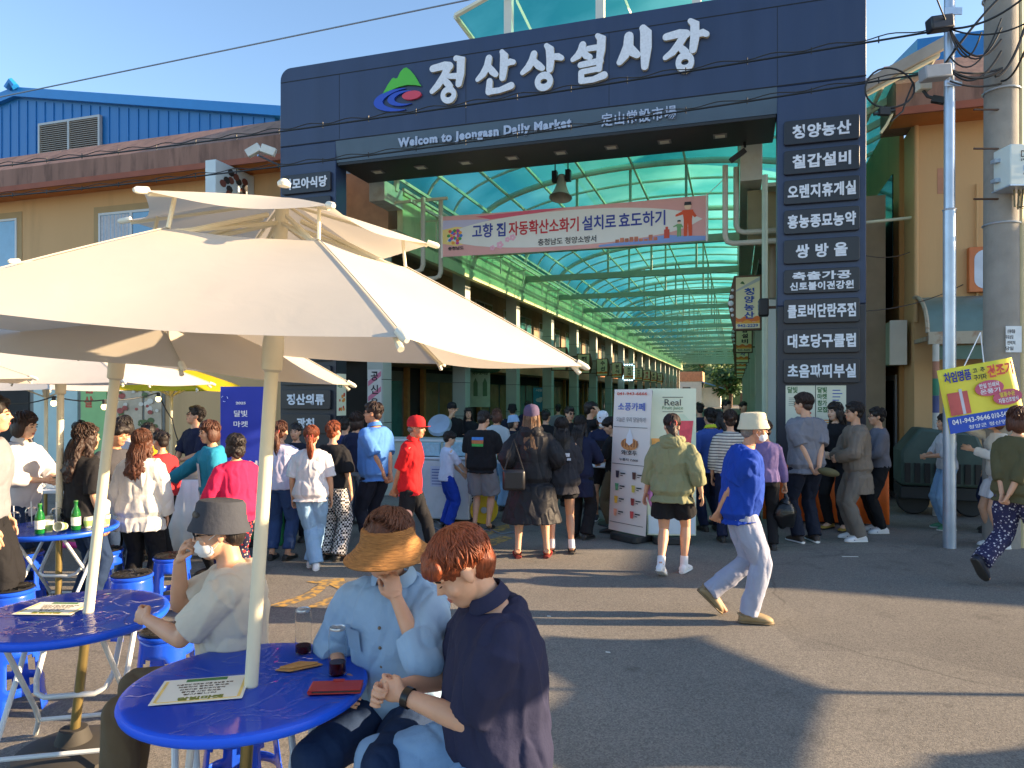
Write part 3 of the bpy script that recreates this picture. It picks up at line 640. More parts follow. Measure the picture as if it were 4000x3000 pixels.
# items on the gate's inner faces
def flood(x, y, z, label):
    t = thing('floodlight', label, 'floodlight', (x, y, z), frame='M'); mb = MB(); mb.box(x - .12, x + .02, y - .1, y + .1, z - .13, z + .13); obj('housing', mb, sm('black_metal', (28, 28, 30), rough=.5, var=.05), t, bevel=.02)
    mb = MB(); mb.box(x - .13, x - .12, y - .08, y + .08, z - .1, z + .1); obj('lens', mb, GLASSD, t)
    mb = MB(); mb.box(x + .02, x + .14, y - .02, y + .02, z - .02, z + .02); obj('bracket', mb, SIGNF, t)
flood(-1.24, .55, 3.05, 'black floodlight on the inside of the right gate column')
# loudspeaker horn hanging from the first arch
hx_, hy_, hz_ = -4.70, 1.95, 5.62
t = thing('speaker_horn', 'grey loudspeaker horn hanging under the teal vault', 'loudspeaker', (hx_, hy_, 5.3), frame='M')
HX = Matrix.Translation((hx_, hy_, hz_)) @ Matrix.Rotation(R(-14), 4, 'X')
mb = MB(); mb.lathe([(.0, .12), (.07, .12), (.085, .02), (.09, -.06), (.12, -.16), (.16, -.25), (.21, -.32), (.195, -.32), (.14, -.23), (.06, -.08), (0, -.06)], 20, X=HX); obj('horn', mb, sm('horn_grey', (150, 146, 134), rough=.5), t)
mb = MB(); mb.box(hx_ - .17, hx_ - .08, hy_ - .06, hy_ + .06, hz_ + .0, hz_ + .2); mb.box(hx_ + .08, hx_ + .17, hy_ - .06, hy_ + .06, hz_, hz_ + .2); mb.cyl((hx_ - .15, hy_, hz_ + .05), (hx_ + .15, hy_, hz_ + .05), .03, 8)
for q in (-.12, .12): mb.cyl((hx_ + q, hy_, hz_ + .18), (hx_ + q, hy_, 7.05), .012, 6)
obj('bracket', mb, sm('black_metal', (28, 28, 30)), t)
# overhead banner
t = thing('banner', 'wide printed cloth banner about fire safety stretched under the arcade roof', 'banner', (-4.5, 1.6, 4.3), frame='M')
bx0, bx1, bz0, bz1, by = -6.9, -2.14, 4.32, 5.07, 1.6
def bz(f): return (.02 * math.sin(f * 9))
mb = MB(); nn = 24
rows_ = [[(bx0 + (bx1 - bx0) * i / nn, by + .0, bz0 + (bz1 - bz0) * j / 4 - .015 * math.sin(math.pi * i / nn)) for i in range(nn + 1)] for j in range(5)]
V = [v for r in rows_ for v in r] + [(v[0], v[1] + .003, v[2]) for r in rows_ for v in r]; o_ = 5 * (nn + 1)
F_ = [(j * (nn + 1) + i, j * (nn + 1) + i + 1, (j + 1) * (nn + 1) + i + 1, (j + 1) * (nn + 1) + i) for j in range(4) for i in range(nn)]
mb.add(V, F_ + [tuple(o_ + q for q in f[::-1]) for f in F_]); obj('cloth', mb, sm('banner_pink', (226, 168, 160), rough=.7, var=.03), t, 0)
W2, H2 = bx1 - bx0, bz1 - bz0
def BP(pts, k=1): return [(bx0 + x * W2, bz0 + z * H2 - .014) for x, z in pts]
def bprint(pts, m, lay): 
    mb = MB(); mb.prism(BP(pts), (0, by - .0015 * lay, 0), (1, 0, 0), (0, 0, 1), (0, -.001, 0)); obj('print', mb, m, t, 0)
bprint([(0, .62), (0, .92), (.2, .86), (.12, .6)], sm('p_lilac', (196, 190, 214), var=0), 1)
bprint([(.0, .35), (.0, .68), (.06, .74), (.12, .68), (.14, .5), (.12, .34), (.06, .26)], sm('p_gold', (240, 212, 128), var=.05), 2)
bprint([(.02 + .0, .36)] + [(.03 + .47 * (1 - math.cos(R(a))) , .5 - .41 * math.sin(R(a)) * (1 if a < 180 else 1)) for a in range(10, 180, 10)] + [(.985, .5)] + [(.03 + .47 * (1 - math.cos(R(a))), .5 + .43 * math.sin(R(a))) for a in range(170, 0, -10)], sm('p_white', (230, 226, 216), var=.02), 3)
bprint([(.14, .95), (.4, 1.0), (.5, .98), (.3, .88), (.2, .86)], sm('p_rose', (222, 96, 116), var=0), 2)
bprint([(.62, .06), (.7, .1), (.8, .16), (.86, .2), (.92, .15), (.995, .12), (.995, .02), (.62, .02)], sm('p_blue', (130, 160, 214), var=0), 4)
mb = MB(); Z = bz0 + H2 * .57; tt = lambda s, f, wd, m_: text_on(m_, s, (bx0 + W2 * f, by - .010, Z), (1, 0, 0), (0, 0, 1), W2 * wd, H2 * .34, .02, .003)
tt('고향 집', .195, .135, mb); tt('설치로', .62, .125, mb); tt('효도하기', .775, .165, mb); obj('lettering', mb, sm('ink_navy', (52, 66, 150), var=0), t, 0)
mb = MB(); tt('자동확산소화기', .41, .27, mb); obj('lettering', mb, sm('ink_crimson', (196, 40, 52), var=0), t, 0)
mb = MB(); text_on(mb, '충청남도 청양소방서', (bx0 + W2 * .5, by - .01, bz0 + H2 * .2), (1, 0, 0), (0, 0, 1), W2 * .22, H2 * .16, .012, .003); text_on(mb, '충청남도', (bx0 + W2 * .06, by - .01, bz0 + H2 * .19), (1, 0, 0), (0, 0, 1), W2 * .065, H2 * .09, .02, .003); obj('lettering', mb, INKK, t, 0)
rr = random.Random(3)
for kcol, c in enumerate(((230, 90, 60), (70, 150, 70), (60, 120, 200), (240, 160, 60), (190, 70, 150))):
    mb = MB()
    for i in range(5):
        a = R(360 * ((i * 5 + kcol) % 25) / 25 + 20 * kcol); q = .012 + .011 * (i % 3); cx, cz = bx0 + W2 * (.06 + q * math.cos(a) * .9), bz0 + H2 * (.50 + q * 5.6 * math.sin(a))
        mb.prism([(cx + .035 * math.cos(b), cz + .03 * math.sin(b)) for b in (2 * math.pi * k / 8 for k in range(8))], (0, by - .0075 - .0004 * i - .0001 * kcol, 0), (1, 0, 0), (0, 0, 1), (0, -.001, 0))
    obj('emblem', mb, sm('petal_%s' % 'abcde'[kcol], c, var=0), t, 0)
for cx, cz, r in ((.21, .14, .05), (.24, .2, .07), (.27, .32, .05), (.29, .36, .06)):
    mb = MB()
    for i in range(5):
        a = 2 * math.pi * i / 5; mb.prism([(bx0 + W2 * cx + r * .6 * math.cos(a) + r * .42 * math.cos(b), bz0 + H2 * cz + r * .6 * math.sin(a) + r * .42 * math.sin(b)) for b in (2 * math.pi * k / 8 for k in range(8))], (0, by - .0085 - .0003 * i, 0), (1, 0, 0), (0, 0, 1), (0, -.001, 0))
    obj('print', mb, sm('p_blossom', (238, 178, 196), var=0), t, 0)
# plain printed figures: adult in orange with a child, red extinguisher, little houses
def fig(cx, z0, h, suit, seed):
    mb = MB(); y_ = by - .009
    def pr(pts, lay=0): mb.prism([(bx0 + W2 * cx + x * h, bz0 + H2 * z0 + z * h) for x, z in pts], (0, y_ - .0005 * lay, 0), (1, 0, 0), (0, 0, 1), (0, -.001, 0))
    pr([(-.12, 0), (-.03, 0), (0, .4), (.03, 0), (.12, 0), (.12, .5), (.16, .78), (-.16, .78), (-.12, .5)]); pr([(-.14, .76), (-.36, .66), (-.36, .6), (-.1, .66)], 1); pr([(.14, .76), (.26, .58), (.2, .54), (.08, .66)], 1)
    obj('print', mb, suit, t, 0); mb = MB()
    mb.prism([(bx0 + W2 * cx + .1 * h * math.cos(b), bz0 + H2 * z0 + .88 * h + .1 * h * math.sin(b)) for b in (2 * math.pi * k / 12 for k in range(12))], (0, y_ - .002, 0), (1, 0, 0), (0, 0, 1), (0, -.001, 0)); obj('print', mb, sm('p_skin', (240, 200, 168), var=0), t, 0)
    mb = MB(); mb.prism([(bx0 + W2 * cx + x * h, bz0 + H2 * z0 + z * h) for x, z in ((-.11, .92), (.11, .92), (.09, 1.02), (-.09, 1.02))], (0, y_ - .0035, 0), (1, 0, 0), (0, 0, 1), (0, -.001, 0)); obj('print', mb, INKK, t, 0)
fig(.935, .12, .56, sm('p_orange', (222, 84, 40), var=0), 1); fig(.905, .12, .27, sm('p_green', (120, 170, 110), var=0), 2)
mb = MB(); mb.box(bx0 + W2 * .853, bx0 + W2 * .872, by - .009, by - .0075, bz0 + H2 * .1, bz0 + H2 * .3); mb.box(bx0 + W2 * .858, bx0 + W2 * .867, by - .009, by - .0075, bz0 + H2 * .3, bz0 + H2 * .36); obj('print', mb, INKR, t, 0)
mb = MB()
for i in range(9): mb.box(bx0 + W2 * (.68 + i * .017), bx0 + W2 * (.694 + i * .017), by - .009, by - .0075, bz0 + H2 * .07, bz0 + H2 * (.12 + .1 * rr.random()))
obj('print', mb, sm('p_brown', (196, 120, 92), var=.3, vs=9), t, 0)
mb = MB(); mb.cyl((bx0, by, bz0 - .02), (bx0, by, bz1 + .02), .02, 8); mb.cyl((bx1, by, bz0 - .02), (bx1, by, bz1 + .02), .02, 8); mb.cyl((bx0, by, bz1), (-7.35, 1.75, 5.3), .006, 5); mb.cyl((bx1, by, bz1), (-1.85, 1.5, 5.3), .006, 5); obj('batten', mb, WPOST, t)
# ================================================================== orange corner buildings with weathered eaves
def stucco(name, col, seed=0.0):
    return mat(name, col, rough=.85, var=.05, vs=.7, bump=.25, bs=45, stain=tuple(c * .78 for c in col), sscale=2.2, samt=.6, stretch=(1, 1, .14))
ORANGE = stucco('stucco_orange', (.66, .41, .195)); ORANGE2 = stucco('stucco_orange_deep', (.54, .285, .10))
EAVE = mat('eave_brown', lin((146, 112, 98)), rough=.9, var=.2, vs=2.2, bump=.4, bs=30, stain=lin((66, 50, 46)), sscale=3.2, samt=.75, stretch=(1.2, 1, .22))
EAVET = sm('eave_trim', (150, 84, 62), rough=.7, var=.1); SOFT = sm('soffit_orange', (196, 122, 62), rough=.8, var=.08)
BLUE = sm('sheet_blue', (34, 116, 186), rough=.38, var=.05, vs=.6); BLUER = sm('sheet_blue_trim', (36, 132, 206), rough=.35, var=.04)
FRAMEW = sm('window_white', (206, 210, 210), rough=.4, var=.03); TANB = sm('window_surround', (176, 150, 108), rough=.8, var=.05)
PANEB = sm('pane_sky', (96, 150, 186), rough=.06, var=.1, spec=.9)
def eave(root, x0, x1, yw, zb, hipL=False, hipR=False):
    """mansard: overhanging fascia with a sloped top"""
    yf = yw - .65
    mb = MB(); h0 = .55 if hipL else 0; h1 = .55 if hipR else 0
    mb.add([(x0, yf, zb + .04), (x1, yf, zb + .04), (x1, yf - .0, zb + .42), (x0, yf, zb + .42), (x1 - h1, yw + .3, zb + 1.1), (x0 + h0, yw + .3, zb + 1.1), (x1, yw + .6, zb + .04), (x0, yw + .6, zb + .04), (x1, yw + .6, zb + .42), (x0, yw + .6, zb + .42), (x1 - h1, yw + .6, zb + 1.1), (x0 + h0, yw + .6, zb + 1.1)],
           [(0, 1, 2, 3), (3, 2, 4, 5), (1, 6, 8, 2), (7, 0, 3, 9), (2, 8, 10, 4), (9, 3, 5, 11), (5, 4, 10, 11), (1, 0, 7, 6)]); obj('eave', mb, EAVE, root, 0)
    mb = MB(); mb.box(x0 + .02, x1 - .02, yf + .03, yw - .002, zb - .03, zb + .038); obj('soffit', mb, SOFT, root, 0)
    mb = MB(); mb.box(x0 - .01, x1 + .01, yf - .02, yf + .028, zb - .05, zb + .06); obj('eave_trim', mb, EAVET, root, 0)
def win(root, x0, x1, z0, z1, y, sur=.14, curtain=False):
    mb = MB(); mb.box(x0 - sur, x0, y - .012, y - .001, z0 - sur, z1 + sur); mb.box(x1, x1 + sur, y - .012, y - .001, z0 - sur, z1 + sur); mb.box(x0, x1, y - .012, y - .001, z1, z1 + sur); mb.box(x0, x1, y - .012, y - .001, z0 - sur, z0)
    obj('window_surround', mb, TANB, root, 0)
    mb = MB(); 
    for a, b in ((x0, x0 + .05), ((x0 + x1) / 2 - .03, (x0 + x1) / 2 + .03), (x1 - .05, x1)): mb.box(a, b, y - .03, y - .002, z0, z1)
    mb.box(x0 + .05, x1 - .05, y - .029, y - .003, z0, z0 + .05); mb.box(x0 + .05, x1 - .05, y - .029, y - .003, z1 - .05, z1)
    f = obj('window', mb, FRAMEW, root, 0)
    mb = MB(); mb.box(x0 + .05, x1 - .05, y - .012, y - .004, z0 + .05, z1 - .05); obj('pane', mb, PANEB, f, 0)
    if curtain:
        mb = MB(); m = (x0 + x1) / 2; P = [(x0 + .06 + (m - x0 - .1) * i / 30, -.016 - .006 * math.sin(i * 1.7)) for i in range(31)]
        mb.add([(a, y + b, z) for z in (z0 + .06, z1 - .06) for a, b in P], [(i, i + 1, 32 + i, 31 + i) for i in range(30)]); obj('curtain', mb, sm('curtain', (196, 196, 200), rough=.8, var=.1, vs=20), f)
lb = thing('corner_building', 'orange stucco building with weathered brown eave left of the gate', 'building', (-14, 1.2, 0), frame='M')
mb = MB(); mb.box(-26, -9.95, 1.2, 3.2, 0, 6.12); obj('wall', mb, ORANGE, lb, 0)
mb = MB(); mb.box(-26, -9.945, 1.19, 3.2, 6.12, 6.16); obj('wall_head', mb, SOFT, lb, 0)
eave(lb, -26, -9.6, 1.2, 6.12, hipR=True)
win(lb, -14.65, -12.9, 4.2, 5.62, 1.2, curtain=True); win(lb, -18.9, -17.0, 4.2, 5.70, 1.2); win(lb, -23, -21.2, 4.2, 5.7, 1.2)
# ground floor of the left building: pale-teal shop fronts, food photo panels
mb = MB(); mb.box(-26, -12.9, 1.17, 1.199, 0, 2.55); obj('shop_front', mb, sm('front_grey', (134, 134, 128), rough=.6, var=.1), lb, 0)
def panel(x0, x1, z0, z1, m, name='front_panel', d=.03):
    mb = MB(); mb.box(x0, x1, 1.17 - d, 1.1695, z0, z1); return obj(name, mb, m, lb, 0)
MINT = sm('front_mint', (150, 196, 180), rough=.4, var=.05); LGREEN = sm('front_green', (150, 200, 128), rough=.5, var=.06)
panel(-18.55, -17.6, .3, 2.3, MINT, 'door'); panel(-17.5, -16.6, .2, 2.3, DARKI, 'doorway'); panel(-16.45, -15.2, .3, 2.4, sm('front_pale', (190, 214, 210), var=.05)); panel(-15.1, -14.4, .3, 2.4, LGREEN); panel(-19.8, -18.7, .2, 2.4, DARKI, 'doorway'); panel(-21.2, -19.95, .3, 2.5, sm('front_deep_green', (54, 142, 84), var=.05))
for x0, x1 in ((-14.15, -13.45), (-13.38, -12.95)):
    panel(x0, x1, .5, 2.4, sm('food_panel', (196, 176, 150), rough=.4, var=.2, vs=5))
mb = MB(); rr = random.Random(9)
for i in range(46):
    cx, cz, r = rr.uniform(-14.1, -13.0), rr.uniform(.95, 2.3), rr.uniform(.04, .1)
    mb.prism([(cx + r * math.cos(a), cz + r * .7 * math.sin(a)) for a in (2 * math.pi * k / 8 for k in range(8))], (0, 1.138 - .0006 * i, 0), (1, 0, 0), (0, 0, 1), (0, -.0004, 0), i % 3)
obj('food_print', mb, [sm('meat', (176, 84, 72), var=.3, vs=20), sm('plate_print', (226, 214, 196), var=.1), sm('herb', (96, 112, 62), var=.2)], lb, 0)
mb = MB()
for i, s in enumerate('삼겹살'): text_on(mb, s, (-14.88, 1.137, 2.2 - .3 * i), (1, 0, 0), (0, 0, 1), .24, .24, .03, .003)
obj('lettering', mb, INKR, lb, 0)
# blue sheet-metal hall rising behind it
hall = thing('sheet_hall', 'blue corrugated metal hall with a louvred vent behind the left building', 'warehouse', (-19, 4, 0), frame='M')
zr = lambda x: 10.0 - abs(x + 20.6) * .178 if x > -20.6 else 10.0 - abs(x + 20.6) * .178
mb = MB(); P = [(-30, 3.3)] + [(-12.3, 3.3), (-12.3, zr(-12.3)), (-20.6, 10.0), (-30, zr(-30))]
mb.prism(P, (0, 4, 0), (1, 0, 0), (0, 0, 1), (0, .2, 0)); x = -29.9
while x < -12.4: mb.box(x, x + .035, 3.975, 3.999, 3.4, zr(x) - .12); x += .32
obj('gable_wall', mb, BLUE, hall, 0)
mb = MB(); mb.prism([(-30.3, zr(-30) - .1), (-30.3, zr(-30) + .14), (-20.6, 10.2), (-11.9, zr(-11.9) + .16), (-11.9, zr(-11.9) - .08), (-20.6, 9.95)], (0, 3.85, 0), (1, 0, 0), (0, 0, 1), (0, 8, 0)); obj('roof', mb, BLUER, hall, 0)
mb = MB(); mb.tube([(-20.75, 3.8, 10.15), (-20.6, 3.8, 10.32), (-20.45, 3.8, 10.15)], .1, 6); obj('ridge_cap', mb, BLUER, hall)
lx0, lx1, lz0, lz1 = -19.75, -17.6, 8.1, 9.1
mb = MB()
for a, b, c_, d in ((lx0, lx1, lz1 - .06, lz1), (lx0, lx1, lz0, lz0 + .06), (lx0, lx0 + .06, lz0 + .06, lz1 - .06), (lx1 - .06, lx1, lz0 + .06, lz1 - .06), ((lx0 + lx1) / 2 - .03, (lx0 + lx1) / 2 + .03, lz0 + .06, lz1 - .06)): mb.box(a, b, 3.88, 3.97, c_, d)
lf = obj('louvre', mb, ALU, hall, 0)
mb = MB(); mb.box(lx0 + .05, lx1 - .05, 3.955, 3.97, lz0 + .05, lz1 - .05, 1)
for i in range(16):
    z = lz0 + .08 + i * .055
    for a, b in ((lx0 + .06, (lx0 + lx1) / 2 - .03), ((lx0 + lx1) / 2 + .03, lx1 - .06)): mb.box(a, b, 3.9, 3.95, z, z + .022)
obj('slats', mb, [sm('slat_grey', (150, 146, 138), metal=.3, var=.05), SEAM], lf, 0)
# right-hand building
rb = thing('corner_building', 'orange stucco building with green awning right of the gate', 'building', (3, 2, 0), frame='M')
mb = MB(); mb.box(1.0, 3.02, 2.0, 30, 0, 6.05); mb.box(3.0201, 13, 2.02, 6, 2.35, 6.05); mb.box(6.2, 13, 2.02, 6, 0, 2.349); obj('wall', mb, ORANGE, rb, 0)
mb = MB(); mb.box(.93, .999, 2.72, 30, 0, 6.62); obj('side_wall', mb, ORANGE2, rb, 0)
eave(rb, .62, 13.1, 2.0, 6.02, hipL=False)
mb = MB(); mb.add([(1.3, 3.2, 7.0), (13, 3.2, 7.0), (13, 3.2, 7.9), (1.3, 3.2, 7.9), (1.3, 8, 7.0), (13, 8, 7), (13, 8, 9.0), (1.3, 8, 9.0)], [(0, 1, 2, 3), (3, 2, 6, 7), (0, 3, 7, 4)]); obj('blue_roof', mb, BLUE, rb, 0)
mb = MB(); mb.box(3.021, 6.2, 3.6, 3.7, 0, 2.349); obj('shop_interior', mb, sm('interior_grey', (120, 110, 92), var=.2, vs=2), rb, 0)
mb = MB()
for x in (3.03, 3.9, 4.9, 6.1): mb.box(x, x + .06, 2.1, 2.16, 0, 2.349)
mb.box(3.03, 6.16, 2.1, 2.15, 2.28, 2.348); mb.box(3.03, 6.16, 2.1, 2.15, .85, .9); f = obj('shop_window', mb, ALU, rb, 0)
for x, l in ((3.3, .5), (4.3, .6)):
    mb = MB(); mb.box(x, x + l, 2.7, 2.76, 2.1, 2.13); obj('tube_lamp', mb, mat('tube_glow', (1, 1, .95), emit=3, var=0), rb, 0)
# curved awning sheet on posts
AWN = sm('awning_teal', (104, 128, 124), rough=.35, var=.1, stain=lin((80, 84, 76)), samt=.5)
mb = MB(); P = []
for i in range(9):
    a = R(90 * i / 8); P.append((2.0 - .82 * math.sin(a), 2.66 + .62 * math.cos(a)))
V = [(x, y, z) for x in (1.02, 12) for y, z in P] + [(x, y, z - .03) for x in (1.02, 12) for y, z in P]; n = 9
mb.add(V, [(i, n + i, n + i + 1, i + 1) for i in range(8)] + [(2 * n + i, 2 * n + i + 1, 3 * n + i + 1, 3 * n + i) for i in range(8)] + [(i, i + 1, 2 * n + i + 1, 2 * n + i) for i in range(8)])
obj('awning', mb, AWN, rb)
RUST = sm('rusty_cream', (176, 166, 146), rough=.6, var=.1, stain=lin((140, 78, 34)), sscale=7, samt=.9)
mb = MB(); mb.box(1.0, 12, 1.12, 1.175, 2.5, 2.68); mb.tube([(1.0, y, z + .01) for y, z in P], .03, 6); mb.box(.99, 1.03, 1.18, 1.98, 2.56, 2.62); obj('awning_frame', mb, RUST, rb)
mb = MB(); mb.box(1.1, 12, 1.2, 1.24, 2.28, 2.48); obj('awning_valance', mb, sm('valance_green', (96, 122, 108), var=.1), rb)
mb = MB()
for i, c in enumerate((0, 1, 2, 3, 0, 1, 4, 0, 3, 0)): mb.cyl((1.1, 1.15, 2.5 - .25 * (i + 1)), (1.1, 1.15, 2.5 - .25 * i - .001), .045, 10, mi=c)
obj('awning_post', mb, [sm('pp_white', (200, 198, 190)), sm('pp_rust', (172, 120, 96)), sm('pp_green', (60, 130, 100)), sm('pp_blue', (76, 84, 130)), sm('pp_cream', (206, 190, 160))], rb)
# big shop sign on the wall
t = thing('wall_sign', 'white shop sign with orange border and navy letters, half behind the concrete pole', 'shop sign', (3.6, 1.99, 3.3), frame='M')
mb = MB(); mb.box(1.72, 6.2, 1.88, 1.998, 3.33, 4.02); obj('panel', mb, sm('sign_rust', (206, 116, 62), rough=.4, var=.1), t, bevel=.008)
mb = MB(); mb.prism(rrect(1.79, 6.1, 3.38, 3.97, .14, 5), (0, 1.878, 0), (1, 0, 0), (0, 0, 1), (0, -.004, 0)); obj('field', mb, sm('sign_sky', (206, 216, 232), rough=.4), t, 0)
mb = MB()
for i, s in enumerate('전원상회'): text_on(mb, s, (2.12 + i * .66, 1.872, 3.66), (1, 0, 0), (0, 0, 1), .42, .4, .045, .004)
obj('lettering', mb, sm('ink_deep_blue', (40, 48, 140), var=0), t, 0)
# small green sign on the side wall
t = thing('wall_sign', 'pale green shop sign on the side wall of the right building, seen at an angle', 'shop sign', (.8, 2.6, 2.2), frame='M')
mb = MB(); mb.box(.7, .925, 2.25, 5.2, 2.25, 2.95); obj('case', mb, sm('sign_moss', (150, 172, 150), rough=.5, var=.06), t, bevel=.01)
mb = MB(); mb.box(.69, .935, 2.17, 2.249, 2.24, 2.96); obj('end_cap', mb, WPOST, t, bevel=.006)
mb = MB(); text_on(mb, '청양농산', (.697, 3.8, 2.66), (0, -1, 0), (0, 0, 1), 2.3, .34, .03, .003); text_on(mb, '942-2229', (.697, 3.8, 2.36), (0, -1, 0), (0, 0, 1), 1.9, .13, .02, .003); obj('lettering', mb, sm('ink_sage', (84, 112, 92), var=0), t, 0)
mb = MB(); mb.box(.90, .929, 2.9, 4.2, 0, 2.1, 0); mb.box(.89, .90, 3.0, 4.1, .1, 2.0, 1); mb.box(.90, .929, 5, 8, 1.0, 2.1, 1); obj('side_door', mb, [sm('door_white', (190, 190, 186)), GLASSD], rb, 0)
mb = MB(); mb.box(.91, .929, 3.2, 16, 3.3, 5.6); obj('side_window', mb, GLASSD, rb, 0)
mb = MB(); mb.cyl((1.85, 1.96, 3.2), (1.85, 1.96, 5.0), .02, 6); mb.cyl((1.02, 1.97, 2.9), (1.02, 1.97, 6), .035, 8); mb.box(1.32, 1.5, 1.993, 1.999, 4.9, 5.3, 1); obj('wall_conduit', mb, [ORANGE, sm('old_mark', (196, 140, 110))], rb)
# more street frontage to the right, outside the picture: it is what shades the gateway
rb2 = thing('corner_building', 'plain low shop block farther along the street to the right', 'building', (18, 2, 0), frame='M')
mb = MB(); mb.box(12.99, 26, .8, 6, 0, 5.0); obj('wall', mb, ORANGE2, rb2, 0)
# distant white house and wooded hill at the end of the arcade
hs = thing('house', 'small white house with orange parapet at the far end of the arcade', 'house', (-5.5, 84, 0), frame='M')
mb = MB(); mb.box(-9.0, -6.0, 84, 90, 0, 3.35); obj('wall', mb, sm('house_white', (236, 228, 212), rough=.8, var=.05), hs, 0)
mb = MB(); mb.box(-9.1, -5.9, 83.9, 90, 3.36, 4.6); obj('parapet', mb, sm('house_orange', (226, 150, 106), rough=.8), hs, 0)
mb = MB(); mb.box(-5.99, -3.7, 84.5, 90, 0, 2.55); obj('annex', mb, sm('house_white', (1, 1, 1)), hs, 0)
mb = MB(); mb.add([(-5.95, 83.6, 3.35), (-3.1, 83.6, 2.45), (-3.1, 90, 2.45), (-5.95, 90, 3.35), (-5.95, 83.6, 3.2), (-3.1, 83.6, 2.3), (-3.1, 90, 2.3), (-5.95, 90, 3.2)], [(0, 1, 2, 3), (7, 6, 5, 4), (0, 4, 5, 1), (1, 5, 6, 2)]); obj('roof', mb, sm('roof_skyblue', (110, 160, 206), rough=.4), hs, 0)
mb = MB(); mb.box(-8.4, -7.4, 83.96, 83.99, 1.4, 2.6); obj('window', mb, GLASSD, hs, 0)
def leafmat(name, c1, c2):
    m = D.materials.new(name); m.use_nodes = True; t = m.node_tree; N = t.nodes; L = t.links; b = N['Principled BSDF']
    oi = N.new('ShaderNodeTexCoord'); nz = N.new('ShaderNodeTexNoise'); nz.inputs['Scale'].default_value = .8; nz.inputs['Detail'].default_value = 6; L.new(oi.outputs['Object'], nz.inputs[0])
    r = N.new('ShaderNodeValToRGB'); L.new(nz.outputs[0], r.inputs[0]); e = r.color_ramp.elements; e[0].position = .35; e[0].color = (*c1, 1); e[1].position = .66; e[1].color = (*c2, 1)
    L.new(r.outputs[0], b.inputs['Base Color']); b.inputs['Roughness'].default_value = .6; return m
LEAF = leafmat('leaf', (.022, .062, .012), (.085, .16, .025)); BARK = sm('bark', (92, 74, 58), rough=.9, var=.2)
def crown(rr, c, rx, rz, n, ls):
    mb = MB(); cl = []
    for i in range(max(8, n // 90)):
        a, b, r = rr.uniform(0, 6.28), rr.uniform(-1, 1), rr.uniform(.5, 1) ; q = math.sqrt(1 - b * b)
        cl.append(Vector((c[0] + rx * r * q * math.cos(a), c[1] + rx * r * q * math.sin(a), c[2] + rz * r * b)))
    for i in range(n):
        p = rr.choice(cl) + Vector((rr.gauss(0, 1), rr.gauss(0, 1), rr.gauss(0, .8))) * rx * .2
        u = Vector((rr.uniform(-1, 1), rr.uniform(-1, 1), rr.uniform(-.6, .6))).normalized(); v = u.orthogonal().normalized(); s = ls * rr.uniform(.6, 1.3)
        mb.add([p - u * s, p + v * s * .5, p + u * s, p - v * s * .5], [(0, 1, 2, 3)])
    return mb
def tree(x, y, h, r, seed, label, n=1500, ls=.32):
    rr = random.Random(seed); t = thing('tree', label, 'tree', (x, y, 0), group='trees on the slope beyond the arcade', frame='M')
    mb = MB(); mb.tube([(x, y, 0), (x + .1, y, h * .35), (x, y + .1, h * .6)], [.3, .22, .12], 7)
    for i in range(5):
        a = i * 1.3 + seed; mb.tube([(x, y, h * (.35 + .05 * i)), (x + r * .6 * math.cos(a), y + r * .6 * math.sin(a), h * (.55 + .07 * i))], [.12, .04], 5)
    obj('trunk', mb, BARK, t)
    obj('crown', crown(rr, (x, y, h * .66), r, h * .36, n, ls), LEAF, t, 0)
for i, (x, y, h, r, q) in enumerate(((-14, 98, 13, 4.5, 'broad leafy tree behind the white house'), (-7, 100, 15, 5, 'tall leafy tree above the orange parapet'), (-1, 96, 12, 4.2, 'leafy tree right of the white house'), (4, 102, 16, 5.2, 'tall tree behind the edge-on shop signs'), (-2.5, 84, 5.5, 2, 'small bushy tree in front of the slope'))):
    tree(x, y, h, r, i, q)
mb = MB(); rr = random.Random(11); nx, ny = 24, 12
V = [(-60 + 110 * i / nx, 104 + 50 * j / ny, -.5 + min(1, j / 6) * (15 + 4 * mnoise.noise((i * .4, j * .5, 0))) + (0 if j else -1)) for j in range(ny + 1) for i in range(nx + 1)]
mb.add(V, [(j * (nx + 1) + i, j * (nx + 1) + i + 1, (j + 1) * (nx + 1) + i + 1, (j + 1) * (nx + 1) + i) for j in range(ny) for i in range(nx)]); obj('hill', mb, sm('hill_soil', (70, 92, 48), rough=.95, var=.3), kind='structure', loc=(-5, 104, 0), frame='M')
mb = MB()
for k in range(46):
    i, j = rr.uniform(0, nx), rr.uniform(0, 7); x, y = -60 + 110 * i / nx, 104 + 50 * j / ny
    if abs(x + 4) > 26: continue
    mb.merge(crown(rr, (x, y, min(1, j / 6) * 15 + 2.5), 3, 2.6, 420, .4))
obj('woods', mb, LEAF, None, 0, kind='stuff', loc=(-5, 104, 0), frame='M')
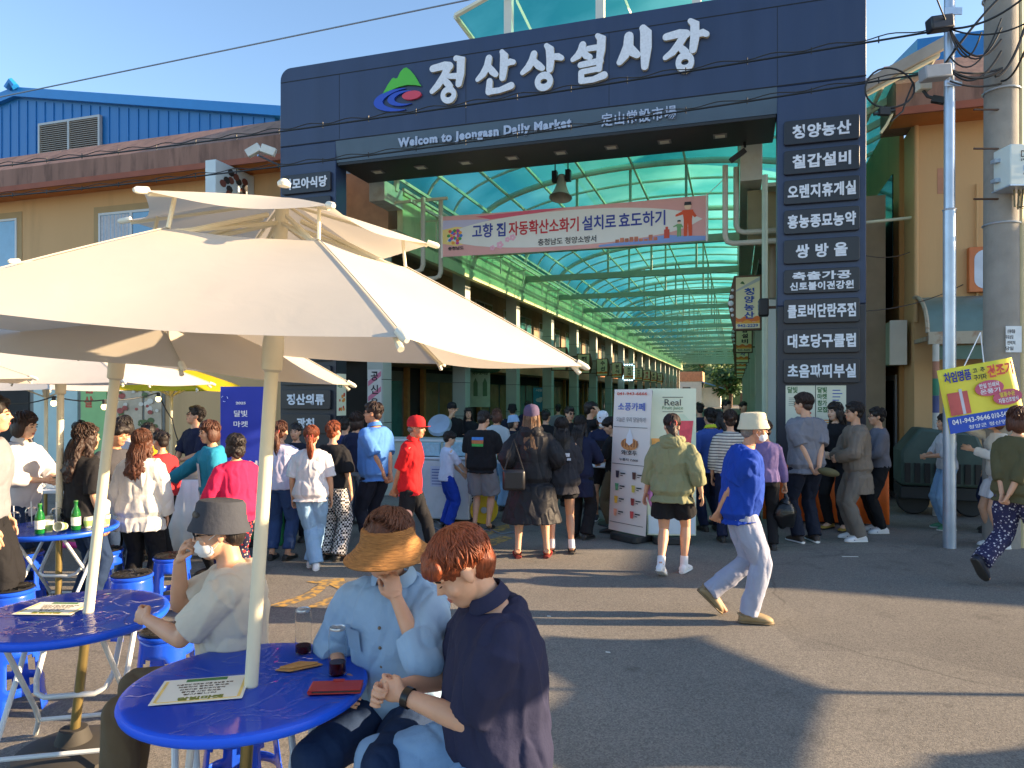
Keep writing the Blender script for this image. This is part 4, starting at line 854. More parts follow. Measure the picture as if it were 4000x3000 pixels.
# ================================================================== poles and cables
CONC = mat('concrete_pole', (.30, .28, .25), rough=.9, var=.1, vs=5, bump=.35, bs=70, stain=(.2, .19, .17), sscale=3, samt=.5)
GALV = sm('galvanised', (176, 190, 206), rough=.35, var=.1, metal=.55, vs=6)
px, py = at(2163, 850, 8.3).x, 8.3
t = thing('utility_pole', 'thick grey concrete utility pole at the right', 'utility pole', (px, py, 0), frame='W')
mb = MB(); mb.tube([(px, py, z) for z in (0, 3, 6, 9.5)], [.19, .18, .172, .162], 20); obj('shaft', mb, CONC, t)
mb = MB()
for z in (3.75, 5.3, 6.4): mb.tube([(px + .186 * math.cos(a), py + .186 * math.sin(a), z) for a in (2 * math.pi * k / 18 for k in range(18))], .012, 5, closed=True)
obj('band', mb, GALV, t)
mb = MB()
for z, a in ((5.05, 180), (4.6, 180), (4.15, 0), (4.02, 180)): mb.cyl((px, py - .12, z), (px + .4 * math.cos(R(a)), py - .12, z), .012, 6)
obj('step_bolt', mb, sm('rust_bolt', (92, 70, 58), metal=.4), t)
mb = MB(); mb.cyl((px + .16, py - .1, 0), (px + .15, py - .1, 8), .03, 8); mb.cyl((px + .21, py - .08, 1), (px + .20, py - .08, 8.5), .016, 6); obj('conduit', mb, sm('conduit_cream', (196, 182, 140), var=.1), t)
mb = MB(); mb.box(px - .08, px + .1, py - .193, py - .187, 2.25, 2.55); s_ = obj('notice', mb, sm('notice_white', (220, 226, 230)), t, 0)
mb = MB()
for i in range(4): text_on(mb, ('신용대출', '무료상담', '연락처', '당일')[i], (px + (-.04 if i % 2 else -.02), py - .1935, 2.49 - .065 * i), (1, 0, 0), (0, 0, 1), .09, .045, .02, .001)
obj('lettering', mb, INKK, s_, 0)
bx, by_, bz_ = px - .03, py - .34, 4.30
mb = MB(); mb.box(bx - .2, bx + .2, by_ - .14, by_ + .14, bz_ - .22, bz_ + .23); b_ = obj('control_box', mb, sm('box_grey', (206, 216, 212), rough=.4, var=.03), t, bevel=.012)
mb = MB(); mb.box(bx - .215, bx + .215, by_ - .16, by_ + .15, bz_ - .235, bz_ - .222); mb.box(bx - .26, bx - .2, by_ + .02, by_ + .1, bz_ - .14, bz_ - .1); mb.box(bx - .26, bx - .2, by_ + .02, by_ + .1, bz_ + .08, bz_ + .12); obj('box_base', mb, GALV, b_)
mb = MB(); text_on(mb, 'DCU', (bx, by_ - .143, bz_ + .12), (1, 0, 0), (0, 0, 1), .17, .075, .0, .002); text_on(mb, '[제어함]', (bx, by_ - .143, bz_ + .055), (1, 0, 0), (0, 0, 1), .17, .03, .01, .002); text_on(mb, '한국전력공사', (bx, by_ - .143, bz_ - .1), (1, 0, 0), (0, 0, 1), .12, .02, .01, .002); obj('lettering', mb, INKK, b_, 0)
mb = MB(); mb.box(bx - .055, bx + .055, by_ - .143, by_ - .141, bz_ - .065, bz_ - .005); obj('label_plate', mb, sm('label_blue', (50, 150, 220), var=0), b_, 0)
CAB = sm('cable_black', (24, 25, 28), rough=.5, var=0); CABG = sm('cable_steel', (130, 140, 150), rough=.4, var=0, metal=.4)
mb = MB()
for i in range(5): mb.tube([(bx - .06 + .05 * i, by_, bz_ - .23), (bx - .04 + .04 * i, by_ + .02, bz_ - .42 - .03 * (i % 2)), (bx + .05, by_ + .1, bz_ - .4), (bx + .12, by_ + .16, bz_ - .2)], .010, 5)
obj('box_cable', mb, sm('cable_olive', (110, 104, 80), var=.2), t)
sx, sy = at(2051, 850, 8.2).x, 8.2
t = thing('steel_pole', 'slim galvanised steel pole left of the concrete pole', 'pole', (sx, sy, 0), frame='W')
mb = MB(); mb.tube([(sx, sy, 0), (sx, sy, 3.9), (sx - .0, sy, 3.9), (sx, sy, 9)], [.068, .066, .058, .054], 14); obj('shaft', mb, GALV, t)
mb = MB(); mb.tube([(sx + .064 * math.cos(a), sy + .064 * math.sin(a), 3.9) for a in (2 * math.pi * k / 14 for k in range(14))], .012, 5, closed=True); mb.box(sx - .1, sx + .1, sy - .075, sy - .06, 6.12, 6.2); mb.box(sx - .1, sx + .1, sy - .075, sy - .06, 5.3, 5.36); obj('clamp', mb, GALV, t)
p = at(2030, 52, 8.05); mb = MB(); mb.box(p.x - .13, p.x + .13, p.y - .07, p.y + .07, p.z - .08, p.z + .08, X=Matrix.Translation(p) @ Matrix.Rotation(R(-8), 4, 'Y') @ Matrix.Translation(-p)); obj('splice_case', mb, sm('case_black', (30, 34, 44), rough=.4), t, bevel=.02)
p = at(2020, 158, 8.05); mb = MB(); mb.box(p.x - .15, p.x + .15, p.y - .08, p.y + .08, p.z - .075, p.z + .075, X=Matrix.Translation(p) @ Matrix.Rotation(R(-6), 4, 'Y') @ Matrix.Translation(-p)); obj('splice_case', mb, sm('case_grey', (150, 154, 160), rough=.5), t, bevel=.015)
def camera_(u, v, d, label, box=True):
    p = at(u, v, d); c = thing('security_camera', label, 'camera', p, frame='W')
    mb = MB(); mb.box(p.x - .07, p.x + .07, p.y - .06, p.y + .06, p.z - .06, p.z + .06); obj('junction_box', mb, sm('jb_ivory', (206, 202, 184), rough=.5), c, bevel=.01)
    mb = MB(); mb.tube([p + Vector((0, 0, -.06)), p + Vector((.03, -.03, -.14)), p + Vector((.08, -.06, -.17))], .018, 6); mb.merge(MB().box(-.12, .12, -.04, .04, -.035, .035), Matrix.Translation(p + Vector((.17, -.1, -.22))) @ Matrix.Rotation(R(-30), 4, 'Z') @ Matrix.Rotation(R(22), 4, 'Y')); obj('camera_body', mb, sm('black_metal', (28, 28, 30)), c)
camera_(1995, 185, 8.35, 'black bullet camera hanging under the right canopy corner')
p = at(1607, 298, 11); c = thing('security_camera', 'black bullet camera in a white box on the right arcade beam', 'camera', p, frame='W')
mb = MB(); mb.box(p.x - .08, p.x + .08, p.y - .07, p.y + .07, p.z - .06, p.z + .07); obj('junction_box', mb, sm('jb_ivory', (206, 202, 184)), c, bevel=.01)
mb = MB(); mb.tube([p, p + Vector((-.0, -.05, -.16))], .02, 6); mb.merge(MB().box(-.13, .13, -.045, .045, -.04, .04), Matrix.Translation(p + Vector((-.12, -.08, -.3))) @ Matrix.Rotation(R(-36), 4, 'Y')); obj('camera_body', mb, sm('black_metal', (28, 28, 30)), c)
def cable(pts, r, label, m=None, name='cable', twist=None, group=None, sub=8):
    """overhead cable through picture-free world points with sag"""
    c = Vector(pts[0]); mb = MB(); mb.tube(pts, r, 6)
    if twist:
        L_ = []; n = len(pts)
        for i in range(n - 1):
            for k in range(sub):
                f = k / sub; p = Vector(pts[i]).lerp(Vector(pts[i + 1]), f); L_.append(p + Vector((0, 0, twist * (1 + .5 * math.sin((i * sub + k) * .9)))))
        mb.tube(L_, r * .55, 5)
        for i in range(1, n - 1, 1): mb.cyl(Vector(pts[i]) - Vector((0, 0, .03)), Vector(pts[i]) + Vector((0, 0, twist * 1.3)), r * .6, 5)
    return obj(name, mb, m or CAB, None, loc=c, frame='W', label=label, cat='cable', group=group)
S1, S2 = at(2051, 62, 8.1), at(2051, 150, 8.1)
cable(cat_curve(at(-180, 440, 12.5), S2, .15, 22), .012, 'lower bundle of black cables crossing the gate lettering strip', twist=.035)
cable(cat_curve(at(-180, 378, 12.5), S1, .12, 22), .013, 'upper bundle of black cables crossing the gate below the title', twist=.04)
cable(cat_curve(at(-60, 222, 9), at(1010, 0, 7), .0, 10) + [at(1250, -55, 6.6)], .009, 'single thin wire crossing the sky at upper left', CABG)
PT = [at(2163, z, 8.15) for z in (12, 60, 120, 165)]
i = 0
for a, b, s, r in ((S1, at(2230, -20, 7.5), .1, .013), (S1, at(2163, 85, 8.1), .25, .012), (S2, at(2163, 110, 8.1), .22, .012), (S2, at(2165, 150, 8.1), .1, .016), (S1, at(2220, 48, 7.8), .1, .01), (at(2185, -30, 8.1), at(2040, 140, 8.15), -.05, .014), (at(2230, 0, 8), at(2150, 165, 8.0), .2, .016), (S2, at(2240, 100, 8.2), .15, .012), (at(2163, 175, 8.1), at(2230, 60, 7.7), .15, .012), (S1, at(2010, -40, 7.6), .02, .008), (at(2052, 175, 8.1), at(2163, 180, 8.1), .05, .012), (S1, at(2120, 70, 8), .3, .01), (S1, at(2163, 60, 8.05), .35, .009), (S2 + Vector((0, 0, .15)), at(2163, 40, 8.05), .3, .009)):
    i += 1; cable(cat_curve(a, b, s, 12), r, 'black cable in the tangle between the steel pole and the concrete pole', group='tangled cables between the poles')
p = at(1922, 190, 8.2); cable([p + Vector((.27 * math.cos(a) * 1.05, .02 * math.sin(a * 2), .23 * math.sin(a))) for a in [2 * math.pi * k / 24 for k in range(26)]] + [at(1958, 215, 8.2), at(1950, 240, 8.2), at(1925, 262, 8.2)], .011, 'spare loop of black cable hanging beside the gate', name='cable_loop')
p = at(1910, 243, 8.2); t = thing('cable_clamp', 'black cable splice with a cream tail hanging by the right canopy', 'cable splice', p, frame='W')
mb = MB(); mb.box(p.x - .06, p.x + .06, p.y - .03, p.y + .03, p.z - .03, p.z + .05); mb.tube([p + Vector((-.12, 0, -.02)), p, p + Vector((.12, 0, .03))], .02, 6); obj('clamp', mb, CAB, t)
mb = MB(); mb.tube([p + Vector((.09, 0, -.02)), p + Vector((.03, 0, -.14)), p + Vector((-.04, 0, -.24))], .016, 6); obj('tail', mb, sm('conduit_cream', (196, 182, 140)), t)
for (u0, v0), (u1, v1), s, q in (((1871, 552), (1965, 545), .05, 'thin wire from the gate to the right building corner'), ((1871, 672), (2080, 615), .08, 'slack wire crossing the orange wall to the big sign')):
    cable(cat_curve(at(u0, v0, 9.7), at(u1, v1, 11.0), s, 8), .007, q)
# ================================================================== parasols, tables, stools
def canvas(name, col, tl=.35):
    m = D.materials.new(name); m.use_nodes = True; t = m.node_tree; N = t.nodes; L = t.links; b = N['Principled BSDF']
    tc = N.new('ShaderNodeTexCoord'); nz = N.new('ShaderNodeTexNoise'); nz.inputs['Scale'].default_value = 2.2; nz.inputs['Detail'].default_value = 7; L.new(tc.outputs['Object'], nz.inputs[0])
    r = N.new('ShaderNodeValToRGB'); L.new(nz.outputs[0], r.inputs[0]); e = r.color_ramp.elements
    e[0].position = .3; e[0].color = (*[c * .9 for c in col], 1); e[1].position = .65; e[1].color = (*col, 1)
    L.new(r.outputs[0], b.inputs['Base Color']); b.inputs['Roughness'].default_value = .75; b.inputs['Specular IOR Level'].default_value = .25
    n2 = N.new('ShaderNodeTexNoise'); n2.inputs['Scale'].default_value = 7; n2.inputs['Detail'].default_value = 5; n2.inputs['Distortion'].default_value = 1.2; L.new(tc.outputs['Object'], n2.inputs[0])
    bp = N.new('ShaderNodeBump'); bp.inputs['Strength'].default_value = .07; bp.inputs['Distance'].default_value = .02; L.new(n2.outputs[0], bp.inputs['Height']); L.new(bp.outputs[0], b.inputs['Normal'])
    tr = N.new('ShaderNodeBsdfTranslucent'); L.new(r.outputs[0], tr.inputs[0]); mx = N.new('ShaderNodeMixShader'); mx.inputs[0].default_value = tl
    L.new(b.outputs[0], mx.inputs[1]); L.new(tr.outputs[0], mx.inputs[2]); L.new(mx.outputs[0], N['Material Output'].inputs[0]); return m
CREAM = canvas('canvas_cream', (.70, .64, .54), .3); WHITEC = canvas('canvas_white', (.66, .63, .58), .3); YELC = canvas('canvas_yellow', (.70, .55, .02), .4)
POLEC = sm('pole_cream', (226, 218, 190), rough=.45, var=.05); POLEG = sm('pole_gold', (150, 132, 82), rough=.35, var=.15, metal=.6, vs=9); FINI = sm('finial_white', (232, 226, 206), rough=.4, var=.02)
RUBB = sm('base_rubber', (58, 56, 52), rough=.75, var=.15)
def parasol(base, tilt, r, zr, zt, rot, m, label, hat=True, lean=(1, 0), n=6, pr=.024):
    """tilt: degrees of lean towards lean (x, y); zr rim height, zt height of the canopy's centre"""
    t = thing('parasol', label, 'parasol', (base[0], base[1], 0), group='parasols over the tables')
    ax = Vector((-lean[1], lean[0], 0)); X = Matrix.Rotation(R(tilt), 4, ax)
    piv = Vector((0, 0, .1)); X = Matrix.Translation(piv) @ X @ Matrix.Translation(-piv)
    def rp(a, f, t_=0, g=1.0):
        """point at rib angle a, radius fraction f; t_ in 0..1 towards the next rib"""
        a0 = R(rot + a * 360 / n); a1 = a0 + 2 * math.pi / n
        q = (1 - .075 * 4 * t_ * (1 - t_) * f * f)
        p0 = Vector((math.cos(a0), math.sin(a0), 0)); p1 = Vector((math.cos(a1), math.sin(a1), 0)); p = p0.lerp(p1, t_) * r * f * q * g
        dz = (zt - zr) * (f ** 1.12) + .02 * math.sin(math.pi * t_) * f
        return X @ Vector((p.x, p.y, zt - dz))
    f0 = .40 if hat else .02
    mb = MB(); nt_, nf = 12, 12
    for i in range(n):
        V = [rp(i, f0 + (1 - f0) * j / nf, k / nt_) for j in range(nf + 1) for k in range(nt_ + 1)]
        mb.add(V, [(j * (nt_ + 1) + k, (j + 1) * (nt_ + 1) + k, (j + 1) * (nt_ + 1) + k + 1, j * (nt_ + 1) + k + 1) for j in range(nf) for k in range(nt_)])
    cp = obj('canopy', mb, m, t, 20)
    mb = MB()
    for i in range(n): mb.tube([rp(i, f0 + (1 - f0) * j / 8) + Vector((0, 0, .004)) for j in range(9)], .0022, 4)
    obj('seam', mb, m, cp)
    for i in range(n):
        mb = MB(); mb.tube([rp(i, f) - Vector((0, 0, .018)) for f in (.06, .5, .98)], .009, 6); mb.tube([X @ Vector((0, 0, zt - .42)), rp(i, .5) - Vector((0, 0, .02))], .008, 6); obj('rib', mb, POLEC, t)
        mb = MB(); e, d = rp(i, .975), (rp(i, 1) - rp(i, .9)).normalized(); mb.tube([e, e + d * .04, e + d * .052], [.012, .012, .006], 10); mb.tube([rp(i, .955) - Vector((0, 0, .022)), rp(i, .985) - Vector((0, 0, .036))], [.007, .009], 8); obj('finial', mb, FINI, t)
    if hat:
        rh = .48
        def hp(a, f, t_=0):
            a0 = R(rot + a * 360 / n); a1 = a0 + 2 * math.pi / n; q = (1 - .09 * 4 * t_ * (1 - t_) * f * f)
            p = Vector((math.cos(a0), math.sin(a0), 0)).lerp(Vector((math.cos(a1), math.sin(a1), 0)), t_) * r * rh * f * q
            return X @ Vector((p.x, p.y, zt - .085 + .125 * (1 - f ** 1.1) - .02 * math.sin(math.pi * t_) * f))
        mb = MB()
        for i in range(n):
            V = [hp(i, .02 + .98 * j / 6, k / 8) for j in range(7) for k in range(9)]
            mb.add(V, [(j * 9 + k, (j + 1) * 9 + k, (j + 1) * 9 + k + 1, j * 9 + k + 1) for j in range(6) for k in range(8)])
        hc = obj('vent_canopy', mb, m, t, 20)
        for i in range(n):
            mb = MB(); e, d = hp(i, .97), (hp(i, 1) - hp(i, .9)).normalized(); mb.tube([e, e + d * .035, e + d * .045], [.011, .011, .006], 10); obj('finial', mb, FINI, hc)
            mb = MB(); mb.tube([rp(i, .40), hp(i, .80) - Vector((0, 0, .006))], .010, 6, flat=.6); mb.tube([hp(i, .05) - Vector((0, 0, .02)), hp(i, .97) - Vector((0, 0, .012))], .006, 5); obj('vent_strut', mb, POLEC, hc)
            mb = MB(); mb.tube([X @ Vector((0, 0, zt - .05)), rp(i, .41) - Vector((0, 0, .01))], .008, 5); obj('stay', mb, POLEC, hc)
        mb = MB(); mb.lathe([(0, .0), (.022, 0), (.024, .012), (.012, .026), (0, .028)], 12, X=X @ Matrix.Translation((0, 0, zt + .08))); obj('cap', mb, FINI, hc)
    top = zt + .015
    mb = MB(); mb.tube([X @ Vector((0, 0, z)) for z in (.62, 1.3, top)], pr, 16); p_ = obj('pole', mb, POLEC, t)
    mb = MB(); mb.lathe([(pr, 0), (pr + .012, .01), (pr + .014, .1), (pr + .008, .16), (pr, .165)], 16, X=X @ Matrix.Translation((0, 0, zr - .1))); obj('hub', mb, POLEC, p_)
    mb = MB(); mb.tube([X @ Vector((0, 0, z)) for z in (.1, .62)], pr * .92, 12); obj('lower_pole', mb, POLEG, t)
    mb = MB(); mb.lathe([(0, .0), (.26, .0), (.27, .03), (.25, .07), (.14, .10), (.08, .11), (.06, .17), (0, .17)], 28); obj('base', mb, RUBB, t)
    return t
TB = mat('table_blue', (.012, .11, .84), rough=.38, var=.05, vs=2, bump=.02, bs=6, spec=.3)
FILM = None
def film():
    m = D.materials.new('clear_film'); m.use_nodes = True; t = m.node_tree; N = t.nodes; L = t.links; N.remove(N['Principled BSDF'])
    tc = N.new('ShaderNodeTexCoord'); v0 = N.new('ShaderNodeTexNoise'); v0.inputs['Scale'].default_value = 4; v0.inputs['Detail'].default_value = 3; v0.inputs['Distortion'].default_value = 1.2; L.new(tc.outputs['Object'], v0.inputs[0]); v = N.new('ShaderNodeValToRGB'); L.new(v0.outputs[0], v.inputs[0]); ee = v.color_ramp.elements; ee[0].position = .46; ee[0].color = (0, 0, 0, 1); ee[1].position = .5; ee[1].color = (1, 1, 1, 1); e3 = ee.new(.54); e3.color = (0, 0, 0, 1)
    bp = N.new('ShaderNodeBump'); bp.inputs['Strength'].default_value = .35; bp.inputs['Distance'].default_value = .006; L.new(v.outputs[0], bp.inputs['Height'])
    g = N.new('ShaderNodeBsdfGlossy'); g.inputs['Roughness'].default_value = .06; L.new(bp.outputs[0], g.inputs['Normal']); tr = N.new('ShaderNodeBsdfTransparent')
    fr = N.new('ShaderNodeFresnel'); fr.inputs[0].default_value = 1.2; L.new(bp.outputs[0], fr.inputs['Normal']); mx = N.new('ShaderNodeMixShader'); L.new(fr.outputs[0], mx.inputs[0]); L.new(tr.outputs[0], mx.inputs[1]); L.new(g.outputs[0], mx.inputs[2]); L.new(mx.outputs[0], N['Material Output'].inputs[0]); return m
FILM = film()
TW = sm('tube_white', (216, 220, 220), rough=.3, var=.04)
def make_table(label):
    t = thing('folding_table', label, 'table', group='round blue folding tables')
    mb = MB(); mb.lathe([(.0, .70), (.39, .70), (.412, .682), (.424, .690), (.429, .705), (.424, .718), (.412, .722), (0, .722)], 64); obj('tabletop', mb, TB, t, 40)
    mb = MB(); nn = 40; V = [(0, 0, .7245)]
    rr = random.Random(2)
    for j in range(1, 9):
        for k in range(nn): a = 2 * math.pi * k / nn; V.append((.415 * j / 8 * math.cos(a), .415 * j / 8 * math.sin(a), .7245 + .002 * rr.random()))
    F_ = [(0, 1 + k, 1 + (k + 1) % nn) for k in range(nn)] + [(1 + j * nn + k, 1 + (j + 1) * nn + k, 1 + (j + 1) * nn + (k + 1) % nn, 1 + j * nn + (k + 1) % nn) for j in range(7) for k in range(nn)]
    mb.add(V, F_); obj('plastic_film', mb, FILM, t)
    for s in (1, -1):
        mb = MB(); w_ = .2 if s > 0 else .235
        mb.tube([(-w_, -.24 * s, .70), (-w_ * 1.05, .14 * s, .22), (-w_ * 1.1, .2 * s, .14), (-w_ * 1.45, .34 * s, .012)], .0125, 10); mb.tube([(w_, -.24 * s, .70), (w_ * 1.05, .14 * s, .22), (w_ * 1.1, .2 * s, .14), (w_ * 1.45, .34 * s, .012)], .0125, 10)
        mb.tube([(-w_ * 1.1, .2 * s, .14), (w_ * 1.1, .2 * s, .14)], .011, 8)
        obj('leg_frame', mb, TW, t)
    mb = MB(); mb.tube([(-.17, .2, .60), (-.17, .05, .40), (-.15, .0, .35), (-.11, -.02, .335), (.11, -.02, .335), (.15, .0, .35), (.17, .05, .40), (.17, .2, .60)], .013, 10); obj('brace', mb, TW, t)
    mb = MB(); mb.tube([(-.24, -.24, .69), (.24, -.24, .69)], .012, 8); mb.tube([(-.24, .24, .69), (.24, .24, .69)], .012, 8); obj('top_rail', mb, TW, t)
    return t
STB = mat('stool_blue', (.012, .09, .72), rough=.25, var=.04, coat=.3); STK = sm('stool_black', (34, 33, 32), rough=.35, var=.2, vs=30)
def make_stool(label):
    t = thing('stool', label, 'stool', group='blue plastic stools')
    mb = MB(); na, nz = 48, 18
    def P(a, j):
        f = j / nz; z = .415 * (1 - f); sq = 1 + .05 * f * math.cos(4 * a)
        r = (.135 + .055 * f ** 1.2) * sq; return Vector((r * math.cos(a), r * math.sin(a), z))
    vi = {}
    V = [P(2 * math.pi * k / na, j) for j in range(nz + 1) for k in range(na)]; F_ = []
    for j in range(nz):
        z = .415 * (1 - (j + .5) / nz)
        for k in range(na):
            d = abs(((k + .5) / na * 360 + 45) % 90 - 45); d = 45 - d  # 0 at the leg's axis ... 45 mid-opening
            op = z < .33 - .0022 * max(0, 20 - (45 - (45 - d))) and d > (17 if z < .29 else 24) and not (.115 < z < .16 and True)
            if not op: F_.append((j * na + k, (j + 1) * na + k, (j + 1) * na + (k + 1) % na, j * na + (k + 1) % na))
    mb.add(V, F_); b = obj('body', mb, STB, t); s_ = b.modifiers.new('wall', 'SOLIDIFY'); s_.thickness = .006
    mb = MB(); mb.lathe([(0, .41), (.138, .41), (.146, .418), (.148, .43), (.142, .438), (0, .438)], 40); obj('rim', mb, STB, t)
    mb = MB(); mb.lathe([(0, .4385), (.132, .4385), (.138, .444), (.13, .452), (.11, .449), (.09, .453), (.07, .449), (.05, .453), (.03, .449), (0, .452)], 36)
    for k in range(16): a = 2 * math.pi * k / 16; mb.tube([(.03 * math.cos(a), .03 * math.sin(a), .452), (.125 * math.cos(a + .5), .125 * math.sin(a + .5), .454)], .004, 5)
    obj('seat', mb, STK, t)
    return t
# near parasol over the near table, and the others behind
T1 = (-.955, 2.57); T2 = (at(190, 850, 3.42).x, 3.42); T3 = (at(126, 850, 5.65).x, 5.65)
parasol((T1[0] - .03, T1[1]), 3.9, 1.13, 1.96, 2.45, 3, CREAM, 'big cream parasol with a raised vent top over the nearest table', lean=(1, -.1))
parasol((T2[0] - .07, T2[1]), 6.2, 1.12, 1.955, 2.40, 10, CREAM, 'cream parasol second from the camera, its shaded underside showing', lean=(1, .1))
parasol(T3, .6, 1.12, 1.87, 2.28, 22, WHITEC, 'white parasol over the table with bottles', pr=.026)
parasol((at(98, 850, 8.6).x, 8.6), .3, 1.25, 1.83, 2.15, 5, WHITEC, 'white parasol in the back by the shop fronts', hat=False, pr=.022)
parasol((at(368, 850, 9.3).x, 9.3), .4, 1.0, 1.83, 2.16, 12, YELC, 'bright yellow parasol beside the blue banner', hat=False, pr=.02)
parasol((-4.35, 4.6), 1, 1.2, 1.90, 2.25, 2, CREAM, 'cream parasol of which only a rib tip shows at the left edge', hat=False)
# outside the picture to the right: the row goes on and throws the shadows over the road
parasol((7.2, 4.07), 0, 1.1, 1.95, 2.4, 0, CREAM, 'cream parasol standing out of view to the right, farthest one'); parasol((9.3, 2.6), 0, 1.1, 1.95, 2.4, 20, CREAM, 'cream parasol standing out of view to the right, middle one'); parasol((3.1, 2.3), 0, 1.15, 2.05, 2.5, 12, CREAM, 'cream parasol standing out of view to the right, nearest one')
tb = make_table('nearest round blue table with two drink bottles and a red wallet'); tb.location = (-.965, 2.60, 0); tb.rotation_euler = (0, 0, R(28))
dup(tb, None, (T2[0] - .08, T2[1], 0), R(12), 'round blue table second from the camera with a printed sheet'); dup(tb, None, (T3[0], T3[1], 0), R(-4), 'round blue table crowded with green bottles and cups')
st = make_stool('blue stool under the woman in the straw visor')
SEATS = {'S2': (-.44, 2.86), 'S3': (-.03, 2.36), 'S1': (-1.16, 3.05)}
st.location = (*SEATS['S2'], 0)
for k, (x, y, q) in enumerate(((*SEATS['S3'], 'blue stool under the man in the navy polo shirt'), (*SEATS['S1'], 'blue stool under the man in the bucket hat'))):
    dup(st, None, (x, y, 0), .4 + k, q)
def topat(u, v): d = 1534 * (CAM_H - .45) / (v - 850); return ((u - 1106) / 1534 * d, d)
for k, (u, v, q) in enumerate(((360, 1358, 'empty blue stool with a yellowed seat beside the second table'), (285, 1237, 'empty blue stool just behind the second table'), (226, 1185, 'blue stool at the right of the bottle table'), (52, 1190, 'blue stool at the left of the bottle table'), (25, 1268, 'blue stool left of the second table at the picture edge'), (372, 1198, 'blue stool behind the man in the bucket hat'), (20, 1360, 'blue stool half hidden under the second table'))):
    x, y = topat(u, v); dup(st, None, (x, y, 0), k * .7, q)
# --- things on the tables
ZT = .7265
def item(name, label, cat, x, y, z=ZT, group=None, rz=0): return thing(name, label, cat, (x, y, z), rz, group)
PRINT = sm('sheet_paper', (236, 232, 216), rough=.7, var=.03)
def tabat(u, v, z=ZT): d = 1534 * (CAM_H - z) / (v - 850); return ((u - 1106) / 1534 * d, d)
def notice_sheet(u, v, rz, s, label):
    x, y = tabat(u, v); t = item('notice_sheet', label, 'notice', x, y, rz=R(rz))
    mb = MB(); mb.box(-.15 * s, .15 * s, -.105 * s, .105 * s, .001, .0025); obj('paper', mb, PRINT, t, 0)
    mb = MB()
    for a, b, c, d in ((-.14, -.13, -.09, .09), (.13, .14, -.09, .09), (-.13, .13, -.095, -.09)): mb.box(a * s, b * s, c * s, d * s, .0025, .0035)
    obj('border', mb, sm('border_gold', (238, 206, 120), var=.1, vs=20), t, 0)
    mb = MB(); mb.box(-.07 * s, .07 * s, .075 * s, .098 * s, .0025, .0036); obj('heading', mb, sm('heading_green', (70, 124, 70), var=.2, vs=30), t, 0)
    mb = MB()
    for i in range(5): text_on(mb, ('이용하신 자리는 다음 손님을 위해', '깨끗하게 정리해 주세요', '쓰레기는 분리수거함에', '즐거운 시간 되세요', '감사합니다')[i], (0, s * (.05 - i * .022), .0025), (1, 0, 0), (0, 1, 0), s * (.19 - .02 * i), s * .012, .01, .001)
    obj('lettering', mb, sm('ink_brown', (92, 78, 60), var=0), t, 0)
    mb = MB(); text_on(mb, '달빛마켓', (.01 * s, -.075 * s, .0025), (1, 0, 0), (0, 1, 0), .15 * s, .028 * s, .04, .0012); obj('title', mb, sm('title_olive', (122, 128, 40), var=.1), t, 0)
notice_sheet(437, 1490, 12, 1.0, 'printed notice sheet taped on the nearest blue table'); notice_sheet(118, 1315, -2, .95, 'printed notice sheet taped on the second blue table')
GL = D.materials.new('clear_plastic'); GL.use_nodes = True; b_ = GL.node_tree.nodes['Principled BSDF']; b_.inputs['Transmission Weight'].default_value = 1; b_.inputs['Roughness'].default_value = .03; b_.inputs['IOR'].default_value = 1.08; b_.inputs['Base Color'].default_value = (.96, .97, .97, 1); b_.inputs['Specular IOR Level'].default_value = .9
TEA = mat('dark_tea', (.05, .006, .008), rough=.1, var=0); LID = sm('can_lid', (190, 194, 198), rough=.3, metal=.8, var=.05); GLASSG = D.materials.new('green_glass'); GLASSG.use_nodes = True; b_ = GLASSG.node_tree.nodes['Principled BSDF']; b_.inputs['Base Color'].default_value = (.02, .32, .06, 1); b_.inputs['Transmission Weight'].default_value = .6; b_.inputs['Roughness'].default_value = .05
def drink(u, v, fill, label):
    x, y = tabat(u, v); t = item('drink_bottle', label, 'drink', x, y, group='clear drink bottles on the near table'); r = .032
    mb = MB(); mb.lathe([(0, 0), (r * .92, 0), (r, .006), (r, .145), (r * .93, .158), (r * .9, .168), (r * .88, .168), (r * .91, .157), (r * .97, .145), (r * .97, .007), (r * .9, .003), (0, .003)], 28); obj('bottle', mb, GL, t)
    mb = MB(); mb.lathe([(0, .004), (r * .95, .004), (r * .955, .008), (r * .955, fill), (0, fill)], 28); obj('drink', mb, TEA, t)
    mb = MB(); mb.lathe([(0, .168), (r * .86, .168), (r * .93, .166), (r * .95, .172), (r * .9, .176), (r * .84, .171), (0, .171)], 28); mb.tube([(-.004, -.006, .174), (.012, -.01, .177), (.016, .003, .177), (.0, .008, .175)], .003, 6); obj('lid', mb, LID, t)
drink(655, 1408, .028, 'clear drink bottle with a little dark tea, farther from the wallet'); drink(729, 1455, .045, 'clear drink bottle half full of dark tea behind the red wallet')
x, y = tabat(728, 1490); t = item('wallet', 'red leather phone wallet lying on the near table', 'wallet', x, y, rz=R(4))
RED = mat('wallet_red', (.38, .025, .02), rough=.35, var=.1, vs=20, bump=.15, bs=300)
for z0, z1, nm in ((.012, .017, 'cover'), (.001, .006, 'cover')):
    mb = MB(); mb.box(-.088, .088, -.042, .042, z0, z1); obj(nm, mb, RED, t, bevel=.002)
mb = MB(); mb.tube([(-.088, -.042, .009), (-.088, .042, .009)], .008, 10); mb.box(-.02, .02, .03, .05, .016, .019); obj('spine', mb, RED, t)
mb = MB(); mb.box(-.08, .086, -.038, .038, .006, .012); obj('cards', mb, sm('cards', (60, 54, 50), var=.3, vs=60), t)
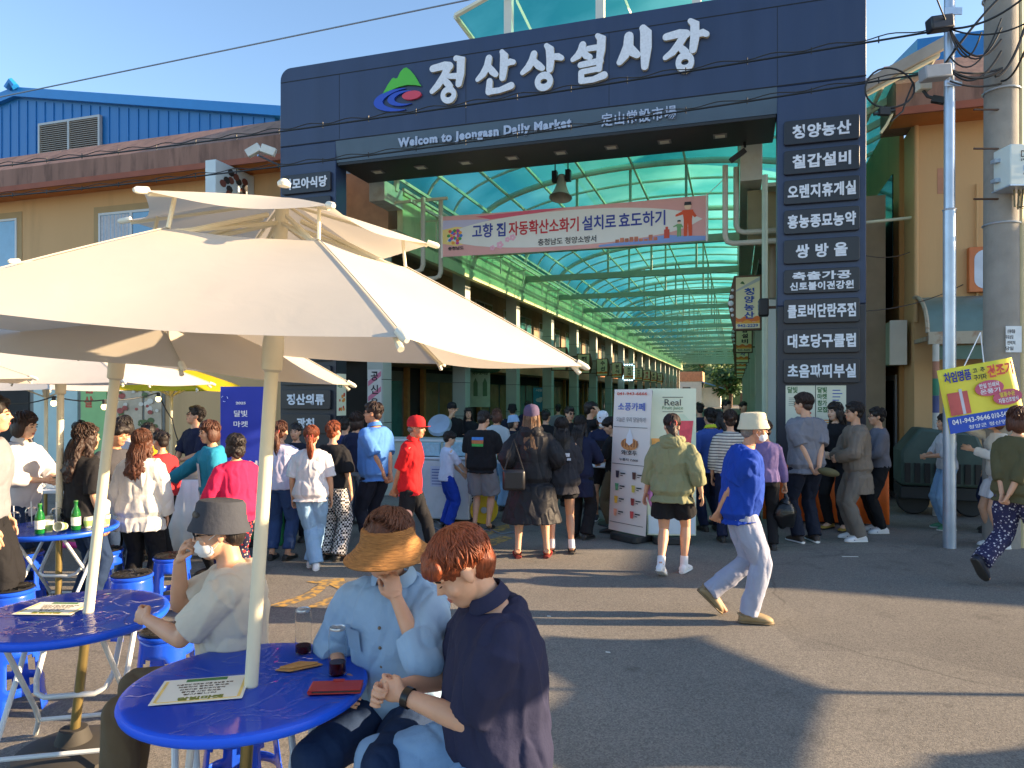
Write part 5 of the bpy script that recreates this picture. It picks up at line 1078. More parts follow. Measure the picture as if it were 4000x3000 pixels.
x, y = tabat(645, 1440); t = item('paper_sleeve', 'brown kraft paper sleeve lying flat on the near table', 'paper sleeve', x, y, rz=R(16))
mb = MB(); P = [(-.085, -.02), (-.03, -.048), (.09, -.012), (.078, .006), (-.0, .04), (-.02, .038)]
mb.prism(P, (0, 0, .001), (1, 0, 0), (0, 1, 0), (0, 0, .003)); mb.prism([(-.07, -.015), (-.025, -.03), (.07, -.004), (.0, .022)], (0, 0, .006), (1, 0, 0), (0, 1, 0), (.003, .004, .006)); obj('sleeve', mb, sm('kraft', (184, 138, 82), rough=.8, var=.1, vs=30), t, 0)
def soju(u, v, label):
    x, y = tabat(u, v); t = item('green_bottle', label, 'bottle', x, y, group='green bottles on the far table')
    mb = MB(); mb.lathe([(0, 0), (.031, 0), (.033, .006), (.033, .12), (.028, .145), (.014, .175), (.0125, .205), (.0145, .208), (.0145, .216), (0, .216)], 20); obj('glass', mb, GLASSG, t)
    mb = MB(); mb.lathe([(.0335, .035), (.0338, .035), (.0338, .10), (.0335, .10)], 20, cap=False); obj('label_band', mb, sm('label_white', (226, 230, 226), var=.1, vs=40), t)
    mb = MB(); mb.lathe([(0, .216), (.015, .216), (.015, .226), (0, .228)], 12); obj('cap', mb, INKG, t)
soju(86, 1152, 'green glass bottle with a white label, left one on the cup-strewn table'); soju(164, 1144, 'green glass bottle with a white label, right one by the plastic bag')
CUPP = sm('paper_cup', (228, 230, 206), rough=.6, var=.03); CUPG = sm('cup_band', (150, 184, 100), rough=.6, var=.05)
def cup(u, v, label, s=1.0, lay=False):
    x, y = tabat(u, v); t = item('paper_cup', label, 'cup', x, y, group='paper cups on the far table'); X = Matrix.Rotation(R(80), 4, 'X') @ Matrix.Translation((0, .0, 0)) if lay else Matrix()
    if lay: X = Matrix.Translation((0, 0, .036)) @ X
    mb = MB(); mb.lathe([(0, 0), (.026 * s, 0), (.036 * s, .085 * s), (.0375 * s, .087 * s), (.035 * s, .087 * s), (.025 * s, .004), (0, .004)], 18, X=X); obj('cup', mb, CUPP, t)
    mb = MB(); mb.lathe([(.0275 * s, .01 * s), (.0278 * s, .01 * s), (.0333 * s, .055 * s), (.033 * s, .055 * s)], 18, X=X, cap=False); obj('printed_band', mb, CUPG, t)
for u, v, q in ((103, 1139, 'paper cup just left of the left green bottle'), (105, 1149, 'paper cup in front of the left green bottle'), (190, 1139, 'paper cup under the plastic bag'), (228, 1135, 'paper cup at the right rim of the far table')): cup(u, v, q)
cup(140, 1147, 'paper cup lying on its side with its mouth to the camera', lay=True)
def pcup(u, v, label):
    x, y = tabat(u, v); t = item('plastic_cup', label, 'cup', x, y, group='clear plastic cups on the far table')
    mb = MB(); mb.lathe([(0, 0), (.03, 0), (.043, .115), (.045, .117), (.042, .117), (.029, .004), (0, .004)], 20); obj('cup', mb, GL, t)
    mb = MB(); mb.lathe([(.045, .116), (.044, .125), (.034, .150), (.018, .158), (.0, .160), (0, .157), (.032, .147), (.042, .122)], 20, cap=False); obj('dome_lid', mb, GL, t)
    mb = MB(); mb.tube([(.004, 0, .02), (-.006, .004, .2)], .004, 6); obj('straw', mb, INKW, t)
for u, v, q in ((30, 1150, 'clear plastic cup with dome lid at the left end of the far table'), (68, 1138, 'clear plastic cup with dome lid behind the left bottle'), (122, 1140, 'clear plastic cup with dome lid between the bottles')): pcup(u, v, q)
x, y = tabat(200, 1126); t = item('plastic_bag', 'tied translucent white plastic bag on the far table', 'bag', x, y)
mb = MB(); rr = random.Random(8); mb.ell((0, 0, .1), (.14, .1, .11), nu=20, nv=14)
for v in mb.v: v *= 1 + .16 * mnoise.noise(v * 14); v.z = max(v.z, .002)
mb.tube([(0, 0, .19), (-.03, .0, .25), (-.07, 0, .27)], [.03, .018, .03], 8); mb.tube([(0, 0, .19), (.03, .0, .25), (.06, .01, .26)], [.03, .018, .03], 8); obj('bag', mb, canvas('bag_white', (.8, .8, .8), .5), t, 60)
# ================================================================== stalls, stands and banners
PLAST = sm('banner_plastic', (226, 218, 214), rough=.45, var=.02); BASEK = sm('base_black', (40, 42, 44), rough=.6, var=.1)
def stand(u, d, w, z0, z1, yaw, leanx, label, field, fill):
    """free-standing printed banner: sheet on a frame with a weighted plastic base; fill(add, w, h) draws on the sheet"""
    p = at(u, 850, d); t = thing('menu_stand', label, 'banner stand', (p.x, p.y, 0), R(yaw)); h = z1 - z0
    mb = MB(); n = 10; V = [((i / n - .5) * w, -.03 - .012 * math.sin(math.pi * i / n), z) for z in (z0, (z0 + z1) / 2, z1) for i in range(n + 1)]; V = [(x + leanx * (z - z0), y, z) for x, y, z in V]; m = len(V)
    mb.add(V + [(x, y + .003, z) for x, y, z in V], [(j * (n + 1) + i, j * (n + 1) + i + 1, (j + 1) * (n + 1) + i + 1, (j + 1) * (n + 1) + i) for j in range(2) for i in range(n)] + [(m + j * (n + 1) + i, m + (j + 1) * (n + 1) + i, m + (j + 1) * (n + 1) + i + 1, m + j * (n + 1) + i + 1) for j in range(2) for i in range(n)]); obj('sheet', mb, field, t, 30)
    mb = MB()
    for s_ in (-1, 1): mb.cyl((s_ * w * .46 + leanx * h, .0, z1 - .02), (s_ * .05, .03, .09), .009, 6)
    mb.cyl((0, .03, .05), (leanx * h * .6, .03, z0 + h * .7), .014, 8); mb.cyl((-w * .46 + leanx * h, 0, z1 - .02), (w * .46 + leanx * h, 0, z1 - .02), .008, 6); obj('frame', mb, ALU, t)
    mb = MB(); mb.prism(rrect(-.22, .22, -.17, .2, .06, 4), (0, .05, 0), (1, 0, 0), (0, 1, 0), (0, 0, .085)); obj('base', mb, BASEK, t, bevel=.015)
    layers = [0]
    def pr(nm, mt, fn):
        mb = MB(); fn(mb); layers[0] += 1
        for i, v in enumerate(mb.v): mb.v[i] = Vector((v.x + leanx * (v.z - z0), v.y - .046 - .0008 * layers[0], v.z))
        obj(nm, mb, mt, t, 0)
    fill(pr, w, z0, z1); return t
def T(s, x, z, w, h, b=.015): return lambda mb: text_on(mb, s, (x, 0, z), (1, 0, 0), (0, 0, 1), w, h, b, .001)
def Rc(*rs): return lambda mb: [mb.box(a, b, -.0005, 0, c, d) for a, b, c, d in rs]
def Dk(*cs): return lambda mb: [mb.prism([(x + r * math.cos(a), z + q * math.sin(a)) for a in (2 * math.pi * k / 14 for k in range(14))], (0, -.0003 * i, 0), (1, 0, 0), (0, 0, 1), (0, -.0004, 0)) for i, (x, z, r, q) in enumerate(cs)]
def cafe(pr, w, z0, z1):
    h = z1 - z0; Z = lambda f: z0 + h * f
    pr('lettering', INKR, T('041-943-6666', 0, Z(.97), w * .8, .035)); pr('lettering', sm('ink_periwinkle', (72, 100, 186), var=0), T('소풍카페', 0, Z(.88), w * .72, .095)); pr('lettering', sm('ink_taupe', (150, 146, 150), var=0), T('오늘은 우리 달달하게', 0, Z(.79), w * .78, .06, .01))
    pr('rule', INKK, Rc(*[(-w * .45, w * .45, Z(f), Z(f) + .006) for f in (.735, .475, .06)]))
    pr('print', sm('waffle', (206, 140, 84), var=.3, vs=40), Dk((0, Z(.62), .14, .075))); pr('print', sm('waffle_dark', (130, 78, 50), var=.2), Rc(*[(-.11 + .045 * i, -.095 + .045 * i, Z(.60), Z(.645)) for i in range(6)])); pr('print', sm('ice_cream', (226, 228, 236), var=.03), lambda mb: mb.prism([(-.055, Z(.63)), (0, Z(.61)), (.055, Z(.63)), (.05, Z(.67)), (0, Z(.73)), (-.05, Z(.67))], (0, 0, 0), (1, 0, 0), (0, 0, 1), (0, -.0005, 0)))
    pr('lettering', INKK, T('와/호두', 0, Z(.56), w * .42, .06)); pr('lettering', INKK, T('누룽지 7,000', 0, Z(.51), w * .5, .035, .01))
    for i, c in enumerate(((60, 54, 70), (96, 60, 50), (90, 160, 120), (214, 196, 90), (240, 190, 70), (150, 60, 56), (236, 170, 140), (206, 80, 80))):
        x, z = (-.17, .10)[i % 2], Z(.405 - .09 * (i // 2)); pr('print', sm('cup_print_' + 'abcdefgh'[i], c, var=.2, vs=30), lambda mb, x=x, z=z: mb.prism([(x - .02, z - .045), (x + .02, z - .045), (x + .03, z + .04), (x - .03, z + .04)], (0, 0, 0), (1, 0, 0), (0, 0, 1), (0, -.0005, 0))); pr('lettering', INKK, Rc((x + .05, x + .13, z + .005, z + .02), (x + .05, x + .09, z - .02, z - .01)))
stand(1357, 8.6, .60, .10, 1.83, -52, .06, 'white cafe menu stand with waffle picture, turned sideways', PLAST, cafe)
def juice(pr, w, z0, z1):
    h = z1 - z0; Z = lambda f: z0 + h * f
    pr('print', sm('juice_mist', (206, 224, 196), var=.06), Dk((.1, Z(.6), .18, .4)));  pr('print', sm('juice_sky', (206, 220, 230), var=.05), Rc((-w * .48, w * .48, Z(.01), Z(.14))))
    pr('rule', INKK, Rc((-.11, .13, Z(.938), Z(.942)), (-.11, .13, Z(.84), Z(.843)))); pr('lettering', INKK, T('Real', .01, Z(.905), .19, .075, .0)); pr('lettering', INKG, T('Fruit Juice', .01, Z(.865), .24, .05, .0))
    pr('print', sm('juice_red', (222, 84, 96), var=.2, vs=12), lambda mb: mb.prism([(.10, Z(.62)), (.22, Z(.62)), (.25, Z(.78)), (.07, Z(.78))], (0, 0, 0), (1, 0, 0), (0, 0, 1), (0, -.0005, 0))); pr('print', sm('juice_orange', (236, 170, 90), var=.2, vs=12), lambda mb: mb.prism([(-.21, Z(.5)), (-.08, Z(.5)), (-.06, Z(.66)), (-.24, Z(.66))], (0, 0, 0), (1, 0, 0), (0, 0, 1), (0, -.0005, 0)))
    pr('print', sm('juice_violet', (186, 140, 206), var=.1), Dk((-.2, Z(.33), .06, .1))); pr('print', sm('juice_blue', (60, 100, 206), var=.2), Dk((-.15, Z(.17), .045, .022)))
stand(1450, 8.45, .57, .10, 1.84, -4, .0, 'pale green fruit juice menu stand behind the olive jacket', sm('sheet_mint', (224, 232, 206), rough=.45, var=.03), juice)
def event(pr, w, z0, z1):
    h = z1 - z0; Z = lambda f: z0 + h * f
    pr('print', sm('ink_pale', (186, 200, 240), var=0), lambda mb: [mb.tube([(-.2 + .035 * math.cos(a + k), 0, Z(.92) + .035 * math.sin(a + k)) for a in (0, .4, .8)], .004, 4) for k in (0, 2.1, 4.2)]); pr('lettering', INKW, T('2025', -.02, Z(.89), .11, .03, .03)); pr('lettering', INKW, T('달빛', -.02, Z(.82), .15, .075, .015)); pr('lettering', INKW, T('마켓', -.02, Z(.75), .16, .07, .015)); pr('lettering', INKW, T('보', .12, Z(.47), .12, .12, .05)); pr('lettering', INKW, T('부여', -.05, Z(.47), .2, .12, .05))
stand(526, 8.3, .50, .12, 1.86, 8, .0, 'royal blue night market banner stand behind the parasol pole', sm('sheet_royal', (36, 56, 170), rough=.5, var=.04), event)
# chest freezer
FZ = sm('freezer_white', (222, 226, 232), rough=.35, var=.03, stain=lin((176, 180, 184)), sscale=6, samt=.3)
p = at(960, 850, 9.75); t = thing('chest_freezer', 'white chest freezer with notices behind the child in blue trousers', 'freezer', (p.x, p.y, 0), R(-12))
mb = MB(); mb.box(-.36, .36, 0, .6, .05, .86); obj('cabinet', mb, FZ, t, bevel=.02)
mb = MB(); mb.box(-.37, .37, -.01, .61, .865, .90); obj('lid', mb, FZ, t, bevel=.01)
mb = MB(); 
for i in range(9): mb.box(.361, .366, .1, .5, .12 + i * .04, .14 + i * .04)
obj('grille', mb, SEAM, t, 0)
mb = MB(); mb.box(-.2, .05, -.004, -.001, .5, .78); obj('notice', mb, sm('notice_ice', (206, 214, 236)), t, 0)
mb = MB()
for i in range(6): mb.box(-.18, .02, -.0065, -.0045, .53 + i * .04, .54 + i * .04)
obj('lettering', mb, INKB, t, 0)
TBL = sm('table_white', (214, 218, 222), rough=.5, var=.04)
def stall(u, d, w, dep, z, yaw, label, skirt=None):
    p = at(u, 850, d); t = thing('stall_table', label, 'stall table', (p.x, p.y, 0), R(yaw))
    mb = MB(); mb.box(-w / 2, w / 2, -dep / 2, dep / 2, z - .035, z); obj('tabletop', mb, skirt or TBL, t, bevel=.006)
    for sx in (-1, 1):
        for sy in (-1, 1): mb = MB(); mb.cyl((sx * (w / 2 - .06), sy * (dep / 2 - .06), z - .036), (sx * (w / 2 - .06), sy * (dep / 2 - .06), 0), .016, 8); obj('leg', mb, ALU, t)
    if skirt:
        mb = MB(); n = 60; P = []
        for i in range(n + 1):
            f = i / n; P.append((-w / 2 - .01 + (w + .02) * f, -dep / 2 - .012 - .012 * math.sin(f * 46)))
        mb.add([(x, y, z - .004) for x, y in P] + [(x * 1.01, y * 1.04, .04) for x, y in P], [(i, i + 1, n + 2 + i, n + 1 + i) for i in range(n)]); o = obj('cloth_skirt', mb, skirt, t, 60); s_ = o.modifiers.new('s', 'SOLIDIFY'); s_.thickness = .004
    return t
stall(405, 7.9, .85, .5, .84, 4, 'white stall table with food trays before the teal jacket', sm('skirt_white', (220, 222, 226), rough=.8))
stall(150, 7.6, 1.3, .55, .78, 6, 'white stall table with cups behind the phone holder at the left')
stall(1072, 10.2, 1.1, .6, .84, -10, 'stall table between the black tee and the raincoat')
ORC = sm('cloth_orange', (240, 112, 40), rough=.6, var=.1, bump=.3, bs=8)
stall(1775, 9.9, 1.55, .5, .80, -16, 'table under a bright orange plastic cloth behind the people by the posters', ORC)
stall(1690, 9.7, .35, .4, .80, -16, 'narrow end table with orange cloth beside the right gate column', ORC)
def box_item(name, label, cat, u, d, z, w, dd, h, m, yaw=0, group=None, lidm=None):
    p = at(u, 850, d); t = thing(name, label, cat, (p.x, p.y, z), R(yaw), group); mb = MB(); mb.prism(rrect(-w / 2, w / 2, -dd / 2, dd / 2, min(w, dd) * .15, 3), (0, 0, .002), (1, 0, 0), (0, 1, 0), (0, 0, h)); obj('body', mb, m, t, bevel=.004)
    mb = MB(); mb.prism(rrect(-w * .51, w * .51, -dd * .51, dd * .51, min(w, dd) * .15, 3), (0, 0, h + .003), (1, 0, 0), (0, 1, 0), (0, 0, .012)); obj('lid', mb, lidm or m, t, bevel=.003)
TRG = sm('tray_grey', (150, 148, 136), rough=.5, var=.1); TRW = sm('tray_white', (226, 226, 220), rough=.4)
for u, d, z, w, h, m, q in ((372, 7.9, .84, .2, .10, TRG, 'grey food tub at the left end of the white stall'), (412, 7.85, .84, .28, .08, TRG, 'wide grey food tub in the middle of the white stall'), (438, 7.95, .84, .12, .07, TRW, 'small white tub on the white stall')): box_item('food_tub', q, 'tub', u, d, z, w, .18, h, m, group='tubs on the white stall')
for u, d, w, h, m, q in ((78, 7.5, .22, .12, TRW, 'white carton at the left of the cup stall'), (118, 7.55, .16, .09, TRW, 'low white carton next on the cup stall'), (165, 7.6, .12, .16, TRG, 'grey jug on the cup stall'), (205, 7.55, .2, .10, TRW, 'white carton at the right of the cup stall'), (140, 7.45, .08, .14, GL, 'clear tub on the cup stall')): box_item('carton', q, 'carton', u, d, .78, w, .15, h, m, group='cartons on the cup stall')
LBX = sm('box_iceblue', (170, 206, 222), rough=.5, var=.15, vs=20)
for u, z, q in ((925, .915, 'left ice-blue printed box on the freezer'), (985, .915, 'right ice-blue printed box on the freezer')): box_item('printed_box', q, 'box', u, 9.95, z, .34, .2, .16, LBX, group='ice-blue boxes on the freezer')
for u, z, q in ((1062, .842, 'white food box left on the middle stall'), (1085, .842, 'green food box on the middle stall'), (1108, .842, 'blue food box on the middle stall')): box_item('food_box', q, 'box', u, 10.1, z, .16, .16, .10, (TRW, INKG, INKB)[(u - 1062) // 23], group='boxes on the middle stall')
p = at(930, 850, 12.2); t = thing('stall_counter', 'long pale counter with dark gap behind the red cap', 'counter', (p.x, p.y, 0), R(-12)); mb = MB(); mb.box(-1.1, 1.1, 0, .6, .0, .95); obj('counter', mb, sm('counter_cream', (186, 190, 178), rough=.5, var=.05), t, bevel=.01); mb = MB(); mb.box(-1.15, 1.15, -.04, .65, .952, .99); obj('worktop', mb, TBL, t, bevel=.005)
p = at(916, 850, 12.3); t = thing('serving_tray', 'tilted steel tray lid standing on the pale counter', 'tray', (p.x + .25, p.y + .3, .992), R(-12)); mb = MB(); mb.lathe([(0, 0), (.2, 0), (.22, .03), (.2, .1), (0, .12)], 20, X=Matrix.Translation((0, 0, .2)) @ Matrix.Rotation(R(55), 4, 'X')); obj('lid', mb, GALV, t)
# round counter
p = at(1318, 850, 9.65); t = thing('round_counter', 'round bar counter on a black pedestal with food boxes', 'bar table', (p.x, p.y, 0))
mb = MB(); mb.lathe([(0, .80), (.34, .80), (.35, .815), (.34, .83), (0, .83)], 36); obj('tabletop', mb, TBL, t)
mb = MB(); mb.lathe([(0, 0), (.29, 0), (.28, .02), (.07, .05), (.05, .08), (.048, .80), (0, .80)], 28, c=(.12, 0, 0)); obj('pedestal', mb, BASEK, t)
for k, (x, y, z) in enumerate(((-.1, -.18, .83), (-.1, -.18, .876), (.06, -.2, .83))):
    box_item('lunch_box', ('lower white lunch box on the round counter', 'upper white lunch box of the stack on the round counter', 'single white lunch box on the round counter')[k], 'lunch box', 1106 + 1534 * (p.x + x) / (p.y + y), p.y + y, z, .15, .12, .03, TRW, group='lunch boxes on the round counter')
# cable reel and floor cables
p = at(1046, 850, 9.75); t = thing('cable_reel', 'yellow cable reel standing on the road behind the grey shorts', 'cable reel', (p.x, p.y, 0)); XR = Matrix.Translation((0, 0, .19)) @ Matrix.Rotation(R(90), 4, 'X')
YEL = sm('reel_yellow', (226, 190, 40), rough=.4); mb = MB(); mb.lathe([(0, -.07), (.19, -.07), (.19, -.055), (0, -.055)], 28, X=XR); mb.lathe([(0, .055), (.19, .055), (.19, .07), (0, .07)], 28, X=XR); obj('flange', mb, YEL, t)
mb = MB(); mb.lathe([(.0, -.052), (.14, -.052), (.14, .052), (0, .052)], 20, X=XR); obj('wound_cable', mb, CAB, t); mb = MB(); mb.lathe([(0, .071), (.045, .071), (.04, .085), (0, .085)], 14, X=XR); obj('hub', mb, GALV, t)
for i, (u0, v0, u1, v1, q) in enumerate(((920, 1145, 1060, 1150, 'grey cable lying on the road before the freezer'), (1000, 1140, 1130, 1158, 'grey cable lying on the road by the cable reel'), (900, 1120, 1010, 1148, 'thin cable lying beside the freezer'))):
    a, b = gp(u0, v0), gp(u1, v1); cable([a.lerp(b, k / 14) + Vector((0, .10 * math.sin(k * 1.1 + i), .012)) for k in range(15)], .009, q, CABG, name='floor_cable')
# bulbs on a wire under the far parasols
WIRE = [at(20, 872, 8.2), at(116, 856, 8.0), at(225, 864, 8.1), at(342, 848, 8.6), at(372, 905, 9.1), at(385, 952, 9.1), at(372, 1010, 9.2)]
pts = []
for a, b in zip(WIRE[:-1], WIRE[1:]): pts += cat_curve(a, b, .03, 6)[:-1]
cable(pts + [WIRE[-1]], .007, 'black bulb string looped under the white and yellow parasols', name='bulb_string')
for k, q in ((1, 'glowing bulb under the white back parasol, leftmost'), (2, 'glowing bulb under the left tip of the yellow parasol'), (3, 'glowing bulb under the middle of the yellow parasol'), (5, 'bulb hanging low on the yellow parasol pole')):
    p = WIRE[k]; t = thing('light_bulb', q, 'bulb', p, frame='W', group='bulbs on the string'); mb = MB(); mb.cyl(p, p - Vector((0, 0, .05)), .02, 10); obj('socket', mb, CAB, t); mb = MB(); mb.ell(p - Vector((0, 0, .078)), (.032, .032, .036)); obj('bulb', mb, mat('bulb_lit', (1, .74, .3), emit=1.6, var=0), t)
# yellow banner hung from the awning
p0 = at(2045, 868, 7.85); t = thing('banner', 'tilted yellow and blue advertising banner hung on ropes at the right', 'banner', at(2126, 850, 7.85), frame='W')
ex = (at(2200, 770, 7.76) - at(2037, 799, 7.85)); Wd = ex.length; ex.normalize(); ey = (at(2037, 799, 7.85) - at(2053, 938, 7.83)); Hd = ey.length; ey = (ey - ex * ey.dot(ex)).normalized(); o0 = at(2053, 938, 7.83); en = ex.cross(ey)
def yb(x0, x1, z0, z1, m, nm='print', lay=1):
    mb = MB(); mb.prism([(x0 * Wd, z0 * Hd), (x1 * Wd, z0 * Hd), (x1 * Wd, z1 * Hd), (x0 * Wd, z1 * Hd)], o0 + en * .0015 * lay, ex, ey, en * .001); obj(nm, mb, m, t, 0)
YB = sm('banner_yellow', (236, 222, 70), rough=.5, var=.05); mb = MB(); n = 12
for j in range(6):
    pass
V = [o0 + ex * (Wd * i / n) + ey * (Hd * j / 6) + en * (-.012 - .010 * math.sin(i * .9 + j * .5)) for j in range(7) for i in range(n + 1)]; mb.add(V, [(j * (n + 1) + i, j * (n + 1) + i + 1, (j + 1) * (n + 1) + i + 1, (j + 1) * (n + 1) + i) for j in range(6) for i in range(n)]); s_ = obj('cloth', mb, YB, t, 60).modifiers.new('s', 'SOLIDIFY'); s_.thickness = .003
yb(0, 1, 0, .25, sm('banner_blue', (44, 84, 190), var=.04)); yb(.06, .22, .27, .62, sm('dryer_red', (206, 96, 90), var=.2)); yb(.26, .33, .27, .62, sm('dryer_red', (0, 0, 0))); yb(.22, .26, .27, .66, sm('dryer_grey', (206, 206, 214)))
def ytx(s, x, z, w, h, m, b=.03):
    mb = MB(); text_on(mb, s, o0 + ex * Wd * x + ey * Hd * z + en * .008, ex, ey, Wd * w, Hd * h, b, .001); obj('lettering', mb, m, t, 0)
ytx('차임명품', .24, .86, .36, .17, sm('ink_cobalt', (40, 50, 150), var=0)); ytx('건조기', .80, .85, .33, .2, sm('ink_coral', (222, 90, 80), var=0)); ytx('고  추', .53, .90, .16, .08, INKK); ytx('구기자', .53, .79, .17, .09, INKK)
for cx, cz, s_ in ((.62, .60, '한일 인쇄되|온풍기'), (.83, .42, '열풍수온|자동건조방식')):
    mb = MB(); mb.prism([(Wd * (cx + .19 * math.cos(a)), Hd * (cz + .12 * math.sin(a))) for a in (2 * math.pi * k / 20 for k in range(20))], o0 + en * .004, ex, ey, en * .001); obj('print', mb, sm('bubble_rose', (206, 96, 120), var=0), t, 0)
    for i, r_ in enumerate(s_.split('|')): ytx(r_, cx, cz + .045 - .09 * i, .26 if i or cx < .7 else .2, .075, INKW if (cx < .7 or i) else sm('ink_lemon', (240, 220, 80), var=0), .02)
ytx('041-943-9646', .3, .17, .5, .08, INKW, .02); ytx('010-5438-9646', .78, .17, .42, .08, INKW, .02); ytx('청양군 정산면', .5, .06, .5, .06, INKW, .01)
mb = MB(); top = at(2118, 718, 7.85)
for f in (.36, .62): mb.cyl(top, o0 + ex * Wd * f + ey * Hd, .006, 5)
obj('rope', mb, INKW, t)
# covered machine by the banner
p = at(2040, 850, 10.1); t = thing('covered_cart', 'dark green covered cart with black ribbed front behind the white top', 'cart', (p.x, p.y, 0), R(-20))
mb = MB(); mb.prism([(-.55, .45), (.5, .45), (.56, .8), (.4, 1.22), (-.3, 1.28), (-.55, .95)], (0, 0, 0), (1, 0, 0), (0, 0, 1), (0, .7, 0)); obj('cover', mb, sm('cover_moss', (74, 92, 84), rough=.6, var=.2), t, bevel=.04)
mb = MB()
for i in range(8): mb.box(-.5 + i * .125, -.43 + i * .125, -.03, -.001, .5, .78)
obj('ribs', mb, sm('black_metal', (28, 28, 30)), t)
for sx in (-.35, .38): mb = MB(); mb.lathe([(0, -.05), (.2, -.05), (.22, -.03), (.22, .03), (.2, .05), (0, .05)], 20, X=Matrix.Translation((sx, .3, .22)) @ Matrix.Rotation(R(90), 4, 'X')); obj('wheel', mb, BASEK, t)
mb = MB(); mb.box(-.55, .55, .05, .65, .25, .44); obj('chassis', mb, BASEK, t, bevel=.02)
# notices on the arcade columns
poster(-8.43, 1.845, 1.75, .3, 1.0, 'white column notice with pink slanted stripes on the first arcade column', sm('paper_white', (226, 222, 220)), [('print', sm('stripe_pink', (222, 130, 160), var=0), lambda mb: [mb.prism([(-8.57, z), (-8.29, z + .2), (-8.29, z + .3), (-8.57, z + .1)], (0, 1.839, 0), (1, 0, 0), (0, 0, 1), (0, -.001, 0)) for z in (1.3, 1.62, 1.92)]), ('lettering', INKK, lambda mb: [text_on(mb, s, (-8.43, 1.836, 2.12 - .26 * i), (1, 0, 0), (0, 0, 1), .16, .18, .02, .001) for i, s in enumerate('공신용')])], cat='poster')
poster(-9.0, 9.4, 1.95, .62, 1.15, 'pale green menu board with drawn bottles in the left shop row', sm('board_mint', (206, 226, 196)), [('print', sm('ink_moss', (112, 150, 110), var=0), lambda mb: [mb.prism([(x - .07, 1.7), (x + .07, 1.7), (x + .07, 2.1), (x, 2.25), (x - .07, 2.1)], (0, 9.393, 0), (1, 0, 0), (0, 0, 1), (0, -.001, 0)) for x in (-9.15, -8.85)]), ('lettering', INKG, tx('국수 보리밥', -9.0, 9.392, 2.4, .5, .13))], cat='menu board')
poster(-8.7, 15.2, 1.55, .6, .9, 'bright blue poster beside an arcade column deep in the row', sm('board_azure', (80, 170, 206)), [('print', INKW, blobs(-8.85, 15.19, 1.3, .3, .3, 4, .09)), ('lettering', INKW, tx('시원한', -8.7, 15.19, 1.9, .4, .1))])
# projecting sign and lamp on the left building by the gate
t = thing('hanging_sign', 'pale projecting sign with a dark flower emblem on the left building', 'shop sign', (-10.75, .3, 5.3), frame='M')
mb = MB(); mb.box(-10.95, -10.72, .1, 1.19, 5.15, 6.05); obj('case', mb, sm('case_ice', (206, 220, 224), rough=.4, var=.06), t, bevel=.01)
mb = MB()
for i in range(16): a = 2 * math.pi * i / 16; mb.prism([(.65 + (.2 + .08 * (i % 3)) * math.cos(a) + .09 * math.cos(b), 5.66 + (.16 + .06 * (i % 3)) * math.sin(a) + .07 * math.sin(b)) for b in (2 * math.pi * k / 8 for k in range(8))], (-10.716 + .0004 * i, 0, 0), (0, 1, 0), (0, 0, 1), (.001, 0, 0), i % 2)
text_on(mb, '달', (-10.705, .65, 5.27), (0, 1, 0), (0, 0, 1), .3, .14, .02, .002, mi=1); obj('emblem', mb, [sm('flower_rust', (120, 70, 60)), sm('flower_dark', (50, 50, 50))], t, 0)
p = at(565, 325, 12.4); t = thing('floodlight', 'white double floodlight bracket at the eave corner by the gate', 'floodlight', p, frame='W')
for dx, rz in ((-.14, -30), (.12, 20)): mb = MB(); mb.merge(MB().box(-.13, .13, -.05, .05, -.07, .07), Matrix.Translation(p + Vector((dx, 0, 0))) @ Matrix.Rotation(R(rz), 4, 'Y')); obj('lamp', mb, sm('lamp_white', (206, 210, 206), rough=.4), t, bevel=.01)
mb = MB(); mb.cyl(p + Vector((-.1, .1, -.05)), p + Vector((.15, .5, -.1)), .02, 6); obj('bracket', mb, GALV, t)
# litter and slippers
for u, v, w, q in ((1836, 1203, .17, 'white straw wrapper lying on the road right of the white bucket hat'), (1313, 1410, .03, 'small white scrap on the sunlit road'), (1186, 1332, .03, 'small white scrap by the shadow edge'), (1313, 1142, .05, 'white scrap below the cafe menu stand')):
    p = gp(u, v); mb = MB(); mb.prism([(-w / 2, -.008), (w / 2, -.016), (w / 2, -.002), (-w / 2, .008)], (p.x, p.y, .003), (1, 0, 0), (0, 1, 0), (0, 0, .004)); obj('litter', mb, TRW, None, 0, loc=(p.x, p.y, 0), frame='W', label=q, cat='litter')
for u, v, q in ((148, 1052, 'left pink slipper under the cup stall'), (172, 1056, 'right pink slipper under the cup stall')):
    p = at(u, 850, 8.2); t = thing('slipper', q, 'slipper', (p.x, p.y, 0), R(80), 'pink slippers'); mb = MB(); mb.ell((0, 0, .035), (.05, .12, .034)); obj('upper', mb, sm('slipper_pink', (222, 60, 150)), t); mb = MB(); mb.ell((0, 0, .008), (.052, .125, .0079)); obj('sole', mb, sm('sole_pink', (190, 50, 130)), t)
p = at(575, 850, 8.4); t = thing('crate', 'green plastic crate behind the long brown ponytail', 'crate', (p.x, p.y, 0), R(10)); mb = MB(); mb.box(-.2, .2, -.14, .14, 0, .42); obj('body', mb, sm('crate_green', (40, 140, 84), rough=.4), t, bevel=.01); mb = MB(); mb.box(-.21, .21, -.15, .15, .421, .46); obj('rim', mb, sm('crate_green', (0, 0, 0)), t, bevel=.006)
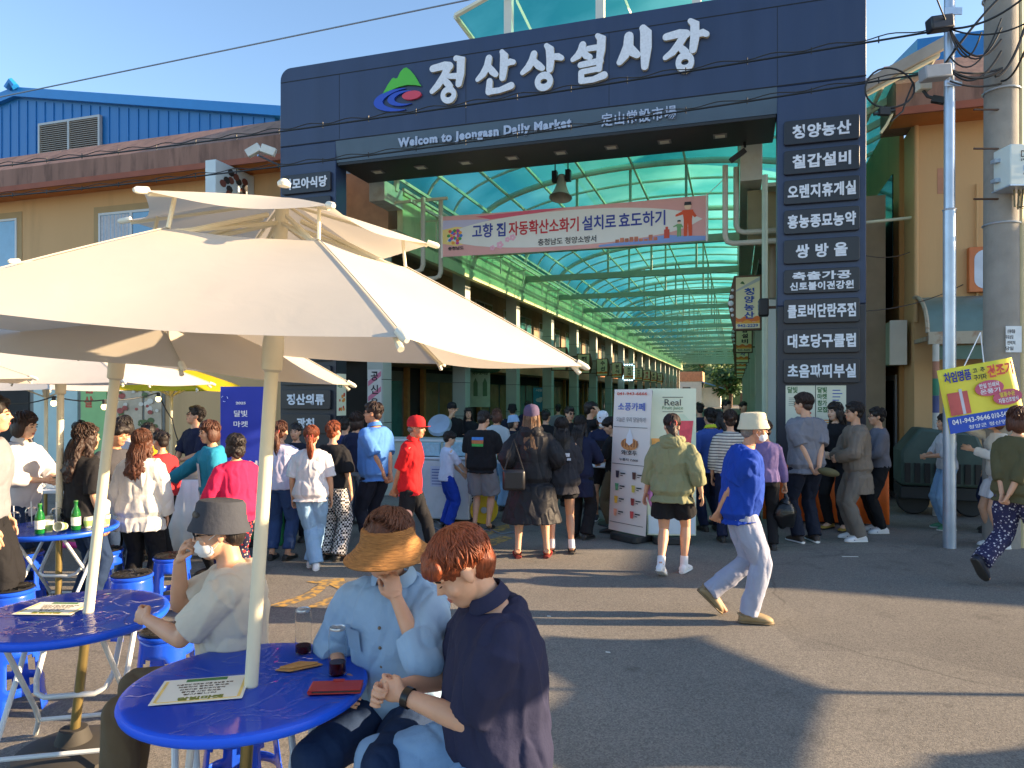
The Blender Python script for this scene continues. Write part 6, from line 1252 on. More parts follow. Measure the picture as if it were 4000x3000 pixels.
# ================================================================== people
def skinmat(name, rgb):
    m = sm(name, rgb, rough=.5, var=.06, vs=14); b = m.node_tree.nodes['Principled BSDF']
    b.inputs['Subsurface Weight'].default_value = .12; b.inputs['Subsurface Radius'].default_value = (.02, .008, .004); b.inputs['Subsurface Scale'].default_value = .3; return m
SKIN = [skinmat('skin_a', (212, 162, 130)), skinmat('skin_b', (196, 140, 106)), skinmat('skin_c', (226, 182, 152))]
EYE = sm('eye_dark', (34, 26, 22), rough=.2, var=0); LIP = sm('lip', (176, 96, 86), rough=.45, var=0); BROW = sm('brow', (44, 34, 30), rough=.9, var=0)
def hairmat(name, rgb):
    m = mat(name, lin(rgb), rough=.5, var=.4, vs=1, bump=.45, bs=1, stretch=(150, 150, 22), spec=.4)
    return m
HB = hairmat('hair_black', (38, 32, 30)); HBR = hairmat('hair_brown', (82, 48, 34)); HRED = hairmat('hair_auburn', (126, 62, 34)); HGR = hairmat('hair_grey', (120, 114, 108)); HDK = hairmat('hair_dark_brown', (54, 38, 32))
def cloth(name, rgb, **k):
    k.setdefault('rough', .85); k.setdefault('var', .07); k.setdefault('vs', 6); k.setdefault('bump', .7); k.setdefault('bs', 16); k.setdefault('spec', .2)
    return sm(name, rgb, **k)
def pattern(name, kind, c1, c2, sc, c3=None):
    """printed cloth: checks, stripes or scattered flowers"""
    if name in MATS: return MATS[name]
    m = cloth(name, c1); t = m.node_tree; N = t.nodes; L = t.links; b = N['Principled BSDF']
    tc = N.new('ShaderNodeTexCoord'); src = tc.outputs['Object']
    def mix(f, a, c):
        x = N.new('ShaderNodeMix'); x.data_type = 'RGBA'; L.new(f, x.inputs[0])
        if isinstance(a, tuple): x.inputs['A'].default_value = (*lin(a), 1)
        else: L.new(a, x.inputs['A'])
        x.inputs['B'].default_value = (*lin(c), 1); return x.outputs['Result']
    if kind == 'check': k = N.new('ShaderNodeTexChecker'); k.inputs['Scale'].default_value = sc; L.new(src, k.inputs[0]); out = mix(k.outputs['Fac'], c1, c2)
    elif kind == 'stripe':
        k = N.new('ShaderNodeTexWave'); k.bands_direction = 'Z'; k.inputs['Scale'].default_value = sc; L.new(src, k.inputs[0])
        r = N.new('ShaderNodeMath'); r.operation = 'GREATER_THAN'; r.inputs[1].default_value = .72; L.new(k.outputs['Fac'], r.inputs[0]); out = mix(r.outputs[0], c1, c2)
    else:
        out = c1
        for s_, c_, th in ((sc, c2, .28), (sc * 1.3, c3 or c2, .2)):
            k = N.new('ShaderNodeTexVoronoi'); k.inputs['Scale'].default_value = s_; L.new(src, k.inputs[0]); r = N.new('ShaderNodeMath'); r.operation = 'LESS_THAN'; r.inputs[1].default_value = th; L.new(k.outputs['Distance'], r.inputs[0]); out = mix(r.outputs[0], out, c_)
    L.new(out, b.inputs['Base Color']); return m
# hand: palm, four unequal bent fingers, thumb from the side of the palm.  +Y along the fingers, +Z back of the hand, thumb towards +X
def hand_mb(curl):
    mb = MB(); mb.ell((0, .045, 0), (.038, .05, .0145), nu=14, nv=8); mb.tube([(0, -.03, 0), (0, .02, 0)], [.024, .03], 10, flat=.62)
    for x, ln, sp in ((-.029, .062, -.10), (-.010, .075, -.03), (.010, .080, .03), (.029, .070, .10)):
        p = Vector((x, .078, 0)); a = 0; pts = [Vector((x * .8, .05, 0)), p.copy()]; rs = [.0095, .0095]
        for k, f in enumerate((.42, .33, .25)):
            a += curl * (.7, 1.0, .8)[k]; p = p + Vector((sp * math.cos(a), math.cos(a), -math.sin(a))) * ln * f; pts.append(p.copy()); rs.append((.0088, .008, .0066)[k])
        mb.tube(pts, rs, 8)
    c = curl; mb.tube([(.022, .012, -.002), (.042, .035, -.010), (.050 - .012 * c, .062, -.020 - .010 * c), (.048 - .026 * c, .082 - .01 * c, -.026 - .022 * c)], [.014, .0125, .0105, .008], 8)
    return mb
HANDS = {}
def mk_hand(k, c): voxel(hand_mb(c), .0042, 2, lambda m: HANDS.__setitem__(k, m))
mk_hand('relaxed', .38); mk_hand('grip', 1.15); mk_hand('flat', .12); run_jobs()
def ik(a, b, l1, l2, hint):
    d = b - a; L_ = d.length
    if L_ > (l1 + l2) * .999: b = a + d * ((l1 + l2) * .999 / L_); d = b - a; L_ = d.length
    u = d.normalized(); h = hint - u * hint.dot(u); h = h.normalized() if h.length > 1e-5 else u.orthogonal()
    x = (l1 * l1 - l2 * l2 + L_ * L_) / (2 * L_); y = math.sqrt(max(0, l1 * l1 - x * x)); return a + u * x + h * y, b
def folds(mb, amp, sc=9.0, st=(1, 1, .6), seed=0.0):
    n = [Vector() for _ in mb.v]
    for f in mb.f:
        a, b, c = mb.v[f[0]], mb.v[f[1]], mb.v[f[2]]; q = (b - a).cross(c - a)
        for i in f: n[i] += q
    for i, v in enumerate(mb.v):
        if n[i].length < 1e-12: continue
        q = Vector((v.x * st[0], v.y * st[1], v.z * st[2])); p = q * sc + Vector((seed, seed * 1.7, 0)); r1 = Vector((q.x * .55 + q.z * .85, q.y, q.z * .55 - q.x * .85)) * sc * .9 + Vector((seed, 3, 1)); r2 = Vector((q.x * .55 - q.z * .85, q.y, q.z * .55 + q.x * .85)) * sc * 1.1 + Vector((seed, 9, 4))
        mb.v[i] = v + n[i].normalized() * amp * (.55 * mnoise.noise(p) + .8 * max(0, 1 - 2.2 * abs(mnoise.noise(r1))) ** 2 - .8 * max(0, 1 - 2.4 * abs(mnoise.noise(r2))) ** 2)
    return mb
def XF(o, f, up):
    """matrix whose +Y runs along f and +Z near up"""
    y = f.normalized(); z = (up - y * up.dot(y)); z = z.normalized() if z.length > 1e-5 else y.orthogonal().normalized(); x = y.cross(z)
    return Matrix(((x.x, y.x, z.x, o.x), (x.y, y.y, z.y, o.y), (x.z, y.z, z.z, o.z), (0, 0, 0, 1)))
VOX = (.0065, .0105, .0155)
SEED = [0]
def person(label, x, y, face, h=1.65, L=1, sex='m', skin=0, fat=1.0, belly=0.0, lean=2, slouch=0, head=(0, 0, 0), pel=None, lh=None, rh=None, le=(-.6, -1, -.2), re=(.6, -1, -.2), lf=(-.1, 0), rf=(.1, 0), lk=(-.1, 1, 0), rk=(.1, 1, 0),
           lfo=None, rfo=None, hands='relaxed', fdir=None, hair='short', hm=None, hat=None, top=None, sl=.5, hem=-.02, ease=.016, bot=None, leg=1.0, bease=.014, flare=0.0, coat=0, shoe='shoe', shm=None, sole=None, extra=None, faceon=True, collar=None, hood=None, apron=None, group=None, longsl=False):
    """one figure; all lengths in metres for a 1.70 m body, forward = +Y before turning towards 'face' degrees"""
    s = h / 1.70; SEED[0] += 1; sd = SEED[0] * 3.7; V3 = lambda a: Vector(a)
    t = thing('person', label, 'person', (x, y, 0), R(face - 90), group or 'people at the market'); vx = VOX[L]; S = Matrix.Scale(s, 4)
    fem = sex == 'f'; sw = (.15 if fem else .170) * (.85 + .15 * fat); P0 = V3(pel or (0, 0, .90))
    # spine
    def sp(t_):  # point and direction at t_ metres above the pelvis
        n = 12; p = P0.copy(); d = V3((0, 0, 1))
        for k in range(n):
            a = R(lean + slouch * (k / n - .35) * 1.6); d = V3((0, math.sin(a), math.cos(a))); p = p + d * (t_ / n)
            if False: break
        return p, d
    def spine(t_):
        p = P0.copy(); n = max(1, int(abs(t_) / .02)); dt = t_ / n; d = V3((0, 0, 1))
        for k in range(n):
            q = (k + .5) * dt / .5; a = R(lean + slouch * (q - .35) * 1.6); d = V3((0, math.sin(a), math.cos(a))); p = p + d * dt
        return p, d
    def ring(t_, rx, ry, e=0, fw=0, n=20, pw=2.3):
        p, d = spine(t_); f = V3((0, d.z, -d.y)); out = []
        for k in range(n):
            a = 2 * math.pi * k / n; c_, s_ = math.cos(a), math.sin(a); q = (abs(c_) ** pw + abs(s_) ** pw) ** (-1 / pw)
            out.append(p + V3((1, 0, 0)) * (rx + e) * c_ * q + f * ((ry + e) * s_ * q + fw))
        return out
    hipw = .163 if fem else .155
    prof = [(-.07, hipw * .8, .085, 0), (-.02, hipw, .105, -.006), (.05, hipw * .97, .105 + belly * .3, belly * .3), (.15, .132 if fem else .142, .092 + belly * .5, belly * .5), (.26, .140 if fem else .152, .104 + belly * .25, belly * .3 + .004), (.36, .150 if fem else .165, .108, .006), (.425, .142 if fem else .158, .092, .0), (.462, .112 if fem else .122, .078, -.004), (.49, .080, .064, -.006), (.51, .06, .055, -.004)]
    prof = [(a, b * fat, c * (.5 + .5 * fat), d) for a, b, c, d in prof]
    neck, nd = spine(.51)
    LS, RS = spine(.43)[0] + V3((-sw, 0, 0)), spine(.43)[0] + V3((sw, 0, 0))
    LHp, RHp = P0 + V3((-.088, 0, -.03)), P0 + V3((.088, 0, -.03))
    lh_ = V3(lh) if lh else LS + V3((-.07, .06, -.50)); rh_ = V3(rh) if rh else RS + V3((.07, .06, -.50))
    LE, LW = ik(LS, lh_, .275, .245, V3(le)); RE, RW = ik(RS, rh_, .275, .245, V3(re))
    def foot(f): return V3((f[0], f[1], f[2] if len(f) > 2 else .085))
    LA, RA = foot(lf), foot(rf); LK, LA = ik(LHp, LA, .42, .41, V3(lk)); RK, RA = ik(RHp, RA, .42, .41, V3(rk))
    lfd = V3(lfo) if lfo else V3((-.15, 1, 0)); rfd = V3(rfo) if rfo else V3((.15, 1, 0))
    # head frame
    ya, pa, ra = head; hd = Matrix.Rotation(R(ya), 4, 'Z') @ Matrix.Rotation(R(-pa), 4, 'X') @ Matrix.Rotation(R(ra), 4, 'Y')
    hc = neck + nd * .055 + hd @ V3((0, .022, .085)); HX = Matrix.Translation(hc) @ hd @ Matrix.Scale(.98, 4); hd = hd @ Matrix.Scale(.98, 4)
    # ---- body, one surface
    b = MB(); b.rings([ring(a, rx * .93, ry * .9, 0, fw) for a, rx, ry, fw in prof])
    b.tube([neck - nd * .03, neck + nd * .03, HX @ V3((0, -.018, -.05))], [.058 if not fem else .05, .05 if not fem else .043, .05 if not fem else .044], 12)
    k_ = .93 if fem else 1
    for Sh, El, Wr in ((LS, LE, LW), (RS, RE, RW)):
        b.tube([Sh + (Sh - El).normalized() * .03, Sh, Sh.lerp(El, .5), El], [.03, .046 * k_ * fat, .044 * k_ * fat, .036 * k_], 12); b.tube([El, El.lerp(Wr, .3), Wr], [.038 * k_, .038 * k_, .0245 * k_], 12); b.ell(El, .037 * k_)
    for Hp, Kn, An, fd in ((LHp, LK, LA, lfd), (RHp, RK, RA, rfd)):
        b.tube([Hp, Hp.lerp(Kn, .5), Kn], [.083 * fat, .068 * fat, .052], 14); b.ell(Kn, .051); b.tube([Kn, Kn.lerp(An, .3), Kn.lerp(An, .75), An], [.05, .054 * (.7 + .3 * fat), .036, .034], 12)
        b.tube([An - fd.normalized() * .02, An + fd.normalized() * .07 + V3((0, 0, -.045)), An + fd.normalized() * .16 + V3((0, 0, -.06))], [.035, .036, .022], 10)
    b.ell(HX @ V3((0, -.012, .03)), (.073, .092, .086), hd); b.ell(HX @ V3((0, .026, -.03)), (.061, .064, .085), hd); b.ell(HX @ V3((0, .042, -.08)), (.043, .043, .036), hd)
    b.tube([HX @ V3((0, .080, .02)), HX @ V3((0, .096, -.012)), HX @ V3((0, .102, -.026))], [.007, .010, .0135], 8)
    for q in (-1, 1):
        b.ell(HX @ V3((q * .034, .058, -.028)), (.026, .024, .026), hd); b.ell(HX @ V3((q * .028, .074, .024)), (.022, .014, .010), hd); b.ell(HX @ V3((q * .073, -.004, -.008)), (.010, .019, .031), hd @ Matrix.Rotation(R(-14 * q), 4, 'Z'))
    b.ell(HX @ V3((0, .078, -.058)), (.022, .014, .013), hd)
    hands_ = hands if isinstance(hands, tuple) else (hands, hands); fd_ = fdir or (None, None)
    HM = MB()
    for q, El, Wr, hk, fdv in ((-1, LE, LW, hands_[0], fd_[0]), (1, RE, RW, hands_[1], fd_[1])):
        f = V3(fdv[0]) if fdv else (Wr - El); up = V3(fdv[1]) if fdv else V3((q * 1.0, .3, .15))
        X = XF(Wr, f, up) @ Matrix.Scale(.93, 4); mir = Matrix.Scale(-1, 4, (1, 0, 0)) if (X @ V3((1, 0, 0)) - X @ V3((0, 0, 0))).dot(V3((-q, .6, .4))) < 0 else Matrix()
        HM.merge(HANDS[hk], X @ mir)
        if mir != Matrix():
            nf = len(HANDS[hk].f)
            for i in range(len(HM.f) - nf, len(HM.f)): HM.f[i] = HM.f[i][::-1]
    def fin(nm, mt, sm_=60, amp=0, sc=9, st=(1, 1, .6), par=None, post=None, add=None):
        def fn(m):
            if amp: folds(m, amp, sc, st, sd)
            if add: m.merge(add)
            if post: post(m)
            for i, v in enumerate(m.v): m.v[i] = v * s
            o = obj(nm, m, mt, par or t, 180); return o
        return fn
    if L == 0: voxel(b, .0058, 3, fin('body', SKIN[skin], add=HM))
    else: voxel(b, vx * .9, 2, fin('body', SKIN[skin], add=HM))
    def part(nm, mb, mt, smooth=60):
        for i, v in enumerate(mb.v): mb.v[i] = v * s
        return obj(nm, mb, mt, t, smooth)
    # ---- face
    if faceon:
        for q in (-1, 1):
            e = MB()
            if L == 0 and 'closed' not in (extra or ()): e.ell(HX @ V3((q * .030, .0835, .004)), (.012, .007, .0055), hd); 
            e.ell(HX @ V3((q * .030, .0865, .004)), (.011 if L else .0065, .006, .0045 if 'closed' not in (extra or ()) else .0012), hd); part('eye', e, EYE)
            e = MB(); e.tube([HX @ V3((q * .014, .088, .023)), HX @ V3((q * .032, .088, .028)), HX @ V3((q * .048, .078, .022))], [.0035, .0042, .0028], 6); part('eyebrow', e, BROW)
        e = MB(); e.ell(HX @ V3((0, .0865, -.055)), (.021, .008, .0045), hd); e.ell(HX @ V3((0, .0855, -.063)), (.017, .008, .0045), hd); part('mouth', e, LIP)
    # ---- hair
    hm = hm or HB; g = MB(); am, hs = .0025, (45, 45, 10)
    E = lambda c, r, rot=None: g.ell(HX @ V3(c), r, hd if rot is None else hd @ rot, 18, 12)
    if hair != 'bald': E((0, -.016, .040), (.081, .099, .086)); E((0, -.055, -.02), (.066, .052, .062))
    else: E((0, -.05, -.02), (.078, .052, .045))
    if hair in ('short', 'mop'): E((0, .05, .085), (.062, .045, .034)); E((-.06, .0, .045), (.024, .05, .045)); E((.06, 0, .045), (.024, .05, .045))
    if hair == 'mop':
        E((0, -.028, .055), (.087, .105, .084)); E((-.02, .066, .066), (.066, .044, .042)); E((.045, .056, .058), (.044, .044, .04)); E((0, -.075, 0), (.070, .046, .066)); am, hs = .005, (30, 30, 14)
    if hair in ('bob', 'perm', 'long', 'wavy'):
        E((-.07, -.012, -.03), (.026, .062, .085)); E((.07, -.012, -.03), (.026, .062, .085)); E((0, -.062, -.03), (.078, .056, .10)); E((0, .052, .075), (.064, .04, .032))
    if hair == 'perm': E((0, -.02, .05), (.10, .112, .085)); am, hs = .011, (34, 34, 34)
    if hair in ('long', 'wavy'):
        bz = -.30 if hair == 'long' else -.24
        down = V3((0, 0, 1)); pts = [HX @ V3((0, -.07, 0)), HX @ V3((0, -.085, -.07)), neck + nd * 0 + V3((0, -.095, -.02)), neck + V3((0, -.135, bz + .1)), neck + V3((0, -.13, bz))]
        rgs = []
        for (p, w, d) in zip(pts, (.075, .088, .095, .10, .06), (.045, .05, .045, .04, .02)): rgs.append([p + V3((w * math.cos(a), d * math.sin(a), 0)) for a in (2 * math.pi * k / 16 for k in range(16))])
        g.rings(rgs)
        for q in (-1, 1): g.tube([HX @ V3((q * .07, -.01, -.05)), HX @ V3((q * .082, -.015, -.11)), neck + V3((q * .09, -.03, -.08)), neck + V3((q * .085, -.03, bz + .14))], [.03, .03, .026, .012], 8)
        if hair == 'wavy': am, hs = .012, (26, 26, 18)
    if hair == 'pony':
        tp = HX @ V3((0, -.115, .01)); g.ell(tp, .026); g.tube([tp, tp + V3((0, -.04, -.05)), tp + V3((.01, -.03, -.15)), tp + V3((.015, .0, -.25)), tp + V3((.01, .01, -.30))], [.022, .038, .042, .03, .008], 10); am = .008
        sc_ = MB(); sc_.tube([tp + V3((.03 * math.cos(a), -.01 + .01 * math.sin(a), .03 * math.sin(a))) for a in (2 * math.pi * k / 12 for k in range(12))], .010, 6, closed=True); part('hair_tie', sc_, sm('hair_tie_red', (170, 70, 60)))
    if hair == 'bun': g.ell(HX @ V3((0, -.10, .03)), (.042, .036, .042)); am = .006
    LK_ = MB(); hr = random.Random(SEED[0] * 31 + 5)
    nl = (800, 170, 40)[L]; hx, hy, hz = (.088, .108, .094) if hair not in ('mop', 'perm') else (.0905, .110, .093); cy, cz = -.018, .045
    low = {'short': 118, 'bald': 0, 'mop': 118, 'bun': 105, 'pony': 108}.get(hair, 125)
    def sph(th, ph, o_):  # th from the crown whorl downwards, ph round it
        st_, ct_ = math.sin(th), math.cos(th); q = V3((st_ * math.sin(ph), st_ * math.cos(ph), ct_)); q = Matrix.Rotation(R(18), 3, 'X') @ q
        return HX @ V3((q.x * (hx + o_), cy + q.y * (hy + o_), cz + q.z * (hz + o_)))
    if hair != 'bald' and (not hat or hat[0] == 'straw'):
        for k in range(nl):
            ph = hr.uniform(0, 6.283); fr_ = math.cos(ph); mx = R(low - (52 if hair != 'mop' else 34) * max(0, fr_) ** 1.5 - (14 * abs(math.sin(ph)) if hair in ('short', 'mop') else 0)); t0 = hr.uniform(.1, max(.15, mx - .5)); ln = hr.uniform(.5, .9); sw_ = hr.gauss(0, .25); o_ = hr.uniform(-.005, .003)
            pts = [sph(min(t0 + ln * j / 4, mx + .06), ph + sw_ * (j / 4) ** 2, o_ + .004 * math.sin(j * .9)) for j in range(5)]
            wd = hr.uniform(.0035, .007) if L else hr.uniform(.002, .0045)
            LK_.tube(pts, [wd * .6, wd, wd, wd * .8, wd * .15], 4 if L else 5, flat=.55)
    if 1:
        if hair in ('long', 'wavy'):
            for k in range(nl // 2):
                xx = hr.uniform(-.085, .085); yy = -.135 - .02 * hr.random() + abs(xx) * .5; a_ = hr.uniform(0, 6); wv = .008 if hair == 'wavy' else .002; zz = hr.uniform(bz + .0, bz + .12)
                pts = [HX @ V3((xx * .9, -.10 + abs(xx) * .3, hr.uniform(-.06, .02)))] + [neck + V3((xx + wv * math.sin(a_ + j * 1.6), yy, .04 + (zz - .04) * j / 5)) for j in range(6)]
                wd = hr.uniform(.003, .007); LK_.tube(pts, [wd] * 6 + [wd * .2], 4)
        if hair == 'pony':
            for k in range(nl // 5):
                a_ = hr.uniform(0, 6.28); r_ = .034; pts = [tp] + [tp + V3((.012 * j / 5 + r_ * math.cos(a_ + j * .4) * math.sin(math.pi * (j + .6) / 6.6), -.035 + .012 * j / 5 + r_ * math.sin(a_ + j * .4) * math.sin(math.pi * (j + .6) / 6.6), -.06 * j)) for j in range(1, 6)]
                LK_.tube(pts, [.004, .005, .005, .004, .003, .001], 4)
    voxel(g, .0062 if L == 0 else max(.008, vx * .8), 2, fin('hair', hm, 60, am, 1, hs, add=LK_))
    # ---- hats and masks
    if hat:
        kind, mt = hat[0], hat[1]; q = MB(); TX = HX @ Matrix.Translation((0, -.012, .045)) @ Matrix.Rotation(R(hat[2] if len(hat) > 2 else 8), 4, 'X'); sc1 = Matrix.Diagonal((.92, 1.1, 1, 1))
        if kind == 'bucket': q.lathe([(.118, -.042), (.116, -.032), (.104, .0), (.100, .022), (.097, .028), (.092, .075), (.082, .088), (.05, .094), (0, .095), (0, .09), (.08, .084), (.094, .02), (.102, -.004), (.115, -.039)], 32, X=TX @ sc1)
        elif kind == 'cap':
            q.lathe([(.097, -.03), (.099, .0), (.095, .04), (.075, .078), (.04, .094), (0, .098), (0, .093), (.09, .035), (.093, -.03)], 28, X=TX @ sc1)
            P = [(.074 * math.sin(a), .05 + .13 * math.cos(a) * .95) for a in (R(-80 + 160 * k / 14) for k in range(15))] + [(.07, .03), (-.07, .03)]
            v_ = MB(); v_.prism(P, (0, 0, -.022), (1, 0, 0), (0, 1, 0), (0, 0, .006))
            for i, v in enumerate(v_.v): v_.v[i] = TX @ (v + V3((0, 0, -2.2 * v.x * v.x)))
            part('visor', v_, hat[3] if len(hat) > 3 else mt, 60); part('cap_button', MB().ell(TX @ V3((0, 0, .098)), .008), mt)
        elif kind == 'straw':
            q.lathe([(.096, .020), (.100, .018), (.108, -.028), (.134, -.058), (.158, -.080), (.172, -.089), (.170, -.094), (.156, -.086), (.132, -.065), (.104, -.034), (.095, .016)], 56, X=TX @ Matrix.Diagonal((.96, 1.06, 1, 1)))
        ho = part('hat' if kind != 'straw' else 'straw_visor', q, mt, 40)
    ex_ = extra or ()
    if 'mask' in ex_:
        q = MB(); q.ell(HX @ V3((0, .050, -.055)), (.060, .056, .050), hd, 24, 14); 
        for i, v in enumerate(q.v):
            w_ = HX.inverted() @ v; q.v[i] = v + (HX.to_3x3() @ V3((0, 0, 0))) + (HX.to_3x3() @ V3((0, .003 * math.sin(w_.z * 260), 0)))
        mk = part('face_mask', q, sm('mask_white', (232, 232, 230), rough=.9, var=.03))
        for z in (-1,1):
            for sg in (-1, 1):
              q = MB(); q.tube([HX @ V3((sg * .052, .05, -.055 + .03 * z)), HX @ V3((sg * .075, .0, -.012 + .02 * z))], .0016, 5)
              part('ear_loop', q, sm('mask_white', (232, 232, 230)))
    if 'glasses' in ex_ or 'sunglasses' in ex_:
        q = MB(); c_ = .095
        for sg in (-1, 1):
            rim = [HX @ V3((sg * .031 + .021 * math.cos(a), c_, .002 + .016 * math.sin(a))) for a in (2 * math.pi * k / 14 for k in range(14))]
            q.tube(rim, .0018, 5, closed=True); q.tube([HX @ V3((sg * .052, c_, .006)), HX @ V3((sg * .074, .05, .008)), HX @ V3((sg * .077, -.02, .002))], .0018, 5)
            if 'sunglasses' in ex_: q.add(rim, [tuple(range(14))])
        q.tube([HX @ V3((-.010, c_, .004)), HX @ V3((.010, c_, .004))], .0018, 5); part('glasses', q, sm('frame_dark', (40, 30, 30), rough=.3))
    # ---- top
    def sleeves(m, fr, e, fl=0):
        for Sh, El, Wr in ((LS, LE, LW), (RS, RE, RW)):
            up_ = min(fr, .53) / .53; e1 = Sh.lerp(El, up_)
            es = min(e, .026); s0 = Sh + V3((-.022 if Sh.x > 0 else .022, 0, -.012)); m.tube([s0, Sh.lerp(El, .08), Sh.lerp(El, up_ * .5), e1], [.040 * fat * k_ + es, .048 * fat * k_ + es, .050 * fat * k_ + e, (.046 * k_ + e) + fl], 14)
            m.ell(s0, .046 * fat * k_ + es)
            if fr > .55:
                w1 = El.lerp(Wr, min(1, (fr - .53) / .47)); m.ell(El, .042 + e); m.tube([El, El.lerp(w1, .5), w1], [.042 + e, .041 + e, .031 + e + fl], 14)
    if top:
        c = MB(); e = ease; rg = []
        low = [(hem - .001 if False else hem, None)]
        pr = [p for p in prof if p[0] > hem + .02]
        def at_(t_):
            pp = prof
            if t_ <= pp[1][0]: return pp[1][1] + flare * (pp[1][0] - t_), max(pp[1][2], .1) + flare * (pp[1][0] - t_) * .9, pp[1][3]
            for i in range(len(pp) - 1):
                if pp[i][0] <= t_ <= pp[i + 1][0]:
                    f = (t_ - pp[i][0]) / (pp[i + 1][0] - pp[i][0]); return tuple(pp[i][j] + f * (pp[i + 1][j] - pp[i][j]) for j in (1, 2, 3))
        n0 = max(1, int((-.02 - hem) / .08))
        def hring(t_, e_):  # below the hips cloth hangs straight down, also from a bent torso
            rx, ry, fw = at_(t_); rr_ = ring(max(t_, -.05) if pel is None and False else t_, rx, ry, e_, fw); return rr_
        ts = [hem + (-.02 - hem) * i / n0 for i in range(n0)] if hem < -.04 else [hem]
        rg = [hring(t_, e * (1.15 if i == 0 else 1.1)) for i, t_ in enumerate(ts)] + [ring(a, rx, ry, e * (1.2 if a < .3 else 1), fw) for a, rx, ry, fw in pr[:-1]] + [ring(.50, .066 * fat, .060, e * .6, -.003)]
        c.rings(rg); sleeves(c, sl, e, .006 if sl < .56 else 0)
        voxel(c, vx if L else .0062, 3, fin('top', top, 60, (.0115, .009, .006)[L], 9, (1, 1, .5)))
        # drawn collar
        if collar:
            q = MB(); p, d = spine(.505); ax = V3((1, 0, 0)); f = V3((0, d.z, -d.y))
            rr0 = [[p + d * z + ax * (r * 1.05) * math.sin(a) - f * r * math.cos(a) * .95 + d * (.012 * math.cos(a)) for a in (R(-150 + 300 * k / 20) for k in range(21))] for z, r in ((.035, .060), (.045, .064), (.012, .083), (.0, .085), (.008, .075))]
            n = 21; q.add([v for r in rr0 for v in r], [(j * n + i, j * n + i + 1, (j + 1) * n + i + 1, (j + 1) * n + i) for j in range(4) for i in range(n - 1)]); part('collar', q, collar)
        if hood:
            q = MB(); p, d = spine(.48); q.ell(p + V3((0, -.10, .0)), (.115, .06, .10)); q.tube([p + V3((.10 * math.sin(a), -.02 - .075 * math.cos(a), .03 + .01 * math.cos(a))) for a in (R(-125 + 250 * k / 12) for k in range(13))], .038, 8)
            voxel(q, vx, 2, fin('hood', hood, 60, .008, 14, (1, 1, 1)))
        if apron:
            q = MB(); R1 = [ring(a, at_(a)[0], at_(a)[1], e + .012, at_(a)[2], 40) for a in (-.30, -.1, .1, .25, .33)]
            sel = [k for k in range(40) if apron[2] <= k <= 20 - apron[2]]; V = [r[k] for r in R1 for k in sel]; n = len(sel); q.add(V, [(j * n + i, j * n + i + 1, (j + 1) * n + i + 1, (j + 1) * n + i) for j in range(4) for i in range(n - 1)]); part(apron[0], q, apron[1])
    # ---- trousers / shorts / skirt
    if bot:
        c = MB(); e = bease; top_t = max(hem + .03, .06) if hem < .1 else hem + .02
        ei = min(e, .010) if hem < -.03 else e * .7; c.rings([ring(-.075, hipw * .84 * fat, .088, ei, 0), ring(-.02, hipw * .97 * fat, .102 * (.5 + .5 * fat), ei, -.004), ring(.04, hipw * .92 * fat, .10 * (.5 + .5 * fat), ei * .6, 0), ring(max(top_t, .06), hipw * .84 * fat, .088 * (.5 + .5 * fat) + belly * .3, 0, belly * .25)])
        for Hp, Kn, An in ((LHp, LK, LA), (RHp, RK, RA)):
            c.ell(Hp, .085 * fat + e * .3)
            if leg <= .5:
                kk = Hp.lerp(Kn, leg * 2); c.tube([Hp, Hp.lerp(kk, .5), kk], [.085 * fat + e * .5, .086 * fat + e, .078 * fat + e * 1.5], 16)
            else:
                kk = Kn.lerp(An, min(1, (leg - .5) * 2)); c.tube([Hp, Hp.lerp(Kn, .5), Kn], [.084 * fat + e * .4, .074 * fat + e, .056 + e], 16); c.ell(Kn, .056 + e); c.tube([Kn, Kn.lerp(kk, .4), kk + (kk - Kn).normalized() * .012], [.056 + e, .057 + e, .042 + e * 1.5 + flare * .1], 16)
        voxel(c, vx if L else .0075, 3, fin('trousers' if leg > .5 else 'shorts', bot, 60, .0095 if L < 2 else .006, 8, (1, 1, .6)))
    # ---- shoes
    if shoe:
        for An, fd, q_ in ((LA, lfd, -1), (RA, rfd, 1)):
            f = fd.normalized(); tilt = f.z; side = V3((f.y, -f.x, 0)).normalized(); up = side.cross(f); 
            if up.z < 0: up = -up
            base = An - up * .085; q = MB()
            def rg(d_, w, zb, zt): return [base + f * d_ + side * w * math.cos(a) + up * (zb + (zt - zb) * (.5 + .5 * math.sin(a))) for a in (2 * math.pi * k / 14 for k in range(14))]
            big = 1.12 if shoe in ('croc', 'boot') else 1
            if shoe == 'slide':
                q.rings([rg(-.07, .03, .0, .028), rg(-.03, .042, 0, .03), rg(.08, .048, 0, .026), rg(.15, .044, 0, .026), rg(.185, .02, 0, .024)], mi=1); q.rings([rg(.045, .05, .01, .075), rg(.08, .052, .01, .072), rg(.115, .05, .01, .06)], mi=0)
            else:
                q.rings([rg(-.078, .024 * big, .004, .062), rg(-.06, .036 * big, .004, .082), rg(-.01, .040 * big, .004, .105 if shoe != 'flat' else .07), rg(.05, .044 * big, .004, .092 if shoe != 'flat' else .055), rg(.11, .048 * big, .004, .068 * big if shoe != 'flat' else .045), rg(.155, .044 * big, .004, .052 * big), rg(.182, .022 * big, .006, .036 * big)], mi=0)
                q.rings([rg(-.082, .026 * big, 0, .026), rg(-.055, .041 * big, 0, .026), rg(.06, .047 * big, 0, .024), rg(.12, .051 * big, 0, .024), rg(.165, .044 * big, .0, .026), rg(.188, .022 * big, .002, .026)], mi=1)
                if shoe == 'croc': q.tube([base + f * (-.06) + side * .045 + up * .06, base + f * (-.085) + up * .075, base + f * (-.06) - side * .045 + up * .06], .009, 6, mi=0)
